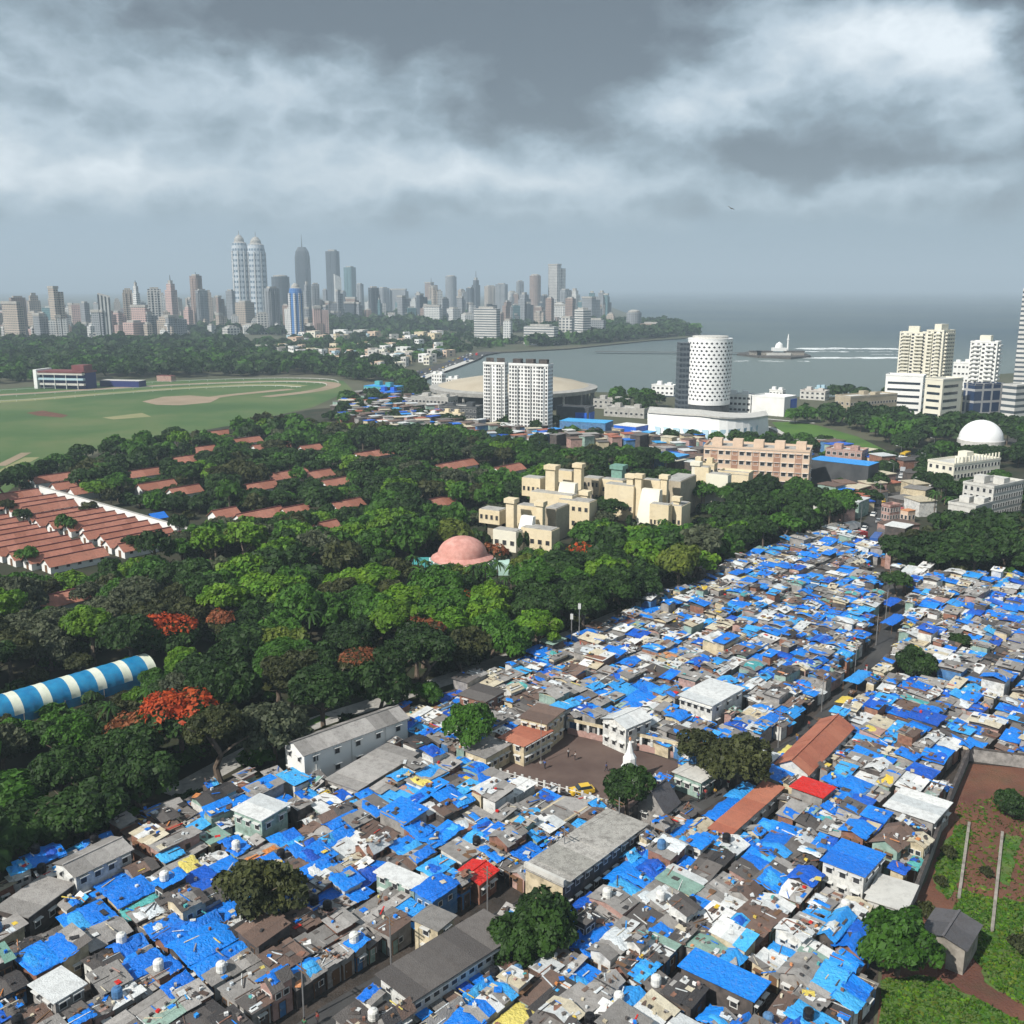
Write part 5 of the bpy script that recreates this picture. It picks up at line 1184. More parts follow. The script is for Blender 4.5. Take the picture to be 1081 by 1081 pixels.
def tarp_geo(rnd, Lu, Lv, zf, m, cover, n=7, ov=.45):
    a0, a1, b0, b1 = cover; mb = MB(); grid = []
    na = n; nb_ = n; ph = [rnd.uniform(0, 6) for _ in range(4)]
    amp = rnd.uniform(.03, .09)
    for i in range(na+1):
        row = []
        for j in range(nb_+1):
            fa = i/na; fb = j/nb_
            a = -ov*(a0 == 0)+a0*Lu+(Lu*(a1-a0)+ov*(a1 == 1)+ov*(a0 == 0))*fa; b = -ov*(b0 == 0)+b0*Lv+(Lv*(b1-b0)+ov*(b1 == 1)+ov*(b0 == 0))*fb
            z = zf(min(max(a, 0), Lu), min(max(b, 0), Lv))+.22+amp*(math.sin(a*1.3+ph[0])*math.cos(b*1.1+ph[1]))+amp*.6*math.sin(a*3.1+b*2.3+ph[2])+rnd.uniform(-.03, .03)
            if i in (0, na) or j in (0, nb_): z -= rnd.uniform(.05, .28); a += rnd.uniform(-.05, .05); b += rnd.uniform(-.05, .05)
            row.append((a, b, z))
        grid.append(row)
    k = len(mb.v)
    for r_ in grid: mb.v += r_
    for i in range(na):
        for j in range(nb_):
            mb.f.append((k+i*(nb_+1)+j, k+(i+1)*(nb_+1)+j, k+(i+1)*(nb_+1)+j+1, k+i*(nb_+1)+j+1)); mb.m.append(mb.mi(m))
    return mb
mb = MB(); mb.box(-.12, .28, .95, -.04, .34, 1.15, 'metal'); HM = [mb.mesh('handle')]
DOORM = {}
def door_mesh(m):
    if m not in DOORM:
        mb = MB(); mb.box(-.05, -.42, 0, .03, .42, 1.95, m); mb.box(-.08, -.5, 0, .02, -.42, 2.05, 'frame_wood'); mb.box(-.08, .42, 0, .02, .5, 2.05, 'frame_wood'); mb.box(-.079, -.42, 1.95, .02, .42, 2.05, 'frame_wood'); DOORM[m] = mb.mesh('door')
    return DOORM[m]
PLAYPX = [(516, 815), (597, 770), (716, 804), (650, 852)]
PR = []; far = MB(); farw = MB(); scrap = MB(); cnt = 0; TANKS = []
tot = sum(l[1] for l in LOOKS)
def add_scrap(rnd, x, y, rz, Lu, Lv, zf, n_, big=1.0):
    c_, s_ = math.cos(rz), math.sin(rz)
    for _ in range(n_):
        a, b = rnd.uniform(.03, .97)*Lu, rnd.uniform(.03, .97)*Lv; z = zf(a, b)+.12; an = rnd.uniform(0, 3.14) if rnd.random() < .4 else rz+rnd.choice([0, math.pi/2]); kk = rnd.random()
        if kk < .35: sx_, sy_, sz_ = rnd.uniform(.9, 2.6), rnd.uniform(.06, .16), .08
        elif kk < .6: sx_, sy_, sz_ = rnd.uniform(.5, 1.5), rnd.uniform(.4, 1.0), .05
        else: sx_, sy_, sz_ = rnd.uniform(.2, .5), rnd.uniform(.2, .45), rnd.uniform(.1, .4)
        m = rnd.choice(['cement_dark', 'black_sheet', 'frame_wood', 'tin_white', 'w_brick', 'cement', 'tarp_white', 'rust', 'tarp_blue', 'tin_white', 'w_dark', 'black_sheet', 'cream_sheet', rnd.choice(['tarp_light', 'tarp_yellow', 'tarp_orange', 'tarp_red', 'tarp_teal', 'w_pink'])])
        wx, wy = x+a*c_-b*s_, y+a*s_+b*c_; ca, sa = math.cos(an), math.sin(an); sx_ *= big; sy_ *= big
        scrap.box(-sx_/2, -sy_/2, 0, sx_/2, sy_/2, sz_, m, lambda p: (wx+p[0]*ca-p[1]*sa, wy+p[0]*sa+p[1]*ca, z+p[2]), bottom=False)
for idx, (dep, u0, v0, u1, v1, p_) in enumerate(SH):
    rnd = random.Random(idx*7+3); jz = rnd.gauss(0, .025)
    # local frame: x along U, y along -V ; near corner = (u0, v1)
    x, y = uv(u0+rnd.uniform(0, .2), v1-rnd.uniform(0, .2)); Lu, Lv = u1-u0-rnd.uniform(0, .3), v1-v0-rnd.uniform(0, .3); rz = UA+jz
    q = rnd.uniform(0, tot); 
    for look in LOOKS:
        q -= look[1]
        if q <= 0: break
    if p_[1] < 900 and look[0] in ('dark weathered', 'rusty brown', 'black-sheet') and rnd.random() < .6: look = LOOKS[rnd.choice([0, 2, 3, 7, 8, 10, 7])]
    if p_[1] > 830 and not (look[3] or '').startswith('tarp') and rnd.random() < .1: look = LOOKS[rnd.choice([0, 0, 1, 2])]
    if p_[1] > 940 and rnd.random() < .14: look = LOOKS[rnd.choice([5, 5, 6, 14, 15, 4])]
    h = rnd.choice([2.1, 2.2, 2.3, 2.4, 2.5, 2.6, 2.7, 2.8, 2.9, 3.1, 3.3, 4.2])
    if inpoly(*proj(x, y, h+.8)[:2], PLAYPX) or inpoly(*proj(x+2, y+2, h+.8)[:2], PLAYPX): h = 2.1
    two = h > 4
    kind = rnd.choice(['mono_u', 'mono_v', 'gable', 'gable', 'flat', 'mono_v']); rise = rnd.uniform(.25, .7) if kind != 'gable' else rnd.uniform(.4, .9)
    wl = rnd.choice(['w_brick', 'w_grey', 'w_grey', 'w_white', 'w_blue', 'w_dark', 'w_dark', 'w_dark', 'w_grey', 'w_brick', 'w_green', 'w_cream', 'w_white', 'w_pink'])
    onscreen = -5 < p_[0] < 1086 and p_[1] < 1105
    if cnt < 300 and onscreen:
        cnt += 1; e = thing('shack', '', 'shack', (x, y, 0), rz, 'shacks packed in the slum')
        mb = MB(); mb.box(0, 0, 0, Lu, Lv, h, wl)
        if kind == 'gable': mb.face([(0, Lv, h), (0, 0, h), (0, Lv/2, h+rise)], wl); mb.face([(Lu, 0, h), (Lu, Lv, h), (Lu, Lv/2, h+rise)], wl)
        elif kind == 'mono_u': mb.face([(0, 0, h), (Lu, 0, h), (Lu, 0, h+rise)], wl); mb.face([(Lu, Lv, h), (0, Lv, h), (Lu, Lv, h+rise)], wl); mb.face([(Lu, 0, h), (Lu, Lv, h), (Lu, Lv, h+rise), (Lu, 0, h+rise)], wl)
        elif kind == 'mono_v': mb.face([(0, Lv, h), (0, 0, h), (0, Lv, h+rise)], wl); mb.face([(Lu, 0, h), (Lu, Lv, h), (Lu, Lv, h+rise)], wl); mb.face([(Lu, Lv, h), (0, Lv, h), (0, Lv, h+rise), (Lu, Lv, h+rise)], wl)
        mb.build('wall', e)
        mb, zf = shack_geo(rnd, Lu, Lv, h, look, kind, rise, True); mb.build('roof', e)
        tk = look[3]
        if tk:
            cov = (0, 1, 0, 1)
            if tk == 'part_blue' or rnd.random() < .5: cov = rnd.choice([(0, rnd.uniform(.4, .7), 0, 1), (rnd.uniform(.3, .5), 1, 0, 1), (0, 1, 0, rnd.uniform(.45, .65)), (0, 1, rnd.uniform(.35, .5), 1)])
            tarp_geo(rnd, Lu, Lv, zf, 'tarp_blue' if tk == 'part_blue' else tk, cov, 8).build('tarpaulin', e, smooth=True)
            if rnd.random() < .4: tarp_geo(rnd, Lu, Lv, lambda a_, b_: zf(a_, b_)+.1, rnd.choice(['tarp_light', 'tarp_deep', 'tarp_blue', 'tarp_white']), rnd.choice([(.05, .45, .05, .95), (.5, .97, .05, .6)]), 4, 0).build('tarpaulin', e, smooth=True)
        if two:
            mb = MB(); zz = h*.5; mb.box(-.7, .2, zz, 0, Lv-.2, zz+.08, rnd.choice(['cement', 'rust', 'tarp_blue', 'tin_white'])); mb.build('awning', e)
        dm = door_mesh(rnd.choice(['frame_wood', 'w_blue', 'w_dark', 'w_green']))
        link('handle', HM[0], link('door', dm, e, (0, Lv*rnd.uniform(.2, .4), 0), 0)); link('handle', HM[0], link('door', dm, e, (Lu*rnd.uniform(.2, .8), 0, 0), math.pi/2))
        sp = [(0, Lv*.75, 1.1, 0), (Lu*.85 if Lu > 4 else Lu*.5, 0, 1.1, math.pi/2)]
        if two: sp = [(0, Lv*.3, h*.6, 0), (0, Lv*.7, h*.6, 0), (Lu*.3, 0, h*.6, math.pi/2), (Lu*.7, 0, h*.6, math.pi/2)]
        add_windows(e, sp, .8, .8, rnd.choice(['frame_white', 'frame_wood']), hood=rnd.random() < .3)
        sz = 'tall' if h >= 4.8 else ('large' if Lu*Lv > 38 else 'small' if Lu*Lv < 17 else 'long' if Lu/Lv > 1.5 else '')
        PR.append((e, ((sz+' ') if sz else '')+WN_[wl]+' shack, '+look[0]+' roof, near '+nearest(LMK, p_[0], p_[1]), p_[0]))
        add_scrap(rnd, x, y, rz, Lu, Lv, lambda a_, b_: zf(a_, b_)+(.12 if tk else 0), rnd.randint(1, 4) if tk else rnd.randint(4, 13))
        if rnd.random() < .11: TANKS.append((x, y, rz, Lu, Lv, h+rise, zf, p_, look[0], rnd.random()))
    else:
        c_, s_ = math.cos(rz), math.sin(rz); T = lambda p: (x+p[0]*c_-p[1]*s_, y+p[0]*s_+p[1]*c_, p[2])
        farw.box(0, 0, 0, Lu, Lv, h, wl, T, bottom=False)
        # several smaller roofs on each plot, as the crowd of roofs shows
        nu = max(1, round(Lu/rnd.uniform(2.8, 5.0))); nv = max(1, round(Lv/rnd.uniform(2.8, 5.0)))
        for i in range(nu):
            for j in range(nv):
                q = rnd.uniform(0, tot)
                for lk in LOOKS:
                    q -= lk[1]
                    if q <= 0: break
                if lk[0] in ('dark weathered', 'rusty brown', 'black-sheet') and rnd.random() < .55: lk = LOOKS[rnd.choice([0, 2, 3, 7, 8, 10, 7])]
                x0_, y0_ = Lu*i/nu, Lv*j/nv; w1, w2 = Lu/nu, Lv/nv; hh = h+rnd.uniform(-.4, .6); rs_ = rnd.uniform(.1, .6)
                mb, zf = shack_geo(rnd, w1, w2, hh, lk, rnd.choice(['mono_u', 'mono_v', 'gable']), rs_, False)
                farw.box(x0_+.1, y0_+.1, h-.6, x0_+w1-.1, y0_+w2-.1, hh, rnd.choice(WALLF), T, bottom=False)
                parts_ = [mb]
                if lk[3]: parts_.append(tarp_geo(rnd, w1, w2, zf, 'tarp_blue' if lk[3] == 'part_blue' else lk[3], (0, 1, 0, 1) if lk[3] != 'part_blue' else (0, .6, 0, 1), 3, .2))
                for mb in parts_:
                    k = len(far.v)
                    far.v += [T((p[0]+x0_, p[1]+y0_, p[2])) for p in mb.v]
                    for f_, m_ in zip(mb.f, mb.m): far.f.append(tuple(k+a_ for a_ in f_)); far.m.append(far.mi(mb.mats[m_]))
                if dep < 330: add_scrap(rnd, *T((x0_, y0_, 0))[:2], rz, w1, w2, lambda a_, b_: zf(a_, b_)+.1, rnd.randint(1, 4) if lk[3] else rnd.randint(3, 7), 1.1)
uniq(PR)
# the two distant quarters of shacks (behind the park and beside the road)
def quarter(poly, sz, blue=1.0):
    PG = GP(poly); xs = [p[0] for p in PG]; ys = [p[1] for p in PG]; rnd = random.Random(int(xs[0]))
    y = min(ys)
    while y < max(ys):
        x = min(xs)
        while x < max(xs):
            w1, w2 = rnd.uniform(.7, 1.5)*sz, rnd.uniform(.7, 1.2)*sz
            if inpoly(x, y, PG) and not any(inpoly(x, y, f_) for f_ in FOOT):
                an = rnd.choice([.3, .6, .85])+rnd.uniform(-.1, .1); c_, s_ = math.cos(an), math.sin(an); T = lambda p: (x+p[0]*c_-p[1]*s_, y+p[0]*s_+p[1]*c_, p[2]); h = rnd.uniform(3, 6.5)
                farw.box(0, 0, 0, w1, w2, h, rnd.choice(WALLF), T, bottom=False); m = rnd.choice(['tarp_blue', 'tarp_light', 'tarp_deep', 'cement', 'cement_dark', 'cement_dark', 'tin_white', 'tin_white', 'rust', 'cream_sheet', 'cement', 'red_tile', 'rust'])
                far.box(-.3, -.3, h, w1+.3, w2+.3, h+.25, m, T, bottom=False)
            x += sz*1.25
        y += sz*1.25
quarter([(352, 428), (382, 420), (430, 425), (470, 446), (540, 458), (600, 462), (700, 466), (690, 476), (600, 474), (500, 470), (420, 462), (360, 450)], 5.6)
quarter([(690, 466), (748, 470), (752, 500), (742, 505), (694, 497)], 6)
quarter([(860, 474), (905, 482), (960, 494), (938, 500), (880, 492), (862, 484)], 8)
quarter([(925, 573), (975, 562), (968, 578), (935, 586)], 7)
quarter([(850, 545), (900, 515), (935, 520), (920, 545), (880, 560)], 7)
quarter([(965, 560), (985, 520), (1000, 500), (975, 505), (960, 530), (955, 555)], 8)
quarter([(880, 540), (920, 545), (940, 515), (930, 500), (885, 515)], 8)
far_o = far.build('distant_shack_roofs', kind='stuff'); farw.build('distant_shack_walls', kind='stuff'); scrap.build('roof_scrap', kind='stuff')
# water tanks on roofs
PR = []; tm = {}
for c_ in ('tank_black', 'tank_white', 'w_blue'):
    mb = MB(); mb.lathe([(.55, 0), (.6, .1), (.6, .4), (.56, .45), (.6, .5), (.6, .95), (.5, 1.15), (.25, 1.25)], c_, 12); m2 = MB(); m2.lathe([(.22, 1.24), (.22, 1.32)], c_, 8); tm[c_] = (mb.mesh('tank'), m2.mesh('lid'))
for (x, y, rz, Lu, Lv, h, zf, p_, lk, q) in TANKS:
    c_ = 'tank_black' if q < .5 else 'tank_white' if q < .8 else 'w_blue'; a, b = Lu*.3, Lv*.6
    wx, wy = x+a*math.cos(rz)-b*math.sin(rz), y+a*math.sin(rz)+b*math.cos(rz)
    e = thing('water_tank', '', 'water tank', (wx, wy, zf(a, b)+.13), 0, 'water tanks on shack roofs'); link('lid', tm[c_][1], link('tank', tm[c_][0], e))
    PR.append((e, {'tank_black': 'black', 'tank_white': 'white', 'w_blue': 'blue'}[c_]+' water tank on a '+lk+' roof near '+nearest(LMK, p_[0], p_[1]), p_[0]))
uniq(PR)
# blue awnings over lane stalls
PR = []
for i, (px, py, L, w_, m) in enumerate([(600, 985, 9, 3.4, 'tarp_deep'), (655, 935, 8, 3, 'tarp_blue'), (716, 895, 8, 3.2, 'tarp_blue'), (760, 868, 8, 3, 'tarp_blue'), (782, 846, 6, 3, 'tarp_light'), (826, 812, 7, 3, 'tarp_blue'), (686, 910, 5, 2.6, 'tarp_blue'), (905, 722, 8, 3, 'tarp_light'), (897, 745, 4, 3, 'tarp_yellow'), (838, 800, 4, 3, 'tarp_yellow'), (942, 660, 9, 3, 'tarp_blue'), (940, 640, 8, 3, 'tarp_deep'), (735, 884, 5, 2.6, 'tarp_yellow')]):
    x, y = G(px, py, 2.4); e = thing('stall_awning', '', 'awning', (x, y, 0), UA, 'awnings over the lane stalls'); rnd = random.Random(i)
    x0 = -L/2
    tarp_geo(rnd, L, w_, lambda a, b: 2.2+.25*math.sin(b/w_*3.14), m, (0, 1, 0, 1), 8, .1).build('cover', e, smooth=True)
    for a, b in ((.1, .1), (L-.1, .1), (L-.1, w_-.1), (.1, w_-.1)):
        mb = MB(); mb.bar((a, b, 0), (a, b, 2.25), .05, 'frame_wood', 4); mb.build('pole', e)
    PR.append((e, {'tarp_deep': 'deep blue', 'tarp_blue': 'bright blue', 'tarp_light': 'light blue', 'tarp_yellow': 'yellow'}[m]+' awning stretched over the lane near '+nearest(LMK, px, py), px))
uniq(PR)
# ================================================================ TREES
def crown_arrays(seed, nl, nleaf, leaf, flat=.75, low=-.25, spread=.68, lobe=(.30, .46), jit=.75, top_only=False):
    """unit crown (radius 1, sitting around z=0..): quads as (N,4,3)"""
    g = np.random.default_rng(seed)
    th = g.uniform(0, 2*np.pi, nl); zz = g.uniform(low, 1, nl); rr_ = np.sqrt(np.clip(1-zz**2, 0, 1)); k = g.uniform(.55, 1.12, nl)*spread
    cen = np.stack([np.cos(th)*rr_*k, np.sin(th)*rr_*k, zz*k*flat], 1); cen[0] = (0, 0, .1)
    rad = g.uniform(lobe[0], lobe[1], nl); rad[0] = .5
    N = int(nleaf*2.2); li = g.choice(nl, N, p=rad**2/np.sum(rad**2))
    d = g.normal(size=(N, 3)); d /= np.linalg.norm(d, axis=1)[:, None]; d[:, 2] = np.where(d[:, 2] < -.35, -d[:, 2], d[:, 2])
    pos = cen[li]+d*rad[li][:, None]*g.uniform(.78, 1.1, N)[:, None]*np.array([1, 1, .85])
    inside = np.zeros(N, bool)
    for i in range(nl): inside |= (np.linalg.norm((pos-cen[i])/np.array([1, 1, .85]), axis=1) < rad[i]*.72) & (li != i)
    keep_ = ~inside
    if top_only: keep_ &= pos[:, 2] > .15
    pos = pos[keep_][:nleaf]; d = d[keep_][:nleaf]; N = len(pos)
    nrm = d+g.normal(size=(N, 3))*jit*.6; nrm[:, 2] += .25; nrm /= np.linalg.norm(nrm, axis=1)[:, None]
    a = np.cross(nrm, g.normal(size=(N, 3))); a /= np.linalg.norm(a, axis=1)[:, None]; b = np.cross(nrm, a)
    s = leaf*np.clip(np.exp(g.normal(-.1, .45, N)), .35, 2.2)[:, None]; asp = g.uniform(.5, .9, N)[:, None]
    q = np.stack([pos-a*s-b*s*asp*.5, pos+a*s*.2-b*s*asp, pos+a*s+b*s*asp*.4, pos-a*s*.1+b*s*asp], 1)
    q[:, 1] += nrm*s*.25; q[:, 3] += nrm*s*.2
    return q
def quads_mesh(name, q, mats, mi=None):
    n = len(q); me = bpy.data.meshes.new(name); me.vertices.add(4*n); me.vertices.foreach_set('co', q.reshape(-1).astype(np.float32))
    me.loops.add(4*n); me.loops.foreach_set('vertex_index', np.arange(4*n, dtype=np.int32)); me.polygons.add(n)
    me.polygons.foreach_set('loop_start', np.arange(0, 4*n, 4, dtype=np.int32)); me.polygons.foreach_set('loop_total', np.full(n, 4, dtype=np.int32))
    for m in mats: me.materials.append(MATS[m])
    if mi is not None: me.polygons.foreach_set('material_index', mi.astype(np.int32))
    me.update(calc_edges=True); me.validate(); return me
def trunk_mesh(seed, hh=1.0):
    """unit trunk: height 1, limbs reaching into the crown"""
    g = random.Random(seed); mb = MB(); bend = [(g.uniform(-.04, .04)*i, g.uniform(-.04, .04)*i) for i in range(4)]
    pts_ = [Vector((bend[i][0], bend[i][1], .22*i)) for i in range(4)]; rad_ = [.05, .036, .03, .024]
    for i in range(3): mb.bar(pts_[i], pts_[i+1], rad_[i], 'bark', 7, rad_[i+1])
    for j in range(5):
        a = j*1.26+g.uniform(-.3, .3); s = pts_[2 if j % 2 else 3]; mid = s+Vector((math.cos(a)*.16, math.sin(a)*.16, .14)); end = s+Vector((math.cos(a)*.34, math.sin(a)*.34, .24+g.uniform(0, .1)))
        mb.bar(s, mid, .018, 'bark', 5, .013); mb.bar(mid, end, .013, 'bark', 5, .005)
    return mb.mesh('trunk')
TRUNKS = [trunk_mesh(s) for s in range(3)]
CROWN = {}
def crown(species, var, lod):
    key = (species, var, lod)
    if key in CROWN: return CROWN[key]
    sd = var*17+len(species)*3+5
    nleaf, leaf = {0: (5200, .055), 1: (1900, .085), 2: (420, .17), 3: (150, .27)}[lod]
    kw = dict(nl=42, flat=.64, lobe=(.2, .36), spread=.76)
    if species in ('grey', 'olive'): kw = dict(nl=40, flat=.75, lobe=(.17, .33), jit=1.1, spread=.8)
    if species == 'bright': kw = dict(nl=48, flat=.7, lobe=(.17, .32), spread=.8)
    if species in ('red', 'reddull'): kw = dict(nl=30, flat=.42)
    q = crown_arrays(sd, nleaf=nleaf, leaf=leaf, **kw)
    CROWN[key] = q; return q
LEAF = {'dark': 'leaf_dark', 'mid': 'leaf_mid', 'bright': 'leaf_bright', 'grey': 'leaf_grey', 'olive': 'leaf_olive', 'yellow': 'leaf_yellow', 'red': 'leaf_dark', 'reddull': 'leaf_olive'}
CM = {}
def crown_me(species, var, lod):
    k = (species, var, lod)
    if k not in CM: CM[k] = quads_mesh('crown', crown(species, var, lod), [LEAF[species]])
    return CM[k]
BLM = {}
def blossom_me(species, var, lod):
    k = (species, var, lod)
    if k not in BLM:
        n_ = {0: 1500, 1: 520, 2: 120, 3: 60}[lod]; q = crown_arrays(var*17+len(species)*3+5, 30, n_, {0: .05, 1: .08, 2: .16, 3: .25}[lod], flat=.45, top_only=True); q[:, :, 2] += .05
        BLM[k] = quads_mesh('blossom', q, ['blossom' if species == 'red' else 'blossom_dull'])
    return BLM[k]
def make_tree(x, y, hh, r, species, rnd, lod=0, label=None, group='trees of the park and woods'):
    e = thing('tree', label or '', 'tree', (x, y, 0), rnd.uniform(0, 6.28), group)
    var = rnd.randint(0, 2); t_ = link('trunk', TRUNKS[rnd.randint(0, 2)], e); t_.scale = (hh, hh, hh*.9)
    c_ = link('crown', crown_me(species, var, lod), e, (0, 0, hh-r*.68)); c_.scale = (r*rnd.uniform(.9, 1.12), r*rnd.uniform(.8, 1.1), r*rnd.uniform(.75, 1.2)); c_.rotation_euler = (rnd.uniform(-.16, .16), rnd.uniform(-.16, .16), 0)
    if species in ('red', 'reddull'):
        b_ = link('blossom', blossom_me(species, var, lod), e, (0, 0, hh-r*.64)); b_.scale = (r*1.02, r*1.02, r*1.05)
    return e
def lod_for(dep): return 0 if dep < 260 else 1 if dep < 520 else 2 if dep < 900 else 3
PRT = []; TL = [('the striped tent', 90, 740), ('the blossoming red tree', 195, 750), ('the bottom left corner', 30, 880), ('the left frame edge', 10, 650), ('the red-roofed camp', 120, 590), ('the racecourse infield', 150, 460), ('the pink dome', 487, 600), ('the institute', 600, 560), ('the white two-storey hall', 340, 770), ('the brick red house', 500, 690), ('the park centre', 330, 640), ('the upper park', 350, 520), ('the white slabs', 560, 470), ('the peach apartments', 820, 540), ('the aerial masts', 610, 650), ('the rock slope', 740, 590), ('the planetarium', 1040, 480), ('the crossroads', 930, 560), ('the right edge apartments', 1040, 570), ('the hill lawn', 890, 450), ('the right shacks', 1000, 600), ('the tent far end', 180, 690)]
# hand placed
HAND = []
for (px, py, hh, r, s_, lb) in SLUMTREES:
    x, y = G(px, py); rnd = random.Random(px); make_tree(x, y, hh, r, s_, rnd, 0 if y < 230 else 1, lb, 'trees among the shacks'); HAND.append((x, y))
for (px, py, hh, r, s_, lb) in [(192, 808, 13, 6.8, 'red', 'wide tree covered in vivid red blossom below the striped tent'), (150, 812, 10, 5.6, 'reddull', 'tree with dull rusty blossom left of the vivid red one'), (178, 700, 11, 6.8, 'red', 'flat-topped red flowering tree above the right end of the tent'), (383, 735, 10, 4.6, 'reddull', 'small orange-red flowering tree right of the park centre'), (447, 705, 11, 5.0, 'reddull', 'orange tinged tree near the park centre right'), (495, 660, 8, 5.0, 'red', 'low red blossom tree in front of the pink dome'), (522, 600, 7, 4.5, 'reddull', 'rust-tinged small tree between pink dome and institute'), (612, 604, 8, 5, 'red', 'small red blossom tree below the front institute wing'), (235, 690, 10, 4, 'reddull', 'faded orange crown above the park right of the tent')]:
    x, y = G(px, py); make_tree(x, y, hh, r, s_, random.Random(px), 0 if y < 260 else 1, lb, 'red flowering trees'); HAND.append((x, y))
for i, (px, py) in enumerate([(25, 556), (70, 566), (95, 548), (140, 585), (30, 600), (118, 535), (190, 566), (205, 577), (8, 545)]):
    x, y = G(px, py); HAND.append((x, y)); make_tree(x, y, 6.5, 3.6, ['dark', 'mid', 'olive'][i % 3], random.Random(px), 1, ['dark small', 'green small', 'olive small'][i % 3]+' tree growing between the red-roofed barracks, '+ordinal(i//3+1)+' of its colour', 'small trees in the red-roofed camp')
# palms
PALM = {}
def palm(x, y, hh, rnd):
    e = thing('palm_tree', '', 'palm', (x, y, 0), rnd.uniform(0, 6.28), 'palms in the park')
    k = rnd.randint(0, 2)
    if k not in PALM:
        g = random.Random(k); m1 = MB(); m1.bar((0, 0, 0), (.2, 0, 4.5), .2, 'bark', 7, .15); m1.bar((.2, 0, 4.5), (.1, .1, 9), .15, 'bark', 7, .12); m2 = MB()
        for i in range(15):
            a = i*2.4; L = g.uniform(2.4, 3.2); up_ = g.uniform(-.1, .9); prev = None; c_, s_ = math.cos(a), math.sin(a)
            for j in range(6):
                t_ = j/5; rr0 = L*t_; z = 9+up_*rr0-.33*rr0*rr0; w_ = .5*(1-t_*.8)*(.4 if j == 0 else 1)
                cur = ((.1+c_*rr0-s_*w_, .1+s_*rr0+c_*w_, z-.25*w_), (.1+c_*rr0, .1+s_*rr0, z+.05), (.1+c_*rr0+s_*w_, .1+s_*rr0-c_*w_, z-.25*w_))
                if prev: m2.face([prev[0], cur[0], cur[1], prev[1]], 'leaf_mid'); m2.face([prev[1], cur[1], cur[2], prev[2]], 'leaf_dark')
                prev = cur
        PALM[k] = (m1.mesh('trunk'), m2.mesh('fronds'))
    t_ = link('trunk', PALM[k][0], e); f_ = link('fronds', PALM[k][1], e); e.scale = (hh/9,)*3; return e
PRP = []
for (px, py) in [(450, 625), (462, 630), (472, 633), (485, 636), (500, 633), (512, 630), (525, 625), (540, 628), (445, 640), (457, 645), (520, 642), (533, 640), (437, 622), (120, 790), (160, 770), (330, 690), (250, 700), (655, 585), (670, 580), (700, 575), (640, 592), (590, 600), (560, 605), (1000, 555), (985, 548)]:
    x, y = G(px, py); rnd = random.Random(px*py); e = palm(x, y, rnd.uniform(7, 10), rnd); PRP.append((e, 'feathery palm near '+nearest(TL, px, py-20), px)); HAND.append((x, y))
uniq(PRP)
PRP = []
for (px, py) in [(515, 590), (549, 588), (556, 586), (664, 565), (692, 560), (700, 560), (705, 562)]:
    x, y = G(px, py); e = thing('cypress', '', 'tree', (x, y, 0), 0, 'columnar cypresses at the institute'); k = random.Random(px)
    q = crown_arrays(px, 10, 700, .16, flat=1.0); me = quads_mesh('crown', q*np.array([1.1, 1.1, 3.6])+np.array([0, 0, 4.0]), ['leaf_dark']); link('crown', me, e); t_ = link('trunk', TRUNKS[0], e); t_.scale = (3, 3, 4); PRP.append((e, 'dark columnar cypress against a cream institute wall', px)); HAND.append((x, y))
uniq(PRP)
# regions
FORB = [PLAY, SLUM, FIELD]+[GP([(-700, 545), (-80, 540), (0, 528), (40, 500), (62, 484), (150, 466), (250, 449), (330, 432), (372, 413), (362, 402), (300, 399.5), (150, 402), (90, 405), (0, 411), (-700, 415)])]+FOOT
FORB_S = [(min(p[0] for p in f), min(p[1] for p in f), max(p[0] for p in f), max(p[1] for p in f), f) for f in FORB]
def clear(x, y, own_slum=False):
    for a, b, c_, d_, f in FORB_S:
        if a <= x <= c_ and b <= y <= d_ and inpoly(x, y, f): return False
    return True
ROADS = [(GP(smooth_line([(895, 600), (925, 565), (945, 535), (955, 508), (962, 488), (1000, 474), (1100, 462)])), 8), (GP(smooth_line([(180, 840), (250, 802), (320, 768), (420, 735)])), 3.2)]
def on_road(x, y):
    return any(math.hypot(x-a, y-b) < w_ for L, w_ in ROADS for a, b in L)
SITES = []
GR = {}
def ok_space(x, y, d):
    gx, gy = int(x//16), int(y//16)
    for i in (-1, 0, 1):
        for j in (-1, 0, 1):
            for (a, b) in GR.get((gx+i, gy+j), ()):
                if math.hypot(a-x, b-y) < d: return False
    GR.setdefault((gx, gy), []).append((x, y)); return True
for x, y in HAND: GR.setdefault((int(x//16), int(y//16)), []).append((x, y))
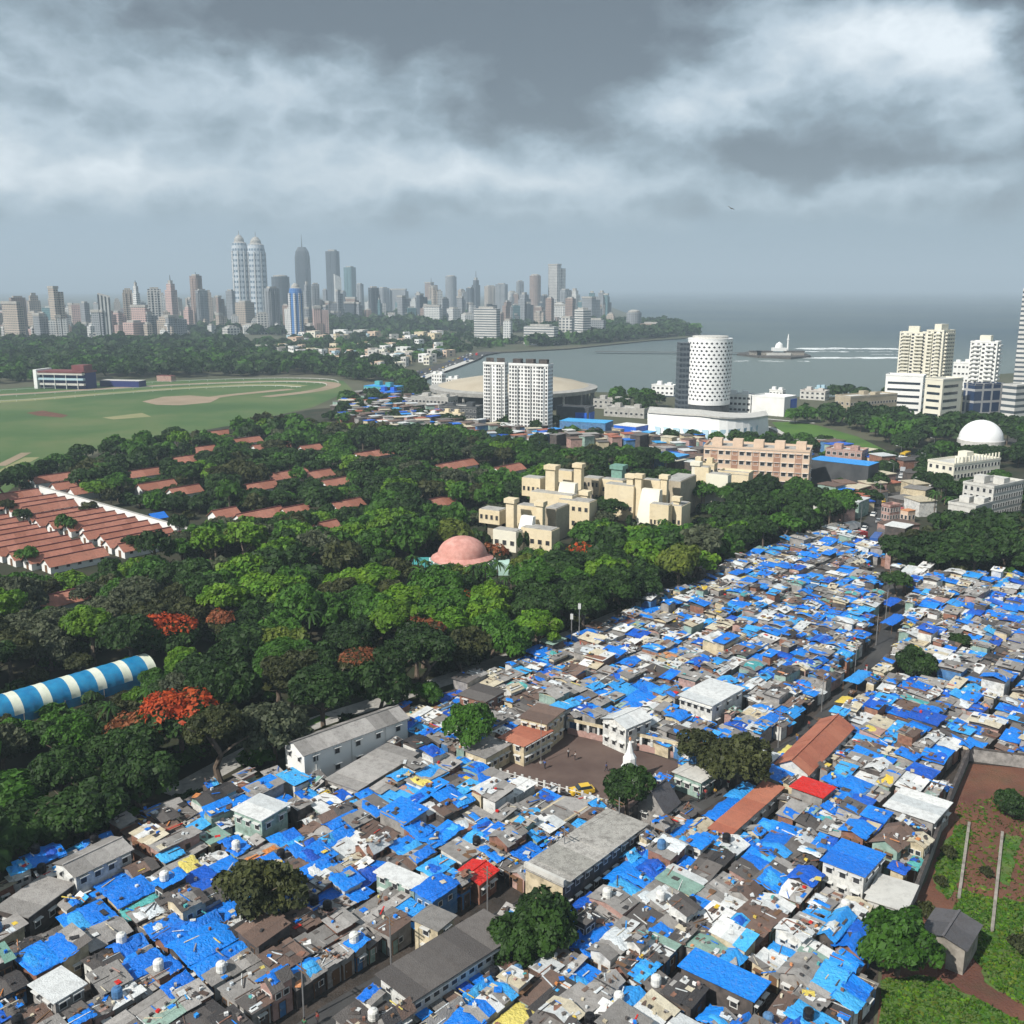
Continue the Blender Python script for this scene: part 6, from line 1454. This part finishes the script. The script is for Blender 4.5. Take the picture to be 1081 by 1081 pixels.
def region(pts, space, hr, rr2, wts, seed, n=4000, band=None):
    PG = GP(pts); xs = [p[0] for p in PG]; ys = [p[1] for p in PG]; g = random.Random(seed); sp_ = list(wts)
    ar = (max(xs)-min(xs))*(max(ys)-min(ys)); n = int(min(60000, ar/space**2*6))
    for _ in range(n):
        x, y = g.uniform(min(xs), max(xs)), g.uniform(min(ys), max(ys))
        if not inpoly(x, y, PG): continue
        p_ = proj(x, y, 0)
        if p_[0] < -90 or p_[0] > 1180 or p_[2] < 50 or p_[1] > 1260: continue
        if not clear(x, y) or on_road(x, y): continue
        r = g.uniform(*rr2); hh = g.uniform(*hr)
        # stands do not hide the things the place shows free
        tp = proj(x, y, hh); w_ = r*F/p_[2]; bad = False
        for (a, b, c_, d_, D_) in KEEP:
            if y < D_+4 and tp[0]+w_ > a and tp[0]-w_ < c_ and tp[1] < d_ and p_[1] > b: bad = True; break
        for q_ in (.8, .72, .75):
            if not bad: break
            hh *= q_; r *= q_+.06; tp = proj(x, y, hh); w_ = r*F/p_[2]; bad = False
            for (a, b, c_, d_, D_) in KEEP:
                if y < D_+4 and tp[0]+w_ > a and tp[0]-w_ < c_ and tp[1] < d_ and p_[1] > b: bad = True; break
        if bad: continue
        if not ok_space(x, y, space*g.uniform(.8, 1.1)*(.65 if hh < 7 else 1)): continue
        n_ = math.sin(x*.021+1.3)*math.cos(y*.017)+.6*math.sin(x*.05+y*.04)
        s_ = g.choices(sp_, [wts[k_] for k_ in sp_])[0]
        if s_ in ('mid', 'bright') and n_ < -.5 and g.random() < .6: s_ = 'dark'
        if s_ == 'dark' and n_ > .6 and g.random() < .4: s_ = 'mid'
        SITES.append((p_[2], x, y, hh, r, s_, g.random(), tp))
PW = {'dark': 5, 'mid': 4.2, 'bright': 2.2, 'grey': 1.0, 'olive': 1.2, 'yellow': .35}
region([(-500, 1150), (-80, 1100), (0, 960), (60, 920), (160, 880), (250, 842), (300, 812), (230, 760), (180, 700), (0, 700), (-300, 780)], 7.4, (9, 14), (5.0, 7.0), {'dark': 6, 'mid': 3, 'bright': 2.0, 'olive': 2.4, 'grey': 1}, 1)
region([(-400, 900), (0, 760), (170, 700), (120, 625), (0, 650), (-400, 700)], 8.0, (9, 13), (5, 7), {'dark': 4, 'mid': 2, 'grey': 3, 'olive': 2, 'bright': 1}, 2)
region([(230, 850), (300, 812), (430, 755), (520, 712), (610, 682), (740, 615), (770, 590), (700, 560), (560, 560), (420, 540), (240, 560), (180, 640), (180, 720)], 7.6, (9, 14), (5, 7.2), {'dark': 4.2, 'mid': 4.2, 'bright': 4.6, 'grey': .8, 'olive': .7, 'yellow': .7}, 3)
region([(-200, 660), (240, 640), (250, 560), (430, 545), (560, 560), (640, 510), (700, 492), (560, 484), (430, 464), (330, 450), (200, 470), (60, 500), (-200, 560)], 8.6, (8, 12), (5, 7.2), {'dark': 5, 'mid': 4, 'bright': 1.4, 'olive': 1.2, 'grey': .5}, 4)
region([(600, 560), (740, 620), (880, 570), (905, 545), (880, 525), (760, 520), (700, 510)], 7.8, (8, 12), (4.5, 6.5), {'dark': 7, 'mid': 2.4, 'bright': .6}, 5)
region([(560, 484), (700, 512), (735, 508), (690, 486), (640, 480)], 9, (7, 10), (4.5, 6), {'dark': 6, 'mid': 1}, 6)
region([(930, 612), (1200, 640), (1200, 560), (1000, 575), (940, 585), (885, 575)], 7.6, (9, 13), (5, 7), {'dark': 9, 'olive': 1.5}, 7)
region([(985, 560), (1200, 560), (1200, 530), (985, 520)], 8.5, (8, 11), (4.5, 6.5), {'dark': 7, 'mid': 1}, 8)
region([(960, 505), (1000, 545), (1040, 560), (985, 520), (990, 495), (1100, 495), (1150, 470), (1000, 462), (965, 470), (945, 480)], 9, (8, 11), (5, 6.5), {'dark': 8, 'mid': 1}, 9)
region([(835, 448), (860, 446), (905, 455), (945, 470), (1080, 470), (1100, 455), (960, 446), (860, 440)], 11, (8, 11), (5.5, 7.5), {'dark': 8, 'mid': .6}, 10)
region([(690, 468), (760, 472), (860, 482), (945, 494), (940, 488), (860, 473), (800, 468)], 10, (6, 9), (4, 5.5), {'dark': 8, 'mid': 1}, 11)
region([(870, 421), (945, 425), (950, 417), (880, 416)], 14, (7, 9), (5, 7), {'dark': 6, 'mid': 1}, 12)
region([(640, 433), (690, 440), (700, 427), (650, 420)], 14, (8, 11), (5, 7), {'dark': 6, 'mid': 1}, 13)
region([(360, 424), (430, 420), (420, 405), (375, 402), (340, 396), (390, 392), (430, 400), (450, 412), (435, 424), (380, 430)], 11, (7, 10), (5, 7), {'dark': 6, 'mid': 2}, 14)
region([(-80, 408), (90, 402), (150, 400), (300, 396.5), (390, 394), (420, 388), (250, 378), (-80, 372)], 13, (9, 14), (6.5, 9), {'dark': 7, 'mid': 2}, 15)
region([(-100, 376), (250, 382), (262, 372), (250, 363), (-100, 364)], 17, (10, 15), (8, 12), {'dark': 8, 'mid': 1.5}, 16)
region([(250, 393), (400, 396), (440, 384), (500, 370), (560, 360), (420, 352), (255, 364)], 26, (6, 10), (6, 9), {'dark': 8, 'mid': 2}, 22)
region([(560, 366), (640, 362), (738, 353), (700, 343), (640, 343), (560, 350)], 18, (10, 18), (9, 14), {'dark': 8}, 17)
region([(-100, 358), (560, 352), (560, 336), (-100, 338)], 85, (9, 15), (10, 16), {'dark': 8}, 18)
region([(330, 350), (500, 350), (500, 336), (330, 336)], 26, (14, 24), (13, 18), {'dark': 8}, 19)
region([(880, 520), (905, 545), (915, 560), (935, 545), (940, 520), (950, 500), (935, 495)], 11, (5, 8), (3.5, 5), {'dark': 7, 'mid': 2}, 23)
region([(345, 450), (500, 468), (640, 470), (600, 450), (480, 446), (390, 420), (350, 426)], 21, (6, 8), (4, 5.5), {'dark': 6, 'mid': 2}, 24)
# the 300 that show largest are objects of their own
def show(s):
    inside = -20 < s[7][0] < 1100 and s[7][1] < 1095
    return (s[4]*F/s[0]) if inside else 0
SITES.sort(key=lambda s: -show(s))
SPN = {'dark': 'dark green', 'mid': 'mid green', 'bright': 'bright green', 'grey': 'silvery grey-green', 'olive': 'dull olive', 'yellow': 'yellow-green'}
nobj = 300-len(HAND)+25
big = []
for s in SITES[:nobj]:
    rnd = random.Random(int(s[6]*1e6)); e = make_tree(s[1], s[2], s[3], s[4], s[5], rnd, lod_for(s[0]))
    szn = 'broad ' if s[4] > 6.3 else 'small ' if s[4] < 4.6 else 'tall ' if s[3] > 12.4 else ''
    PRT.append((e, szn+SPN[s[5]]+' tree near '+nearest(TL, s[7][0], s[7][1]), s[7][0]))
uniq(PRT)
qs = []; mi = []; ML = ['leaf_dark', 'leaf_mid', 'leaf_bright', 'leaf_grey', 'leaf_olive', 'leaf_yellow']; mt = MB()
for s in SITES[nobj:]:
    if len(qs) > 9000: break
    rnd = random.Random(int(s[6]*1e6)); lod = lod_for(s[0]); 
    if show(s) == 0: lod = max(lod, 2)
    q = crown(s[5], rnd.randint(0, 2), lod); a = rnd.uniform(0, 6.28); c_, s_ = math.cos(a), math.sin(a)
    M = np.array([[c_, -s_, 0], [s_, c_, 0], [0, 0, 1]]); sc = np.array([s[4]*rnd.uniform(.9, 1.12), s[4]*rnd.uniform(.8, 1.1), s[4]*rnd.uniform(.75, 1.2)])
    qs.append((q*sc)@M.T+np.array([s[1], s[2], s[3]-s[4]*.68])); mi.append(np.full(len(q), ML.index(LEAF[s[5]])))
    if s[0] < 700: mt.bar((s[1], s[2], 0), (s[1], s[2], s[3]*.7), .35, 'bark', 5, .2)
UG = random.Random(77)
for _ in range(5200):
    s = SITES[UG.randrange(len(SITES))]
    if s[0] > 480: continue
    x, y = s[1]+UG.uniform(-9, 9), s[2]+UG.uniform(-9, 9)
    if not clear(x, y) or on_road(x, y): continue
    q = crown(UG.choice(['dark', 'dark', 'mid', 'olive']), UG.randint(0, 2), 3); r = UG.uniform(1.6, 3.2)
    qs.append(q*np.array([r, r, r*.9])+np.array([x, y, r*.5])); mi.append(np.full(len(q), UG.choice([0, 0, 1, 4])))
me = quads_mesh('woodland', np.concatenate(qs), ML, np.concatenate(mi)); link('woodland', me, kind='stuff')
mt.build('woodland_trunks', kind='stuff')
print('SITES', len(SITES), 'stuff quads', sum(len(q) for q in qs), 'shacks', len(SH))

# grass tufts and weeds in the field and undergrowth
g = np.random.default_rng(4); tq = []
def tufts(pts, n, size, hgt):
    PG = GP(pts); xs = [p[0] for p in PG]; ys = [p[1] for p in PG]; out = []
    while len(out) < n:
        x, y = g.uniform(min(xs), max(xs)), g.uniform(min(ys), max(ys))
        if inpoly(x, y, PG): out.append((x, y))
    for x, y in out:
        a = g.uniform(0, 3.14); s = size*g.uniform(.5, 1.4); h_ = hgt*g.uniform(.4, 1.3); dx, dy = math.cos(a)*s, math.sin(a)*s; lx, ly = g.uniform(-.4, .4, 2)*s
        tq.append([(x-dx, y-dy, .05), (x+dx, y+dy, .05), (x+dx*1.1+lx, y+dy*1.1+ly, h_), (x-dx*1.1+lx, y-dy*1.1+ly, h_*.9)])
tufts([(925, 1180), (932, 1035), (985, 1030), (1040, 1060), (1120, 1100), (1200, 1180)], 5200, .2, .32)
tufts([(1000, 985), (1012, 940), (1060, 950), (1120, 960), (1150, 1060), (1085, 1066), (1045, 1040), (1030, 1010)], 4200, .2, .32)
tufts([(985, 930), (990, 905), (1015, 870), (1026, 880), (1012, 930), (1000, 950)], 700, .2, .35)
tufts([(1000, 950), (1010, 850), (1100, 830), (1150, 960)], 1500, .22, .3)
link('grass_tufts', quads_mesh('grass_tufts', np.array(tq), ['leaf_bright', 'leaf_mid', 'leaf_yellow'], np.random.default_rng(2).choice([0, 0, 1, 1, 2], len(tq))), kind='stuff')
# low scrub along the field wall
for (px, py, s_, lb) in [(975, 968, 1.3, 'low scrubby bush by the concrete slab shed'), (1000, 905, 1.1, 'small dark bush against the field wall'), (1075, 1005, 1.4, 'round bush at the right side of the field'), (1040, 925, .9, 'small bush between the field walls'), (992, 935, .9, 'tiny weed bush beside the field wall foot')]:
    x, y = G(px, py); e = thing('bush', lb, 'bush', (x, y, 0)); c_ = link('crown', crown_me('olive', 1, 2), e, (0, 0, .8*s_)); c_.scale = (s_,)*3; mb = MB(); mb.bar((0, 0, 0), (0, 0, s_*.7), .08, 'bark'); mb.build('stem', e)

# ================================================================ VEHICLES
mat('tyre', (.015, .015, .015)); CARM = {}
def car(x, y, rz, colour, kind='car'):
    key = (colour, kind)
    if key not in CARM:
        m = 'paint_'+colour
        if m not in MATS: mat(m, {'white': (.75, .75, .74), 'silver': (.4, .41, .42), 'red': (.5, .03, .03), 'black': (.02, .02, .022), 'yellow': (.7, .45, .04), 'blue': (.03, .1, .35), 'grey': (.15, .15, .16), 'orange': (.65, .25, .05)}[colour], rough=.3, spec=.5)
        b = MB(); g_ = MB()
        if kind == 'car':
            S = lambda x_, w_, z0, z1: [(x_, -w_, z0), (x_, w_, z0), (x_, w_, z1), (x_, -w_, z1)]
            b.loft([S(-2.0, .72, .35, .75), S(-1.9, .82, .25, .9), S(-.9, .85, .22, .95), S(1.6, .85, .22, .95), S(2.0, .8, .3, .88), S(2.05, .7, .4, .7)], m); b.face(S(-2.0, .72, .35, .75), m); b.face(S(2.05, .7, .4, .7)[::-1], m)
            b.loft([[(-.9, -.78, .94), (1.7, -.78, .94), (1.7, .78, .94), (-.9, .78, .94)], [(-.35, -.62, 1.42), (1.3, -.62, 1.42), (1.3, .62, 1.42), (-.35, .62, 1.42)]], 'glass'); b.box(-.36, -.63, 1.42, 1.31, .63, 1.46, m)
            ws = [(-1.25, .75), (1.25, .75), (-1.25, -.75), (1.25, -.75)]; r_ = .32
        else:
            b.box(-3.6, -1.05, .5, 2.4, 1.05, 2.8, m); b.box(2.45, -1.0, .5, 3.9, 1.0, 2.3, 'paint_'+colour); b.box(3.2, -.95, 1.4, 3.93, .95, 2.1, 'glass'); ws = [(-2.4, .95), (2.9, .95), (-2.4, -.95), (2.9, -.95)]; r_ = .45
            if kind == 'bus': b = MB(); b.box(-4.5, -1.2, .45, 4.5, 1.2, 2.9, m); b.box(-4.3, -1.23, 1.5, 4.3, 1.23, 2.2, 'glass'); b.box(4.45, -1.0, 1.2, 4.53, 1.0, 2.3, 'glass')
        w_ = MB(); w_.lathe([(r_, -.1), (r_, .1)], 'tyre', 12); wm_ = w_.mesh('wheel')
        CARM[key] = (b.mesh('body'), wm_, ws, r_)
    bm_, wm_, ws, r_ = CARM[key]
    e = thing({'car': 'car', 'truck': 'truck', 'bus': 'bus'}[kind], '', kind, (x, y, .1), rz, {'car': 'cars on the roads', 'truck': 'trucks on the roads', 'bus': 'buses on the roads'}[kind]); link('body', bm_, e)
    for a, b in ws:
        w_ = link('wheel', wm_, e, (a, b, r_)); w_.rotation_euler = (math.pi/2, 0, 0)
    return e
PRV = []; g = random.Random(8)
def cars_along(line, n, spread, where, big=.15):
    L = GP(smooth_line(line, 8))
    for i in range(n):
        k_ = g.uniform(0, len(L)-1.01); a, b = L[int(k_)], L[int(k_)+1]; t_ = k_-int(k_); an = math.atan2(b[1]-a[1], b[0]-a[0]); of = g.choice([-1, -.35, .35, 1])*spread/2+g.uniform(-.5, .5)
        x, y = a[0]+(b[0]-a[0])*t_-math.sin(an)*of, a[1]+(b[1]-a[1])*t_+math.cos(an)*of
        if any(math.hypot(x-q[0].location.x, y-q[0].location.y) < 6.5 for q in PRV): continue
        kd = 'car' if g.random() > big else g.choice(['truck', 'bus']); col = g.choice(['white', 'white', 'silver', 'red', 'black', 'grey', 'yellow', 'blue'])
        e = car(x, y, an+(math.pi if of > 0 else 0), col, kd); PRV.append((e, col+' '+kd+' on '+where, proj(x, y, 1)[0]))
cars_along([(905, 588), (925, 565), (945, 535), (955, 508), (962, 488), (1000, 474)], 40, 10, 'the main road by the crossroads', .2)
cars_along([(425, 402), (448, 394), (470, 386.5), (492, 379.5), (502, 374.5)], 55, 20, 'the curving bay road', .12)
cars_along([(700, 468), (780, 474), (860, 480), (950, 491)], 16, 5, 'the side road below the curved white building', .2)
for (px, py, rz, c_, kd, wh) in [(946, 546, .9, 'red', 'bus', 'the corner by the red shop'), (905, 570, .6, 'red', 'truck', 'the yard by the far lane end'), (898, 560, .6, 'white', 'truck', 'the yard by the far lane end')]:
    x, y = G(px, py); PRV.append((car(x, y, rz, c_, kd), c_+' '+kd+' at '+wh, px))
x, y = G(614, 838); PRV.append((car(x, y, .3, 'yellow', 'car'), 'small yellow-topped taxi parked on the playground dirt', 614))
x, y = G(553, 672); PRV.append((car(x, y, .7, 'white', 'truck'), 'white truck parked in the gap of the park trees', 553))
uniq(PRV)
# street lamps along the main road
PRL = []; mb = MB(); mb.bar((0, 0, 0), (0, 0, 9), .12, 'metal', 6, .07); mb.bar((0, 0, 8.9), (1.8, 0, 9.3), .06, 'metal', 5); pm = mb.mesh('pole'); mb = MB(); mb.box(1.6, -.15, 9.2, 2.5, .15, 9.35, 'frame_white'); lm_ = mb.mesh('lamp_head')
for i, (px, py) in enumerate([(908, 560), (928, 535), (942, 512), (950, 492), (985, 482), (975, 500), (962, 530), (948, 560), (1020, 474)]):
    x, y = G(px, py); e = thing('street_lamp', '', 'street lamp', (x, y, .09), g.uniform(0, 6), 'street lamps by the main road'); link('pole', pm, e); link('lamp_head', lm_, e); PRL.append((e, 'grey street lamp beside the main road', px))
uniq(PRL)
# rocky retaining slope at the slum edge
x, y = G(742, 612); mb = MB(); g3 = random.Random(2)
for i in range(60):
    a, b = g3.uniform(-9, 9), g3.uniform(-4, 4); s_ = g3.uniform(.8, 2.4); hh = g3.uniform(.5, 4.5)
    mb.lathe([(s_, 0), (s_*g3.uniform(.7, 1), hh*.6), (s_*.4, hh)], g3.choice(['rock', 'stone_wall', 'concrete']), 6, x+a, y+b)
mb.build('rubble_slope', kind='structure')
# a kite gliding in the sky
mb = MB()
mb.loft([[(-.05, .3, 0), (.05, .3, 0), (0, .3, .06)], [(-.1, 0, 0), (.1, 0, 0), (0, 0, .14)], [(-.12, -.35, 0), (.12, -.35, 0), (0, -.35, .05)]], 'w_dark')
mb.face([(0, .15, .05), (-.45, .12, .16), (-.95, -.1, .1), (-.5, -.15, .1), (0, -.12, .05)], 'w_dark'); mb.face([(0, .15, .051), (0, -.12, .051), (.5, -.15, .1), (.95, -.1, .1), (.45, .12, .16)], 'w_dark')
D = 170; o = mb.build('bird', loc=((762-540.5)/F*D, D, top_z(220, D)), rz=.6); o.rotation_euler = (.5, .3, .6); tag(o, 'single dark kite gliding against the grey sky', 'bird')

# ================================================================ PEOPLE IN THE LANES
mat('skin', (.16, .08, .05), rough=.6); mat('hair', (.012, .01, .01), rough=.5)
for k_, c_ in {'cloth_white': (.62, .62, .6), 'cloth_red': (.45, .04, .05), 'cloth_blue': (.05, .12, .35), 'cloth_green': (.06, .2, .1), 'cloth_dark': (.04, .04, .05), 'cloth_yellow': (.55, .35, .05), 'cloth_pink': (.55, .15, .25)}.items(): mat(k_, c_, rough=.9)
def skinned(name, verts, edges, radii, root, m):
    me = bpy.data.meshes.new(name); me.from_pydata(verts, edges, []); o = bpy.data.objects.new(name, me); C.objects.link(o)
    md = o.modifiers.new('skin', 'SKIN'); md.use_smooth_shade = True
    if not me.skin_vertices: bpy.context.view_layer.objects.active = o
    sv = me.skin_vertices[0].data if me.skin_vertices else None
    if sv is None:
        o.select_set(True); bpy.ops.object.modifier_remove(modifier='skin'); bpy.ops.object.modifier_add(type='SKIN'); sv = me.skin_vertices[0].data
    for i, r_ in enumerate(radii): sv[i].radius = (r_, r_) if not isinstance(r_, tuple) else r_; sv[i].use_root = i == root
    sb = o.modifiers.new('sub', 'SUBSURF'); sb.levels = 1; sb.render_levels = 1
    dg = bpy.context.evaluated_depsgraph_get(); out = bpy.data.meshes.new_from_object(o.evaluated_get(dg)); out.name = name
    bpy.data.objects.remove(o); out.materials.clear(); out.materials.append(MATS[m])
    return out
def body_skeleton(stride, arm):
    v = []; e = []; r = []
    def add(p, rad, par=None):
        v.append(p); r.append(rad)
        if par is not None: e.append((par, len(v)-1))
        return len(v)-1
    pel = add((0, 0, .93), (.15, .11)); wa_ = add((0, 0, 1.08), (.13, .10), pel); ch = add((0, 0, 1.28), (.16, .11), wa_); nk = add((0, .0, 1.43), .06, ch); hd = add((.02, 0, 1.53), .085, nk); add((.02, 0, 1.64), .08, hd)
    for s in (-1, 1):
        k_ = stride*s; hp = add((0, .09*s, .88), .085, pel); kn = add((k_*.16+.03, .10*s, .49), .06, hp); an = add((k_*.34, .10*s, .08), .038, kn); add((k_*.34+.14, .11*s, .04), .035, an)
        sh = add((0, .18*s, 1.36), .06, ch); el_ = add((-.03-k_*.08, .24*s, 1.10), .042, sh); wr = add((-k_*.2+arm, .24*s, .87), .028, el_); pm_ = add((-k_*.22+arm*1.1, .24*s, .80), .03, wr)
        for f in range(4): 
            a_ = add((-k_*.22+arm*1.1+(f-1.5)*.018, .235*s, .745), .008, pm_); add((-k_*.22+arm*1.1+(f-1.5)*.02+.008, .23*s, .71+.006*abs(f-1.5)), .007, a_)
        add((-k_*.22+arm*1.1+.045, .225*s, .785), .009, pm_)
    return v, e, r
PB = []
for st, ar in ((.9, .02), (.15, .12)):
    v, ed, r = body_skeleton(st, ar); bd = skinned('body', v, ed, r, 0, 'skin')
    big_ = lambda q, k_: tuple(x*k_ for x in q) if isinstance(q, tuple) else q*k_
    # shirt: pelvis, waist, chest, shoulders, elbows; trousers: pelvis, hips, knees, ankles
    ti = [0, 1, 2]; names = {}
    sh_v = [v[0], v[1], v[2], v[10], v[11], v[10+4+4*3+1-0] if 0 else v[10], v[11]]
    base = 6; per = (len(v)-6)//2; s1, s2 = base+4, base+per+4
    sv_ = [v[0], v[1], v[2], v[s1], v[s1+1], v[s2], v[s2+1]]; se_ = [(0, 1), (1, 2), (2, 3), (3, 4), (2, 5), (5, 6)]; sr_ = [(.165, .125), (.145, .115), (.175, .125), .075, .055, .075, .055]
    tv_ = [v[0], v[base], v[base+1], v[base+2], v[base+per], v[base+per+1], v[base+per+2]]; te_ = [(0, 1), (1, 2), (2, 3), (0, 4), (4, 5), (5, 6)]; tr_ = [(.16, .125), .1, .078, .06, .1, .078, .06]
    PB.append((bd, (sv_, se_, sr_), (tv_, te_, tr_)))
SHC = {}
def shirt(i, m):
    if (i, m) not in SHC: SHC[(i, m)] = skinned('shirt', *PB[i][1], 0, m)
    return SHC[(i, m)]
def trousers(i, m):
    if (i, m, 't') not in SHC: SHC[(i, m, 't')] = skinned('trousers', *PB[i][2], 0, m)
    return SHC[(i, m, 't')]
mb = MB(); mb.lathe([(.088, 1.56), (.096, 1.62), (.085, 1.69), (.05, 1.735), (.01, 1.745)], 'hair', 10, .01, 0); HAIR = mb.mesh('hair')
mb = MB(); mb.box(.10, -.012, 1.545, .125, .012, 1.585, 'skin'); mb.box(.095, -.05, 1.59, .106, -.025, 1.60, 'hair'); mb.box(.095, .025, 1.59, .106, .05, 1.60, 'hair'); mb.box(.09, -.025, 1.51, .1, .025, 1.518, 'cloth_red'); mb.box(-.01, -.1, 1.55, .03, -.085, 1.6, 'skin'); mb.box(-.01, .085, 1.55, .03, .1, 1.6, 'skin'); FACE = mb.mesh('face')
PRQ = []; g = random.Random(19)
def person(x, y, rz, i, sc_, tc, where, px):
    e = thing('person', '', 'person', (x, y, .09), rz, 'people in the slum lanes'); link('body', PB[i][0], e); link('shirt', shirt(i, sc_), e); link('trousers', trousers(i, tc), e); link('hair', HAIR, e); link('face', FACE, e)
    PRQ.append((e, 'person in '+sc_[6:]+' shirt and '+tc[6:]+' trousers '+('walking' if i == 0 else 'standing')+' '+where, px))
for _ in range(34):
    k_ = g.uniform(0, len(ALLEY_G)*.72); a, b = ALLEY_G[int(k_)], ALLEY_G[int(k_)+1]; t_ = k_-int(k_); an = math.atan2(b[1]-a[1], b[0]-a[0]); of = g.uniform(-1.3, 1.3)
    x, y = a[0]+(b[0]-a[0])*t_-math.sin(an)*of, a[1]+(b[1]-a[1])*t_+math.cos(an)*of; p_ = proj(x, y, 1)
    if p_[1] > 1090: continue
    if any(math.hypot(x-q[0].location.x, y-q[0].location.y) < .9 for q in PRQ): continue
    person(x, y, an+g.choice([0, math.pi])+g.uniform(-.5, .5), g.choice([0, 0, 1]), g.choice(['cloth_white', 'cloth_red', 'cloth_blue', 'cloth_green', 'cloth_yellow', 'cloth_pink']), g.choice(['cloth_dark', 'cloth_blue', 'cloth_white']), 'in the lane', p_[0])
for px, py in ((600, 800), (607, 803), (640, 815), (575, 812)):
    x, y = G(px, py); person(x, y, g.uniform(0, 6), g.choice([0, 1]), g.choice(['cloth_white', 'cloth_blue', 'cloth_red']), 'cloth_dark', 'on the playground', px)
uniq(PRQ)
# handcarts along the lane
PRH = []; mb = MB(); mb.box(-.9, -.5, .75, .9, .5, .83, 'frame_wood'); mb.box(-.9, -.5, .83, .9, -.45, .95, 'frame_wood'); mb.box(-.9, .45, .83, .9, .5, .95, 'frame_wood'); CB = mb.mesh('cart_bed')
mb = MB(); mb.bar((.9, .4, .8), (1.5, .35, .95), .03, 'frame_wood', 4); mb.bar((.9, -.4, .8), (1.5, -.35, .95), .03, 'frame_wood', 4); mb.bar((1.5, -.4, .95), (1.5, .4, .95), .03, 'frame_wood', 4); CH_ = mb.mesh('handle')
mb = MB(); mb.lathe([(.32, -.03), (.32, .03)], 'tyre', 12); CW = mb.mesh('wheel')
for i, (px, py) in enumerate([(735, 866), (805, 820), (690, 890), (868, 765), (655, 915), (900, 735)]):
    x, y = G(px, py); e = thing('handcart', '', 'handcart', (x, y, .09), g.uniform(0, 6), 'handcarts in the lane'); link('cart_bed', CB, e); link('handle', CH_, e)
    for a, b in ((-.55, .56), (.55, .56), (-.55, -.56), (.55, -.56)):
        w_ = link('wheel', CW, e, (a, b, .34)); w_.rotation_euler = (math.pi/2, 0, 0)
    PRH.append((e, 'wooden handcart parked in the lane', px))
uniq(PRH)

# utility poles with cross arms along the lane
PRU = []; mb = MB(); mb.bar((0, 0, 0), (0, 0, 7.5), .11, 'metal', 6, .07); po_ = mb.mesh('pole'); mb = MB(); mb.box(-.9, -.05, 6.7, .9, .05, 6.82, 'frame_wood'); mb.box(-.6, -.04, 6.2, .6, .04, 6.3, 'frame_wood'); ar_ = mb.mesh('cross_arm')
prev = None
for i in range(6, len(ALLEY_G)-3, 5):
    a, b = ALLEY_G[i], ALLEY_G[i+1]; an = math.atan2(b[1]-a[1], b[0]-a[0]); x, y = a[0]-math.sin(an)*1.5, a[1]+math.cos(an)*1.5
    e = thing('utility_pole', '', 'pole', (x, y, .09), an+math.pi/2, 'utility poles along the lane'); link('pole', po_, e); link('cross_arm', ar_, e)
    if prev:
        mb = MB(); dx, dy = prev[0]-x, prev[1]-y
        for s_ in (-.7, .7):
            ox, oy = math.cos(an+math.pi/2)*s_, math.sin(an+math.pi/2)*s_; last = None
            for j in range(7):
                t_ = j/6; pt = (ox+dx*t_, oy+dy*t_, 6.85-.9*4*t_*(1-t_)*.5)
                if last: mb.bar(last, pt, .018, 'tyre', 3)
                last = pt
        w_ = mb.build('wires', e); w_.rotation_euler = (0, 0, -(an+math.pi/2))
    prev = (x, y); PRU.append((e, 'thin utility pole with cross arms standing in the lane', proj(x, y, 3)[0]))
uniq(PRU)
